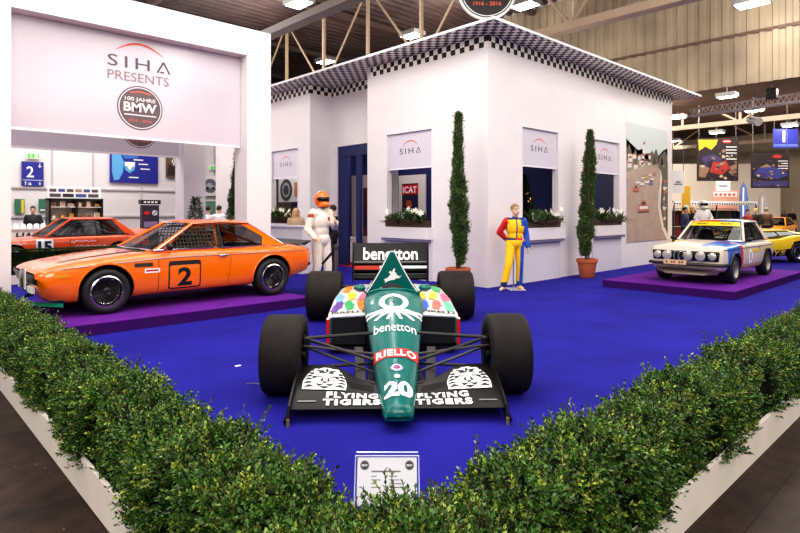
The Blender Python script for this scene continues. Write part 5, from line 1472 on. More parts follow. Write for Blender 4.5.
# visitors in the distance
def visitor(px, d, right, toward, label, top, hair=hair_dark, H=1.74, group=None, fem=False, pants=None):
    p = atd(px, d); person('person', label, 'person', (p[0], p[1], -.04 if d > 20 else 0), face_dir(px, right, toward), dict(elL=(.02, .25, 1.15), wrL=(.18, .18, 1.06), hdL=(1, -.3, .1), thL=(0, 0, 1)), H=H, cloth='clothes', cloth_mats=[top, pants or black_cloth], cloth_fn=lambda q: 0 if q[2] > .96 else 1, hair=hair, shoes=shoe_black, vox=.0125, group=group, fem=fem)
visitor(208, 18.5, -.3, -1, 'person in a white shirt seen from behind, left one beside the rear gate pillar', shirt_white)
visitor(219, 18.9, .4, -1, 'person in a white shirt seen from behind, right one beside the rear gate pillar', shirt_white, H=1.76)
visitor(33, 18.5, .5, 1, 'man in a dark jacket standing by the glass display cabinet', M('jacket_dark', (44, 42, 48), .8))
pal = [M('coat_black', (30, 28, 32), .8), M('coat_blue', (58, 66, 96), .8), M('coat_red', (150, 50, 44), .8), M('coat_grey', (110, 106, 104), .8), M('coat_brown', (96, 70, 52), .8)]
for i, (px, d, r, tw, c, lab) in enumerate(((748, 25, .3, 1, 2, 'visitor in a red jacket standing before the market stall end'), (756, 25.3, -.8, .3, 0, 'visitor in a black jacket under the end of the market stall'), (766, 25.5, .2, -1, 4, 'visitor in a brown coat with his back turned, right of the market stall'), (777, 38, .9, .2, 1, 'visitor in a blue jacket below the right hanging poster'), (785, 37.5, -.4, 1, 3, 'visitor in a grey jacket right of the right hanging poster'), (792, 36.5, .1, 1, 0, 'visitor in a black coat near the right edge, behind the cars'), (685, 22.8, .5, .6, 1, 'visitor in a blue jacket beside the mural wall'), (693, 23.2, -.7, .5, 0, 'visitor in a black jacket left of the white helmeted mannequin'))):
    visitor(px, d, r, tw, lab, pal[c], hair=[hair_dark, hair_blond, M('hair_grey', (150, 146, 142), .6)][i % 3], H=1.70 + .04 * (i % 4))
p = atd(703, 20.0)
person('mannequin', 'mannequin in a white racing suit and white helmet behind the rally saloon', 'mannequin', (p[0], p[1], .0), face_dir(703, .2, 1), dict(elL=(.02, .30, 1.2), wrL=(.10, .20, 1.02), elR=(.02, -.30, 1.2), wrR=(.10, -.2, 1.02)), H=1.93, cloth='race_suit', cloth_mats=[M('suit_pure_white', (236, 234, 232), .7)], helmet=M('helmet_white', (240, 238, 232), .2, coat=.4), shoes=shoe_white, stand=M('stand_metal'), vox=.011)
# ================================================================== PLANTS
terracotta = M('terracotta', (186, 98, 58), .7, noise=.12, scale=10)
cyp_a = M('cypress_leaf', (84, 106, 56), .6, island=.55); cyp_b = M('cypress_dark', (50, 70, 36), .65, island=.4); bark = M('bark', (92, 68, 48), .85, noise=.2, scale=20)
def cypress(loc, label, H=3.05, R=.21, seed=1, n=5200):
    rng = np.random.default_rng(seed)
    t = thing('potted_cypress', label, 'potted tree', loc, 0, None)
    m = MB(); m.lathe([(.001, 0), (.15, 0), (.165, .02), (.225, .36), (.25, .37), (.255, .44), (.235, .445), (.225, .40), (.001, .40)], 28); m.build('pot', [terracotta], t)
    m = MB(); m.lathe([(.001, .405), (.223, .40)], 20); m.build('soil', [M('soil_brown', (52, 38, 28), .95)], t)
    m = MB(); 
    for k in range(3):
        a = 2 * PI * k / 3; pts = [(.03 * math.cos(a) + .03 * math.sin(3 * f + k), .03 * math.sin(a) + .03 * math.cos(2 * f + k), .39 + (H - .6) * f) for f in np.linspace(0, 1, 8)]
        m.tube(pts, list(np.linspace(.022, .005, 8)), 6)
    m.build('trunk', [bark], t)
    u = rng.random(n); z = .52 + (H - .55) * u ** .95
    q = (z - .5) / (H - .5); prof = R * np.clip(q * 4 + .35, .2, 1) * (1 - .93 * q ** 2.2) * (.85 + .15 * np.sin(z * 3.1 + seed))
    a = rng.random(n) * 2 * PI
    lump = .78 + .40 * np.sin(a * 2 + z * 6 + seed) * np.sin(z * 8.3 + seed * 2)
    r = prof * lump * np.sqrt(rng.random(n)) ** .6
    bend = np.stack([.05 * np.sin(z * 1.3 + seed) + .03 * q, .05 * np.cos(z * 1.1 + seed) - .03 * q], -1)
    P = np.stack([r * np.cos(a) + bend[:, 0], r * np.sin(a) + bend[:, 1], z], -1)
    D = np.stack([np.cos(a) * .45, np.sin(a) * .45, np.full(n, 1.0)], -1) + rng.normal(size=(n, 3)) * .22
    PP, DD, NN, LL, WW, MI = [], [], [], [], [], []
    for k in range(4):
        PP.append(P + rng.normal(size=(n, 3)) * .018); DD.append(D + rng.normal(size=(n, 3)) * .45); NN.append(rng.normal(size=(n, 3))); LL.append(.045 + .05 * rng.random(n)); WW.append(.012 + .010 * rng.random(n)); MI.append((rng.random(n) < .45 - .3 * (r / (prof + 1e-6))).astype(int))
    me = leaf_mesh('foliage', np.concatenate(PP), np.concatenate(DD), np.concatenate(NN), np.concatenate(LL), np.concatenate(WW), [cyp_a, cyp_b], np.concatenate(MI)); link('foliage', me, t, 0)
    return t
p = at(458, 290); cypress((*p, 0), 'tall slim cypress in a clay pot left of the house corner, behind the racing car', H=zz(113, 11.4), R=.20, seed=2)
p = at(587, 277.5); cypress((*p, 0), 'tall slim cypress in a clay pot between the two right windows', H=zz(131, 13.5), R=.235, seed=5)
p = atd(237, 13.2); cypress((*p, 0), 'tall slim cypress half hidden behind the front gate pillar', H=zz(146, 13.2), R=.22, seed=9, n=3000)
# flower boxes on the window ledges
fl_leaf = M('lily_leaf', (52, 84, 36), .45, island=.55); fl_leaf2 = M('eucalyptus', (98, 112, 70), .5, island=.4); petal = M('lily_petal', (244, 240, 228), .5); petal_y = M('lily_heart', (222, 196, 90), .5); stick = M('dry_twig', (84, 62, 44), .8)
def flower_box(axis, c, a0, a1, label, seed):
    rng = np.random.default_rng(seed); w = a1 - a0 - .10; cx_ = (a0 + a1) / 2
    t = thing('flower_box', label, 'flower box', ((c - .0, cx_, ZW0 + .004) if axis == 'x' else (cx_, c - .0, ZW0 + .004)), (-PI / 2 if axis == 'x' else 0), 'planted flower boxes on the window ledges')
    # local: x along the ledge, -y outwards
    m = MB(); m.prism([(-w / 2, -.10, .0), (-w / 2, .08, .0), (-w / 2, .09, .16), (-w / 2, -.11, .16)], (w, 0, 0)); m.build('trough', [M('trough_brown', (74, 58, 46), .8)], t, ang=0)
    n = 900; x = (rng.random(n) - .5) * (w - .22); y = -.09 + rng.normal(size=n) * .05; z = .11 + .10 * rng.random(n)
    D = np.stack([rng.normal(size=n) * .5, -.45 + rng.normal(size=n) * .4, .75 + .5 * rng.random(n)], -1)
    h = .75 + .35 * np.sin(x * 4 + seed)
    me = leaf_mesh('foliage', np.stack([x, y, z], -1), D, rng.normal(size=(n, 3)) + np.array([0, -1, .6]), (.12 + .16 * rng.random(n)) * h, .025 + .03 * rng.random(n), [fl_leaf, fl_leaf2], (rng.random(n) < .3).astype(int)); link('foliage', me, t, 0)
    m = MB()
    for k in range(46):
        b = Vector(((rng.random() - .5) * (w - .3), -.08 - .04 * rng.random(), .08 + .08 * rng.random())); d = Vector((rng.normal() * .35, -.35 - .3 * rng.random(), .12 + .1 * rng.normal())); m.tube([b, b + d * .3, b + d * .45 + Vector((0, 0, -.04))], [.007, .005, .003], 5)
    m.build('twigs', [stick], t)
    for k in range(13):
        x0 = (-.5 + (k + .5) / 13) * w * .92 + rng.normal() * .02; c0 = Vector((x0, -.10 - .08 * rng.random(), .22 + .20 * rng.random())); d = Vector((rng.normal() * .4, -1, .25 + rng.normal() * .3)).normalized(); s, u, _ = frame_to(d)
        m = MB()
        for q in range(6):
            a = 2 * PI * q / 6 + k; rd = s * math.cos(a) + u * math.sin(a); sd = d.cross(rd)
            pts = [c0, c0 + rd * .03 + d * .03 + sd * .018, c0 + rd * .065 + d * .045 + sd * .014, c0 + rd * .088 + d * .03, c0 + rd * .065 + d * .045 - sd * .014, c0 + rd * .03 + d * .03 - sd * .018]
            m.add(pts, [(0, 1, 2, 3, 4, 5)], 0)
        m.ell(c0 + d * .03, (.008, .008, .008), 1, 6, 4); m.build('blossom', [petal, petal_y], t, ang=0, fix=False)
flower_box('x', XC, wa0, wa1, 'white lilies and twigs on the ledge of the window by the left cypress', 1)
flower_box('x', XC, wb0, wb1, 'white lilies and twigs on the ledge of the far window behind the reception desk', 2)
flower_box('y', YC, wc0, wc1, 'white lilies and twigs on the ledge behind the yellow suited mannequin', 3)
flower_box('y', YC, wd0, wd1, 'white lilies and twigs on the ledge of the window beside the race mural', 4)
# small conifer behind the coupe, clipped hedge strip in front of the number 15 saloon
def bush(loc, label, r, h, seed, name='potted_shrub', cat='shrub'):
    rng = np.random.default_rng(seed); t = thing(name, label, cat, loc)
    m = MB(); m.lathe([(.001, 0), (.13, 0), (.17, .28), (.18, .28), (.18, .31), (.001, .30)], 20); m.build('pot', [terracotta], t)
    m = MB(); m.tube([(0, 0, .28), (0, 0, h * .7)], .018, 6); m.build('trunk', [bark], t)
    n = 1500; u = rng.random(n); z = .34 + (h - .34) * u; a = rng.random(n) * 2 * PI; rr = r * (1 - u ** 1.2 * .9) * np.sqrt(rng.random(n))
    D = np.stack([np.cos(a), np.sin(a), .35 + 0 * a], -1) + rng.normal(size=(n, 3)) * .35
    me = leaf_mesh('foliage', np.stack([rr * np.cos(a), rr * np.sin(a), z], -1), D, rng.normal(size=(n, 3)) + np.array([0, 0, 1.5]), .07 + .07 * rng.random(n), .014 + .014 * rng.random(n), [cyp_a, cyp_b], (rng.random(n) < .5).astype(int)); link('foliage', me, t, 0)
p = atd(196, 13.1); bush((p[0], p[1], 0), 'small potted conifer beside the rear gate pillar, behind the coupe roof', .30, zz(198, 13.1), 4)
def hedge_strip():
    rng = np.random.default_rng(3); x0, x1 = 2.1, 4.6; y = 14.75; h = .76
    t = thing('low_hedge', 'low green hedge strip in front of the number 15 saloon', 'hedge', ((x0 + x1) / 2, y, 0))
    w = x1 - x0; m = MB(); m.bb(-w / 2, w / 2, -.17, .17, 0, .2); m.build('planter', [planter_m], t, ang=0)
    m = MB(); m.bb(-w / 2 + .04, w / 2 - .04, -.12, .12, .2, h - .08); m.build('inner_core', [soil], t, ang=0)  # solid dark core behind the leaves
    n = 9000; face = rng.random(n); x = (rng.random(n) - .5) * w; yy = np.where(face < .5, -.14, (rng.random(n) - .5) * .3); z = np.where(face < .5, .2 + (h - .22) * rng.random(n), h - .05)
    D = np.stack([rng.normal(size=n) * .5, np.where(face < .5, -1, 0) + rng.normal(size=n) * .4, .7 + 0 * x], -1)
    me = leaf_mesh('foliage', np.stack([x, yy, z], -1), D, rng.normal(size=(n, 3)), .03 + .02 * rng.random(n), .016 + .01 * rng.random(n), [leaf_g, leaf_d], (rng.random(n) < .5).astype(int)); link('foliage', me, t, 0)
hedge_strip()

# ================================================================== SIGNS, STANDS, BACKGROUND
sign_blue = M('sign_blue', (36, 44, 150), .45); exit_green = M('exit_green', (84, 190, 70), .4, emit=.6); map_light = M('map_light', (96, 170, 226), .5); map_mid = M('map_mid', (60, 120, 200), .5)
def plane_y(px0, px1, py0, py1, Y):
    x0, d0 = ony(px0, Y); x1, d1 = ony(px1, Y); dm = (d0 + d1) / 2
    return x0, x1, zz(py1, dm), zz(py0, dm)
def board(name, label, cat, px0, px1, py0, py1, Y, mats, draw, t=.03, frame=None):
    x0, x1, z0, z1 = plane_y(px0, px1, py0, py1, Y); w, h = x1 - x0, z1 - z0
    m = MB(); m.bb(-w / 2, w / 2, -t / 2, t / 2, -h / 2, h / 2); fl = FL(m, (0, -t / 2, 0), (1, 0, 0), (0, 0, 1), step=.006)
    draw(fl, w, h); o = m.build(name, mats, ang=0, loc=((x0 + x1) / 2, Y - t / 2 - .07, (z0 + z1) / 2)); tag(o, label, cat); return o
def arrow(fl, cx, cy, s, mi): fl.stroke([(cx, cy + s), (cx, cy - s * .8)], s * .3, mi); fl.stroke([(cx - s * .7, cy - s * .1), (cx, cy - s), (cx + s * .7, cy - s * .1)], s * .3, mi)
def d2(fl, w, h):
    fl.text('2', -w * .12, h * .08, w=w * .34, h=h * .46, mi=1, bold=.015); arrow(fl, w * .32, h * .36, h * .09, 1); fl.rect(-w * .45, w * .45, -h * .27, -h * .25, 1); fl.text('1a', -w * .2, -h * .39, w=w * .3, h=h * .15, mi=1, bold=.01); arrow(fl, w * .32, -h * .38, h * .07, 1)
board('hall_sign', 'blue hall number 2 sign with a down arrow on the left back wall', 'sign', 21, 43, 162, 186, YW, [sign_blue, wht], d2)
def de(fl, w, h):
    fl.rect(-w * .44, w * .44, -h * .36, h * .36, 1); fl.disc(-w * .2, h * .14, h * .12, 2, 2, 12); fl.stroke([(-w * .2, h * .1), (-w * .12, -h * .05), (-w * .2, -h * .28)], h * .12, 2, 2); fl.rect(w * .1, w * .34, -h * .28, h * .28, 2, 2)
board('exit_sign', 'green exit sign above the hall number 2 sign', 'sign', 26, 39, 153, 159, YW, [wht, exit_green, wht], de)
board('exit_sign', 'green exit sign right of the rear gate pillar', 'sign', 209, 219, 166, 170, YW, [wht, exit_green, wht], de)
def dm(fl, w, h):
    fl.poly([(-w * .46, h * .42), (-w * .30, h * .36), (-w * .22, h * .10), (-w * .24, -h * .2), (-w * .32, -h * .42), (-w * .42, -h * .44), (-w * .46, -h * .2)], 1); fl.poly([(-w * .22, h * .1), (w * .02, h * .12), (.0, -h * .12), (-w * .1, -h * .22), (-w * .2, -h * .12)], 1); fl.poly([(-w * .3, h * .40), (-w * .1, h * .46), (w * .12, h * .42), (w * .06, h * .22), (-w * .2, h * .2)], 2); fl.rect(-w * .2, 0, -.02 * h, h * .1, 3, 2); fl.poly([(-w * .16, -.02 * h), (-w * .04, -.02 * h), (-w * .1, -h * .14)], 3, 2)
    for x, y in ((.16, .36), (.12, -.1), (-.02, .16), (-.12, -.36), (.08, .04)): fl.rect(w * x, w * (x + .2), h * y, h * (y + .035), 3, 2)
    for x in (-.3, -.2, -.1): fl.text('o', w * x, h * .33, h=h * .06, mi=3, layer=3)
board('map_sign', 'blue banner with a light blue hall map high on the left back wall', 'banner', 109, 157, 149, 183, YW, [sign_blue, map_light, map_mid, wht], dm)
def dc(fl, w, h):
    for i in range(4):
        for j in range(4):
            if (i + j) % 2: fl.rect(-w * .02 + w * .11 * i, -w * .02 + w * .11 * (i + 1), h * .05 + h * .11 * j, h * .05 + h * .11 * (j + 1), 1)
    fl.poly([(-w * .4, -h * .4), (w * .4, -h * .4), (w * .3, -h * .02), (-w * .3, h * .1)], 2)
board('wall_picture', 'small brown picture with a chequered flag beside the map banner', 'picture', 165, 177, 155, 178, YW, [M('pic_brown', (110, 88, 72), .5), wht, M('pic_dark', (60, 46, 42), .5)], dc)
def dw(fl, w, h):
    r = min(w, h) * .48; fl.disc(0, 0, r, 1, 1, 30); fl.poly([(-r * .7, -r * .3), (r * .75, -r * .3), (r * .8, 0), (r * .35, r * .1), (r * .15, r * .4), (-r * .35, r * .4), (-r * .55, r * .05), (-r * .75, -r * .05)], 2, 2); fl.disc(-r * .42, -r * .3, r * .2, 3, 3, 12); fl.disc(r * .45, -r * .3, r * .2, 3, 3, 12)
board('round_picture', 'white poster with a round car photo next to the rear gate pillar', 'poster', 202, 216, 176, 196, YW, [wht, M('photo_grey', (120, 122, 140), .5), M('photo_light', (190, 190, 200), .5), blk], dw)
board('round_picture', 'white poster with a round dark car photo next to the front gate pillar', 'poster', 217, 234, 176, 196, YW, [wht, M('photo_dark', (84, 84, 92), .5), M('photo_light'), blk], dw)
board('wall_poster', 'green and yellow poster on the back wall behind the man in the dark jacket', 'poster', 14, 24, 199, 214, YW, [M('poster_green', (60, 120, 96), .5), M('poster_yellow', (220, 200, 60), .5)], lambda fl, w, h: (fl.rect(w * .15, w * .45, -h * .45, h * .45, 1)))
board('wall_poster', 'plain green poster on the back wall left of the display cabinet', 'poster', 38, 46, 199, 212, YW, [M('poster_green'), wht], lambda fl, w, h: fl.rect(-w * .3, w * .3, -h * .4, -h * .3, 1))
board('hall_window', 'greenish glazed opening in the back wall between the gate pillars', 'window', 205, 229, 200, 216, YW, [M('glaze_green', (120, 160, 150), .3), wht], lambda fl, w, h: (fl.rect(-w * .03, w * .03, -h / 2, h / 2, 1), fl.rect(-w / 2, w / 2, h * .42, h / 2, 1)))
# display cabinet with model boxes
def cabinet():
    Y = 21.6; x0, x1, z0, z1 = plane_y(47, 101, 188, 232, Y); w = x1 - x0; h = z1
    t = thing('display_cabinet', 'black framed glass display cabinet with a printed header on the back wall', 'cabinet', ((x0 + x1) / 2, Y, 0))
    m = MB(); m.bb(-w / 2, w / 2, -.03, .03, h - .36, h + .05, 0); fl = FL(m, (0, -.03, h - .16), (1, 0, 0), (0, 0, 1), step=.006)
    for k, c in enumerate((1, 2, 1, 3, 2, 1)): fl.rect(-w * .46 + k * w * .155, -w * .46 + k * w * .155 + w * .12, .02, .12, c)
    for k, c in enumerate((1, 4, 2, 1)): fl.rect(-w * .46 + k * w * .235, -w * .46 + k * w * .235 + w * .2, -.15, -.04, c)
    m.build('header', [wht, logo_grey, M('head_blue', (70, 90, 160), .5), M('head_tan', (170, 140, 120), .5), M('head_dark', (50, 46, 60), .5)], t, ang=0)
    m = MB()
    for x in (-w / 2, -.03, w / 2 - .06): m.bb(x, x + .06, -.25, .25, 0, h - .36)
    m.bb(-w / 2, w / 2, -.25, .25, h - .42, h - .36); m.build('frame', [black], t, ang=0)
    MB().bb(-w / 2, w / 2, .22, .25, 0, h - .4).build('back_panel', [M('cab_back', (226, 218, 206), .5)], t, ang=0)
    for z in (.5, .95, 1.3, 1.7):
        MB().bb(-w / 2 + .02, w / 2 - .02, -.24, .22, z, z + .02).build('shelf', [white_gloss], t, ang=0)
    cs = [M('box_gold', (214, 160, 60), .4), M('box_white', (232, 230, 226), .4), M('box_tan', (196, 170, 130), .4), M('box_dark', (90, 70, 60), .4)]
    nm = ['gold', 'white', 'tan', 'dark']; rw = ['second highest', 'top']; k = 0
    for r, z in enumerate((1.325, 1.725)):
        for c in range(6):
            xx = (x0 + x1) / 2 - w * .40 + c * w * .16; q = (c * 3 + r * 2 + c // 2) % 4
            m = MB(); bw = .12 + .025 * (c % 3); bh = .11 + .04 * ((c + r) % 3); m.bb(-bw / 2, bw / 2, -.08, .08, 0, bh, 0); m.bb(-bw / 2 + .02, bw / 2 - .02, -.082, -.08, .02, bh - .02, 1)
            o = m.build('model_box', [cs[q], cs[(q + 1) % 4]], ang=0, loc=(xx, Y - .05, z)); tag(o, '%s model box on the %s cabinet shelf, number %s from the left' % (nm[q], rw[r], ('one', 'two', 'three', 'four', 'five', 'six')[c]), 'box', 'model boxes in the display cabinet')
cabinet()
# white promotion counter with letters, cups on it
Y = 20.6; x0, x1, z0, z1 = plane_y(4, 50, 226, 240, Y)
t = thing('promotion_counter', 'white promotion counter with large black letters at the left edge', 'counter', ((x0 + x1) / 2, Y, 0)); w = x1 - x0
m = MB(); m.bb(-w / 2, w / 2, 0, .5, 0, 1.0); fl = FL(m, (0, 0, 0), (1, 0, 0), (0, 0, 1), step=.006); fl.text('HARZ', .12, .80, w=.85, h=.24, mi=1, bold=.03, skew=.15); m.build('front_panel', [wht, blk], t, ang=0)
MB().bb(-w / 2 - .03, w / 2 + .03, -.03, .53, 1.0, 1.04).build('counter_top', [white_gloss], t, ang=0)
for k in range(6):
    m = MB(); m.lathe([(.001, 0), (.072, 0), (.082, .06), (.068, .12), (.03, .145), (.001, .148)], 16); m.prism([(-.05, -.05, .01), (.05, -.05, .01), (.04, -.14, .0), (-.04, -.14, .0)], (0, 0, .01))
    o = m.build('white_cap', [wht], loc=((x0 + x1) / 2 - w * .38 + k * w * .15, Y + .16, 1.042)); tag(o, 'white cap in a row on the lettered promotion counter, number %s from the left' % ('one', 'two', 'three', 'four', 'five', 'six')[k], 'cap', 'white caps on the counter')
# brand totem
Y = 20.5; x0, x1, z0, z1 = plane_y(141, 158, 200, 232, Y); w = x1 - x0
t = thing('display_totem', 'dark display totem with a red badge and a roundel behind the number 15 saloon', 'display', ((x0 + x1) / 2, Y, 0))
m = MB(); m.bb(-w / 2, w / 2, -.1, .1, 0, z1 - .18); fl = FL(m, (0, -.1, z1 - .45), (1, 0, 0), (0, 0, 1), step=.006); fl.disc(-w * .22, 0, w * .17, 1, 1, 20, w * .12); fl.disc(w * .24, 0, w * .16, 2, 1, 20); fl.ring(w * .24, 0, 0, w * .11, 3, 2, 8, 0, PI / 2); fl.ring(w * .24, 0, 0, w * .11, 3, 2, 8, PI, 1.5 * PI); fl.rect(-w * .4, w * .4, -.5, -.3, 4)
m.build('panel', [M('totem_dark', (60, 44, 66), .4), red, wht, M('emblem_blue'), M('totem_light', (150, 130, 160), .4)], t, ang=0)
m = MB(); m.bb(-w / 2 - .05, w / 2 + .05, -.12, .12, z1 - .15, z1); fl = FL(m, (0, -.12, z1 - .075), (1, 0, 0), (0, 0, 1), step=.006)
for k in range(4): fl.rect(-w * .42 + k * w * .22, -w * .42 + k * w * .22 + w * .15, -.03, .03, 1)
m.build('header', [black, wht], t, ang=0)

# race mural on the right wall
def mural():
    x0, x1 = ony(626, YC)[0], ony(667, YC)[0]; z0, z1 = .70, 4.08; w, h = x1 - x0, z1 - z0
    m = MB(); m.bb(-w / 2, w / 2, -.01, .0, -h / 2, h / 2); fl = FL(m, (0, -.01, 0), (1, 0, 0), (0, 0, 1), step=.002)
    P = lambda x, y: ((x - .5) * w, (.5 - y) * h)
    pl = lambda pts, c, l=1: fl.poly([P(*p) for p in pts], c, l)
    pl([(0, 0), (1, 0), (1, .30), (0, .30)], 1)                                                             # sky
    pl([(0, .14), (.12, .18), (.26, .22), (.38, .2), (.46, .24), (.6, .22), (.74, .25), (.9, .18), (1, .16), (1, .36), (0, .42)], 2)          # hills
    for x, y, r in ((.06, .2, .06), (.2, .23, .05), (.60, .22, .07), (.7, .2, .06), (.92, .2, .09), (.82, .24, .06)): pl([(x - r, y + .12), (x - r * .8, y + .02), (x, y - .02), (x + r * .8, y + .03), (x + r, y + .12)], 3, 2)
    pl([(.36, .26), (.37, .16), (.40, .13), (.43, .16), (.44, .26)], 4, 3); pl([(.37, .16), (.40, .13), (.43, .16)], 5, 4)
    rnd = random.Random(5)
    for k in range(16):
        x, y = .02 + .5 * rnd.random(), .24 + .12 * rnd.random(); pl([(x, y), (x + .09, y - .004), (x + .09, y + .03), (x, y + .035)], 4, 3); pl([(x - .01, y), (x + .045, y - .02), (x + .1, y - .004)], 5, 4)
    pl([(0, .46), (.16, .40), (.42, .34), (.66, .33), (.80, .36), (.82, .44), (.76, .56), (.74, .72), (.84, .90), (.98, 1), (0, 1)], 6, 5)      # road
    pl([(0, .42), (.2, .38), (.42, .34), (.3, .385), (.14, .43), (0, .48)], 7, 6)
    pl([(.82, .36), (1, .30), (1, 1), (.99, 1), (.86, .88), (.78, .72), (.80, .56), (.86, .44)], 3, 6); pl([(.80, .42), (.84, .42), (.82, .56), (.80, .7), (.88, .86), (1, .96), (1, 1), (.97, 1), (.84, .9), (.755, .72), (.775, .56)], 4, 7)
    for k in range(14):
        a = k / 13; pl([(.86 + .1 * rnd.random(), .45 + .4 * a), (.90 + .1 * rnd.random(), .46 + .4 * a), (.91, .49 + .4 * a), (.87, .48 + .4 * a)], (8, 9, 4)[k % 3], 8)
    def car(x, y, s, c):
        pl([(x - s, y + s * .35), (x - s * .9, y - s * .1), (x + s * .9, y - s * .12), (x + s, y + s * .3)], c, 8); pl([(x - s * .55, y - s * .1), (x - s * .4, y - s * .38), (x + s * .4, y - s * .4), (x + s * .55, y - s * .1)], c, 8); pl([(x - s * .42, y - s * .1), (x - s * .32, y - s * .3), (x + s * .32, y - s * .3), (x + s * .42, y - s * .1)], 10, 9); pl([(x - s, y + s * .35), (x - s, y + s * .45), (x + s, y + s * .4), (x + s, y + s * .3)], 10, 8)
    car(.38, .70, .13, 8); pl([(.28, .70), (.48, .695), (.48, .72), (.28, .725)], 4, 10)
    for x, y, s, c in ((.20, .55, .07, 8), (.34, .50, .06, 4), (.24, .49, .05, 4), (.46, .48, .055, 4), (.56, .49, .05, 9), (.60, .45, .045, 4), (.44, .44, .04, 11), (.54, .42, .035, 4), (.64, .41, .03, 8), (.36, .45, .04, 4)): car(x, y, s, c)
    for k in range(7):
        y = .62 + .035 * k; fl.stroke([P(.03 + .03 * k, y), P(.30 + .035 * k, y + .08 + .005 * k)], .02, 7, 6)
    cs = [wht, M('mu_sky', (206, 216, 216), .6), M('mu_hill', (156, 148, 132), .6), M('mu_tree', (98, 92, 80), .6), M('mu_white', (226, 216, 208), .6), M('mu_roof', (160, 98, 78), .6), M('mu_road', (178, 156, 142), .6, noise=.1, scale=3), M('mu_road2', (186, 164, 150), .6), M('mu_red', (190, 110, 92), .6), M('mu_blue', (110, 124, 150), .6), M('mu_black', (84, 74, 70), .6), M('mu_yel', (206, 176, 90), .6)]
    o = m.build('race_picture', cs, ang=0, loc=((x0 + x1) / 2, YC - .002, (z0 + z1) / 2)); tag(o, 'tall wall picture of old touring cars racing down a hill road', 'picture')
mural()

# info sign in front
p = atd(387, 2.72)
t = thing('info_sign', 'small clear acrylic sign holder with a white sheet behind the hedge corner', 'sign', (p[0], p[1], 0), TH - PI / 2)
tilt = Matrix.Rotation(math.radians(-24), 4, 'X'); T = Matrix.Translation((0, 0, .29)) @ tilt
m = MB(); m.T = T; m.bb(-.15, .15, -.006, -.004, -.11, .11); m.bb(-.15, .15, .004, .006, -.11, .125); m.build('acrylic_holder', [glass_clear], t, ang=0)
m = MB(); m.T = T; m.bb(-.143, .143, -.002, .002, -.105, .105); fl = FL(m, (0, -.002, 0), (1, 0, 0), (0, 0, 1), step=.0006)
for s in (-1, 1):
    fl.disc(s * .108, .070, .022, 1, 1, 20); fl.ring(s * .108, .07, .0195, .0205, 0, 2, 20); fl.text('BMW', s * .108, .070, w=.028, h=.011, mi=0, layer=2, bold=.03)
fl.stroke([(-.075, .043), (.065, .043)], .007, 2); 
for k in range(4): fl.stroke([(-.075, .022 - .016 * k), (-.05 + .02 * (k % 2), .022 - .016 * k)], .004, 2); fl.stroke([(.01, .022 - .016 * k), (.05 + .01 * k, .022 - .016 * k)], .004, 2)
m.build('paper_sheet', [paper, M('badge_dark2', (58, 48, 52), .5), M('print_grey2', (130, 122, 130), .5)], t, ang=0)
m = MB(); m.T = T; m.tube([(-.153, -.005, -.11), (-.153, -.005, .112), (.153, -.005, .112), (.153, -.005, -.11)], .0035, 5); m.tube([(-.15, .006, .128), (.15, .006, .128)], .003, 5); m.build('edge_strip', [M('acrylic_edge', (214, 220, 230), .15)], t)
m = MB(); m.tube([(0, .02, .26), (0, .06, .012)], .012, 8); m.box((0, .06, .006), (.24, .16, .012)); m.build('stand', [M('stand_metal')], t)
# barrier post with strap
p = atd(336, 9.5)
t = thing('barrier_post', 'slim grey belt barrier post with a loose strap behind the left rear tyre', 'barrier', (p[0], p[1], 0))
MB().lathe([(.001, 0), (.16, 0), (.165, .015), (.04, .04), (.001, .04)], 24).build('base', [dark_grey], t); MB().tube([(0, 0, .03), (0, 0, .96)], .032, 12).build('pole', [steel], t); MB().lathe([(.001, .94), (.042, .94), (.044, 1.0), (.03, 1.02), (.001, 1.022)], 20).build('head', [dark_grey], t)
q = atd(322, 9.4); m = MB(); m.tube([(0, 0, .96), ((q[0] - p[0]) * .5, (q[1] - p[1]) * .5, .83), (q[0] - p[0], q[1] - p[1], .70)], .02, 6, flat=(.2, 1.2)); m.build('belt', [black], t)
m = MB(); m.tube([at(246, 384, .006) + (.006,), at(254, 383, .006) + (.006,), at(263, 384.5, .006) + (.006,)], .005, 5); tag(m.build('floor_cable', [M('cable_grey', (120, 118, 128), .5)]), 'short grey cable lying on the carpet left of the front tyre', 'cable')
tag(MB().bb(-.03, .03, -.015, .015, 0, .004).build('paper_scrap', [paper], ang=0, loc=(*at(238, 366), .001)), 'tiny white paper scrap lying on the blue carpet', 'paper')

# round hanging sign above the house corner
p = atd(487, 12.7); z = zz(-9, 12.7)
t = thing('hanging_sign', 'round black sign with a white rim hanging above the house corner', 'sign', (p[0], p[1], z), TH - PI / 2)
m = MB(); m.lathe([(.001, -.03), (.65, -.03), (.65, .03), (.001, .03)], 56, axis='Y'); fl = FL(m, (0, -.03, 0), (1, 0, 0), (0, 0, 1), step=.004); fl.disc(0, 0, .60, 1, 1, 56); fl.ring(0, 0, .555, .575, 0, 2, 56)
fl.text('100 JAHRE', 0, .22, w=.78, h=.13, mi=0, layer=2, bold=.015); fl.text('BMW', 0, .0, w=.85, h=.26, mi=0, layer=2, bold=.03); fl.text('1916 - 2016', .0, -.29, w=.62, h=.09, mi=2, layer=2, bold=.02)
m.build('sign_disc', [wht, M('badge_black', (40, 34, 38), .4), M('badge_orange2', (236, 104, 70), .4)], t)
m = MB(); 
for s in (-1, 1): m.tube([(s * .3, 0, .58), (s * .3, 0, ZC - z - .05)], .008, 5)
m.build('suspension_cable', [steel], t)
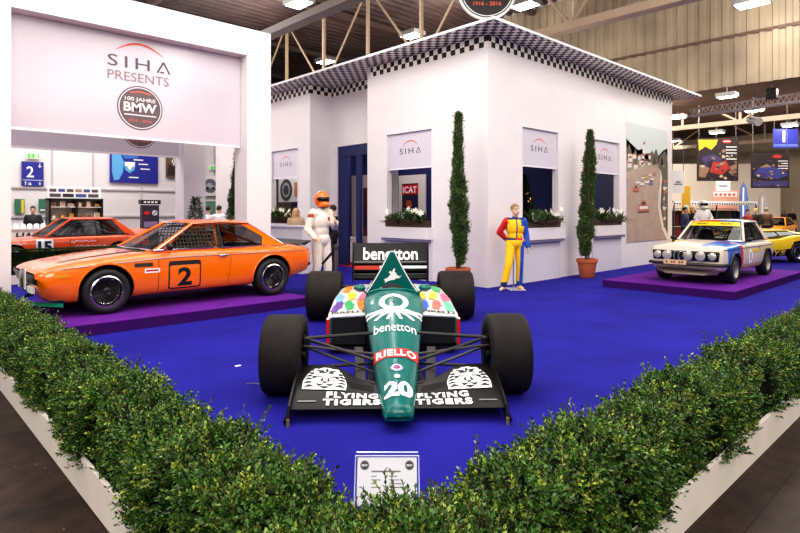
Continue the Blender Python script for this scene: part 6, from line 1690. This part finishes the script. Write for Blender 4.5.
# things inside the house seen through the openings
def on_x(name, label, cat, X, px0, px1, py0, py1, mats, draw):
    y1, d1 = onx(px0, X); y0, d0 = onx(px1, X); dm_ = (d0 + d1) / 2; z0, z1 = zz(py1, dm_), zz(py0, dm_); w, h = y1 - y0, z1 - z0
    m = MB(); m.bb(-.02, .02, -w / 2, w / 2, -h / 2, h / 2); fl = FL(m, (-.02, 0, 0), (0, -1, 0), (0, 0, 1), step=.005); draw(fl, w, h); tag(m.build(name, mats, ang=0, loc=(X, (y0 + y1) / 2, (z0 + z1) / 2)), label, cat)
XI = XC + 3.17
on_x('framed_poster', 'framed dark poster with a red lettered bar seen through the window by the left cypress', 'poster', XI, 399, 426, 175, 217, [M('frame_white', (224, 216, 214), .5), M('poster_navy', (44, 40, 70), .5), red, wht, M('poster_orange', (180, 80, 50), .5)], lambda fl, w, h: (fl.rect(-w * .36, w * .24, -h * .45, h * .30, 1), fl.rect(-w * .36, w * .24, h * .04, h * .27, 2, 2), fl.text('ICAT', -w * .06, h * .15, w=w * .52, h=h * .16, mi=3, layer=3, bold=.03), fl.disc(-w * .1, -h * .2, w * .12, 4, 2, 14)))
on_x('framed_picture', 'white picture with a round wheel photo seen through the far window', 'picture', XI - 2.0, 279, 299, 178, 202, [wht, M('photo_dark'), M('photo_light'), M('pic_orange', (220, 150, 110), .5)], lambda fl, w, h: (fl.disc(-w * .1, 0, w * .3, 1, 1, 24), fl.ring(-w * .1, 0, w * .14, w * .2, 2, 2, 20), fl.rect(w * .3, w * .45, -h * .3, h * .3, 3)))
on_x('partition_panel', 'pale standing panel with a dark poster inside the house entrance', 'panel', XI - 1.2, 352, 377, 175, 262, [M('panel_pale', (198, 182, 178), .5), M('poster_wine', (92, 40, 54), .5), M('poster_navy')], lambda fl, w, h: (fl.rect(-.02 * w, w * .3, -h * .2, h * .35, 1), fl.rect(.02 * w, w * .26, -h * .1, h * .05, 2, 2)))
on_x('wall_board', 'white board on the blue wall inside the house entrance', 'board', XI - .05, 339, 349, 158, 184, [wht, logo_grey], lambda fl, w, h: fl.rect(-w * .3, w * .3, -.01, .01, 1))
def tree_lights():
    y = YC + .86; x = XC + 3.2 - .74; t = thing('christmas_tree', 'dark christmas tree with warm lights seen through the window behind the yellow suited mannequin', 'tree', (x, y, 0))
    rng = np.random.default_rng(8); n = 5000; u = rng.random(n); z = .5 + 1.95 * u; a = rng.random(n) * 2 * PI; r = .55 * (1 - u) ** .9 * np.sqrt(rng.random(n)); D = np.stack([np.cos(a), np.sin(a), .1 + 0 * a], -1) + rng.normal(size=(n, 3)) * .3
    me = leaf_mesh('foliage', np.stack([r * np.cos(a), r * np.sin(a), z], -1), D, rng.normal(size=(n, 3)), .12, .03, [M('fir_dark', (26, 46, 26), .7, island=.4)]); link('foliage', me, t, 0)
    MB().tube([(0, 0, 0), (0, 0, 2.2)], [.05, .01], 8).build('trunk', [bark], t)
    g = M('warm_light', (255, 190, 110), .5, emit=6)
    for k in range(30):
        uu = .35 + .6 * rng.random(); aa = PI + 1.2 + rng.random() * 2; rr = .57 * (1 - uu) ** .9; m = MB(); m.ell((rr * math.cos(aa), rr * math.sin(aa), .5 + 1.95 * uu), (.014, .014, .014), 0, 6, 4); m.build('fairy_light', [g], t)
tree_lights()
p = onx(346, XC + 1.45); t = thing('bistro_table', 'small table under a white cloth inside the house entrance', 'table', (XC + 1.5, p[0] - .06, .013))
m = MB(); m.lathe([(.42, .03), (.40, .4), (.36, .72), (.38, .76), (.001, .765)], 26); m.build('table_cloth', [M('cloth_white', (226, 220, 222), .8)], t); MB().lathe([(.001, .77), (.06, .77), (.09, .80), (.001, .80)], 16).build('table_bowl', [chrome], t)
# ================================================================== LAMPS AND REAR HALL
lamp_on = M('lamp_light', (255, 250, 240), .5, emit=30); lamp_case = M('lamp_case', (150, 146, 144), .4, .4)
def lamp(px, py, z, w=.5, l=.75, label='', power=0, group='hall ceiling lamps'):
    d = F * (z - CH) / (HY - py); p = atd(px, d)
    t = thing('ceiling_lamp', label, 'lamp', (p[0], p[1], z), 0, group)
    m = MB(); m.prism([(-w / 2 - .06, -l / 2 - .06, .0), (w / 2 + .06, -l / 2 - .06, 0), (w / 2 + .06, l / 2 + .06, 0), (-w / 2 - .06, l / 2 + .06, 0)], (0, 0, .16)); m.build('housing', [lamp_case], t, ang=0)
    m = MB(); m.bb(-w / 2, w / 2, -l / 2, l / 2, -.015, -.002); m.build('diffuser', [lamp_on], t, ang=0)
    top = ZC if p[0] < XP else 6.95
    m = MB(); m.tube([(0, 0, .16), (0, 0, max(.3, top - z - .02))], .015, 6); m.build('suspension_rod', [steel], t)
for a in ((299, 4, 8.0, 'bright ceiling lamp above the white gate beam'), (326, 62, 8.3, 'small bright ceiling lamp just above the left house roof edge'), (412, 36, 8.4, 'bright ceiling lamp left of the round hanging sign'), (525, 6, 8.2, 'bright ceiling lamp right of the round hanging sign'), (598, 38, 8.4, 'bright ceiling lamp in front of the beige panel, nearest the house roof'), (752, 4, 7.4, 'bright ceiling lamp before the beige panel at the upper right')):
    lamp(a[0], a[1], a[2], label=a[3])
for a in ((727, 97, 6.2, 'rear hall lamp right of the roof tip, under the beige panel'), (754, 111, 6.0, 'rear hall lamp above the right hanging poster'), (717, 133, 6.0, 'rear hall lamp above the left hanging poster'), (790, 126, 6.0, 'rear hall lamp above the number 1 sign'), (678, 118, 6.3, 'rear hall lamp close to the roof end'), (676, 141, 6.3, 'small rear hall lamp beside the mural wall')):
    lamp(a[0], a[1], a[2], .4, .6, label=a[3], group='rear hall lamps')
# rear hall things
def facing(name, label, cat, px0, px1, py0, py1, d, mats, draw, hang=None, cat2=None):
    a, b = atd((px0 + px1) / 2, d), None; w = (px1 - px0) * d / F; z0, z1 = zz(py1, d), zz(py0, d); h = z1 - z0
    t = thing(name, label, cat, (a[0], a[1], (z0 + z1) / 2), TH - PI / 2)
    m = MB(); m.bb(-w / 2, w / 2, -.02, .02, -h / 2, h / 2); fl = FL(m, (0, -.02, 0), (1, 0, 0), (0, 0, 1), step=.008); draw(fl, w, h); m.build('printed_panel', mats, t, ang=0)
    if hang:
        m = MB()
        for s in (-1, 1): m.tube([(s * w * .45, 0, h / 2), (s * w * .45, 0, hang - (z0 + z1) / 2)], .012, 5)
        m.build('suspension_cable', [steel], t)
    return t
cols = [M('po_black', (44, 32, 36), .5), M('po_yellow', (236, 196, 40), .5), M('po_red', (176, 52, 46), .5), wht, M('po_violet', (70, 60, 110), .5), M('po_tan', (150, 120, 96), .5), M('po_blue', (60, 62, 130), .5)]
def flecks(fl, w, h, seed, n, y0=-.46, y1=.2):
    rnd = random.Random(seed)
    for k in range(n):
        x, y = rnd.uniform(-.44, .44), rnd.uniform(y0, y1); r = rnd.uniform(.02, .07)
        fl.poly([(w * (x + r * rnd.uniform(.5, 1.2) * math.cos(a)), h * (y + r * .7 * rnd.uniform(.5, 1.2) * math.sin(a))) for a in (0, 1.2, 2.2, 3.4, 4.4, 5.4)], rnd.choice((0, 5, 7, 8, 4, 9)), 2)
cols += [M('po_brown', (96, 66, 56), .5), M('po_plum', (80, 52, 74), .5), M('po_cream', (204, 180, 150), .5)]
def pa(fl, w, h):
    flecks(fl, w, h, 4, 46)
    fl.poly([(-w * .48, h * .46), (w * .0, h * .46), (-w * .04, h * .34), (-w * .16, h * .22), (-w * .3, h * .3), (-w * .46, h * .2)], 1); fl.disc(w * .22, h * .42, w * .12, 2, 1, 18, h * .05); fl.rect(w * .14, w * .30, h * .41, h * .43, 3, 2)
    for k in range(5): fl.rect(w * .2, w * .46, h * (.28 - .07 * k), h * (.30 - .07 * k), 3)
    fl.poly([(-w * .4, h * .05), (-w * .1, h * .12), (w * .12, h * .02), (-w * .0, -h * .06), (-w * .36, -h * .04)], 4); fl.poly([(-w * .12, -h * .05), (w * .2, -h * .02), (w * .3, -h * .2), (w * .1, -h * .36), (-w * .2, -h * .3)], 2); fl.poly([(-w * .45, -h * .12), (-w * .2, -h * .2), (-w * .3, -h * .42), (-w * .46, -h * .4)], 5); fl.poly([(w * .3, -h * .15), (w * .46, -h * .1), (w * .46, -h * .4), (w * .32, -h * .36)], 5)
facing('hanging_poster', 'dark hanging poster with yellow corner and red shapes, nearer the mural', 'poster', 697, 738, 138, 181, 27, cols, pa, 6.95)
def pb(fl, w, h):
    flecks(fl, w, h, 9, 30, -.46, .3)
    fl.disc(w * .18, h * .40, w * .13, 2, 1, 18, h * .05)
    for k in range(4): fl.rect(w * .2, w * .46, h * (.26 - .07 * k), h * (.28 - .07 * k), 3)
    fl.poly([(-w * .44, -h * .1), (-w * .3, h * .08), (w * .1, h * .1), (w * .42, h * .0), (w * .46, -h * .14), (w * .2, -h * .24), (-w * .3, -h * .22)], 6); fl.poly([(-w * .3, h * .08), (-w * .1, h * .18), (w * .06, h * .1)], 5); fl.rect(-w * .46, w * .46, -h * .46, -h * .3, 4)
facing('hanging_poster', 'dark hanging poster with a blue car, below the number 1 sign', 'poster', 751, 789, 153, 188, 26, cols, pb, 6.95)
facing('hall_sign', 'blue hall number 1 sign hanging at the right edge', 'sign', 773, 798, 129, 148, 30, [sign_blue, wht, M('sign_line', (90, 110, 200), .5)], lambda fl, w, h: (fl.text('1', -w * .08, h * .1, h=h * .6, mi=1, bold=.03), fl.rect(-w / 2, w / 2, -h * .42, -h * .3, 2)), 6.95)
facing('hanging_banner', 'white paper banner hanging beside the mural wall', 'banner', 672, 684, 171, 193, 24, [wht, logo_grey], lambda fl, w, h: (fl.stroke([(-w * .2, 0), (w * .2, 0)], .05, 1), fl.stroke([(-w * .35, -h * .1), (w * .35, -h * .1)], .04, 1)), 4.6)
facing('hanging_banner', 'white paper banner with small lettering left of the feather flag', 'banner', 716, 730, 181, 191, 30, [wht, logo_grey], lambda fl, w, h: fl.stroke([(-w * .3, 0), (w * .3, 0)], .06, 1), 5.0)
def standing(name, label, cat, px0, px1, py0, d, mats, draw):
    t = facing(name, label, cat, px0, px1, py0, 211 + F * (CH + .02) / d, d, mats, draw); return t
standing('yellow_display', 'yellow upright display board beside the mural wall', 'display', 682, 690, 186, 24.3, [M('disp_yellow', (236, 186, 40), .5), wht], lambda fl, w, h: fl.rect(-w * .3, w * .3, h * .1, h * .2, 1))
standing('stall_backdrop', 'pink and white printed stall backdrop left of the feather flag', 'backdrop', 712, 738, 190, 33, [M('drop_pink', (232, 170, 150), .5), wht, M('drop_red', (214, 96, 80), .5)], lambda fl, w, h: (fl.rect(-w * .45, w * .45, h * .36, h * .46, 1), [fl.rect(-w * .4 + k * w * .17, -w * .4 + k * w * .17 + w * .1, h * .38, h * .43, 2, 2) for k in range(5)]))
def flag(px, pytop, d, label, c):
    p = atd(px, d); zt = zz(pytop, d); t = thing('feather_flag', label, 'flag', (p[0], p[1], -.04), TH - PI / 2); H = zt
    m = MB(); m.tube([(-.2, 0, .0), (-.2, 0, H * .7), (-.12, 0, H * .92), (.05, 0, H)], .018, 6); m.lathe([(.001, 0), (.22, 0), (.22, .03), (.001, .03)], 16, (-.2, 0, 0)); m.build('flag_pole', [steel], t)
    m = MB(); pts = [(-.18, H * .3), (-.18, H * .7), (-.1, H * .92), (.05, H * .995), (.2, H * .9), (.3, H * .7), (.32, H * .45), (.25, H * .3)]; m.prism([(x, -.006, z) for x, z in pts], (0, .012, 0)); fl = FL(m, (0, -.006, 0), (1, 0, 0), (0, 0, 1), step=.008); fl.stroke([(.0, H * .4), (.02, H * .9)], .09, 1); m.build('flag_cloth', [c, wht], t, ang=0)
flag(743, 181, 32, 'blue feather flag standing behind the market stall', M('flag_blue', (90, 120, 196), .6))
flag(762, 192, 34, 'pale grey feather flag right of the blue one', M('flag_grey', (196, 190, 196), .6))
# market stall with chequered valance and rail of clothes
def stall():
    d0, d1 = 26.0, 27.5; a, b = Vector((*atd(674, d0), 0)), Vector((*atd(757, d1), 0)); v = b - a; L = v.length; ang = math.atan2(v.y, v.x)
    t = thing('market_stall', 'long market stall with a black and white toothed valance behind the rally saloon', 'stall', (a.x, a.y, -.04), ang)
    z = 1.90; m = MB(); m.bb(0, L, -.01, .01, z, z + .16, 0); fl = FL(m, (0, -.01, z), (1, 0, 0), (0, 0, 1), step=.006)
    n = 34
    for k in range(n): fl.rect(L * k / n, L * (k + .5) / n, .02, .09, 1)
    m.build('valance', [wht, blk], t, ang=0)
    for x in (0, L * .5, L - .05):
        MB().bb(x, x + .05, 0, .05, 0, z).build('post', [steel], t, ang=0)
    MB().bb(0, L, 0, 1.6, z + .16, z + .19).build('canopy', [M('canopy_white', (224, 220, 218), .7)], t, ang=0)
    MB().bb(0, L, .1, .9, .82, .87).build('counter', [M('counter_dark', (70, 54, 50), .6)], t, ang=0)
    MB().bb(0.02, L - .02, .12, .15, 0.03, .82).build('skirt', [M('skirt_red', (120, 40, 40), .7)], t, ang=0)
    MB().tube([(.1, .9, 1.72), (L - .1, .9, 1.72)], .02, 6).build('clothes_rail', [steel], t)
    rnd = random.Random(2); cc = [pal[0], pal[1], M('garment_green', (70, 80, 56), .8), pal[4], M('garment_olive', (110, 104, 80), .8), pal[2]]; ccn = ['black', 'blue', 'green', 'brown', 'olive', 'red']
    R = Matrix.Rotation(ang, 3, 'Z')
    nj = 18
    for k in range(nj):
        x = .3 + (L - .6) * k / (nj - 1); w = .20; c = rnd.randrange(6)
        m = MB(); rr = []
        for zt, hw, dp in ((1.70, .06, .03), (1.64, .20, .07), (1.52, .24, .10), (1.2, .22, .11), (.95, .25, .12)): rr.append([(dp * .5 * math.cos(q), hw * math.sin(q), zt) for q in np.linspace(0, 2 * PI, 12, endpoint=False)])
        m.loft(rr, 0); m.tube([(0, 0, 1.69), (0, 0, 1.74)], .008, 5)
        o = m.build('hanging_jacket', [cc[c]], loc=a + R @ Vector((x, .9, -.09)) ); o.rotation_euler = (0, 0, ang + rnd.uniform(-.2, .6)); tag(o, '%s jacket on the market stall rail, %s from the mural end' % (ccn[c], 'first second third fourth fifth sixth seventh eighth ninth tenth eleventh twelfth thirteenth fourteenth fifteenth sixteenth seventeenth eighteenth'.split()[k]), 'jacket', 'jackets on the stall rail')
stall()
# loudspeaker and spot hanging from the roof
p = atd(772, 17.5); z = zz(94, 17.5)
t = thing('chain_hoist', 'black chain hoist hanging on a cable before the beige panel', 'hoist', (p[0], p[1], z)); MB().bb(-.16, .16, -.14, .14, -.16, .16).build('hoist_body', [black], t, bevel=.03)
m = MB(); m.tube([(0, 0, .16), (0, 0, ZC - z - .02)], .012, 5); m.build('hoist_cable', [M('cable_pale', (190, 176, 150), .5)], t); MB().tube([(0, 0, .2), (.05, 0, .28), (0, 0, .36), (-.04, 0, .30)], .02, 6).build('hook', [steel], t); MB().bb(-.08, .08, -.08, .08, 2.2, 2.5).build('clamp', [steel], t, bevel=.02)
p = atd(754, 19); z = zz(120, 19); t = thing('spotlight', 'white spotlight clamped under the slim lighting truss', 'spotlight', (p[0], p[1], z), TH)
MB().tube([(-.25, 0, -.1), (.25, 0, .06)], [.14, .11], 14).build('lamp_body', [M('spot_white', (222, 220, 218), .3)], t); MB().tube([(0, .13, 0), (0, .13, .3), (0, -.13, .3), (0, -.13, 0)], .015, 6).build('yoke', [steel], t); MB().tube([(0, 0, .3), (0, 0, .55)], .02, 6).build('clamp', [steel], t)
# ================================================================== LIGHT AND CAMERA
def area(name, loc, size, power, col=(1, 1, 1), rot=(0, 0, 0)):
    l = bpy.data.lights.new(name, 'AREA'); l.shape = 'RECTANGLE'; l.size, l.size_y = size; l.energy = power; l.color = col
    o = bpy.data.objects.new(name, l); COL.objects.link(o); o.location = loc; o.rotation_euler = rot
    return o
warm = (1.0, .945, .875)
def point(loc, power, r=.25, col=warm):
    l = bpy.data.lights.new('fill_point', 'POINT'); l.energy = power; l.color = col; l.shadow_soft_size = r
    o = bpy.data.objects.new('fill_point', l); COL.objects.link(o); o.location = loc
area('hall_fill', (3.5, 4.0, 7.6), (6, 6), 480, warm)  # broad soft areas for general hall lighting, not tied to the lamp fixtures
area('hall_fill', (9.0, 0.5, 7.8), (6, 5), 480, warm)
area('hall_fill', (0.0, 10.0, 7.8), (5, 6), 340, warm)
area('hall_fill', (5.0, 7.2, 7.6), (4, 4), 380, warm)
area('hall_fill', (15.0, 2.0, 7.8), (6, 5), 560, warm)
area('hall_fill', (3.5, 18.0, 8.6), (10, 4), 1350, warm)
area('hall_fill', (-3.0, 0.0, 7.8), (6, 6), 420, warm)
area('hall_fill', (-3.5, -4.5, 6.5), (6, 3), 700, warm, (math.radians(55), 0, math.radians(-45)))  # added fill from behind the camera, brightens sign sheet and car fronts
area('hall_fill', (30.0, 8.0, 6.6), (12, 16), 2900, (1, .93, .84))
area('hall_fill', (-6.5, 7.0, 7.0), (3, 8), 400, warm, (0, math.radians(-35), 0))  # added side fill for the left kerb and outer hedge face
area('hall_fill', (7.5, -6.5, 7.0), (8, 3), 520, warm, (math.radians(35), 0, 0))  # added side fill for the right kerb and outer hedge face
area('house_fill', (XC + 1.8, YC + 4.5, 3.85), (1.5, 3), 70, warm)
area('house_fill', (XC + 5.0, YC + 1.0, 3.85), (5, 1), 60, warm)
area('house_fill', (XC + .5, Y2 + 2.2, 3.85), (.6, 3), 40, warm)  # added so the picture behind the far window is lit
for p_ in ((2, 3, 8.3), (10, -3, 8.3), (-2, 9, 8.3), (17, -1, 8.3), (10.5, 12, 7.9), (5, 20, 8.3), (11, 19, 8.3), (16, 14, 8.3), (17.5, 4, 8.0)): point(p_, 250)  # added fill points for ceiling and cladding, not placed at the lamp fixtures
for p_ in ((24, 4, 6.3), (28, 12, 6.3), (33, 5, 6.3), (34, 16, 6.3), (24, 16, 6.3)): point(p_, 280, col=(1, .9, .78))  # added fill points that brighten the rear hall
point((14, -1.5, 4.9), 160)  # added low fill out of view, for the lattice truss and rally saloon
w = bpy.data.worlds.new('World'); SC.world = w; w.use_nodes = True
w.node_tree.nodes['Background'].inputs['Color'].default_value = (1.0, .95, .90, 1)
w.node_tree.nodes['Background'].inputs['Strength'].default_value = 0.42
cd = bpy.data.cameras.new('Camera'); cam = bpy.data.objects.new('Camera', cd); COL.objects.link(cam)
cam.location = (0, 0, CH); cam.rotation_euler = (PI / 2, 0, TH - PI / 2)
cd.sensor_width = 36; cd.lens = F / 800 * 36; cd.shift_y = -(266.5 - HY) / 800; cd.clip_start = .05; cd.clip_end = 200
SC.camera = cam
SC.view_settings.view_transform = 'Standard'
try: SC.view_settings.look = 'Medium High Contrast'
except Exception: pass
SC.view_settings.exposure = -0.42
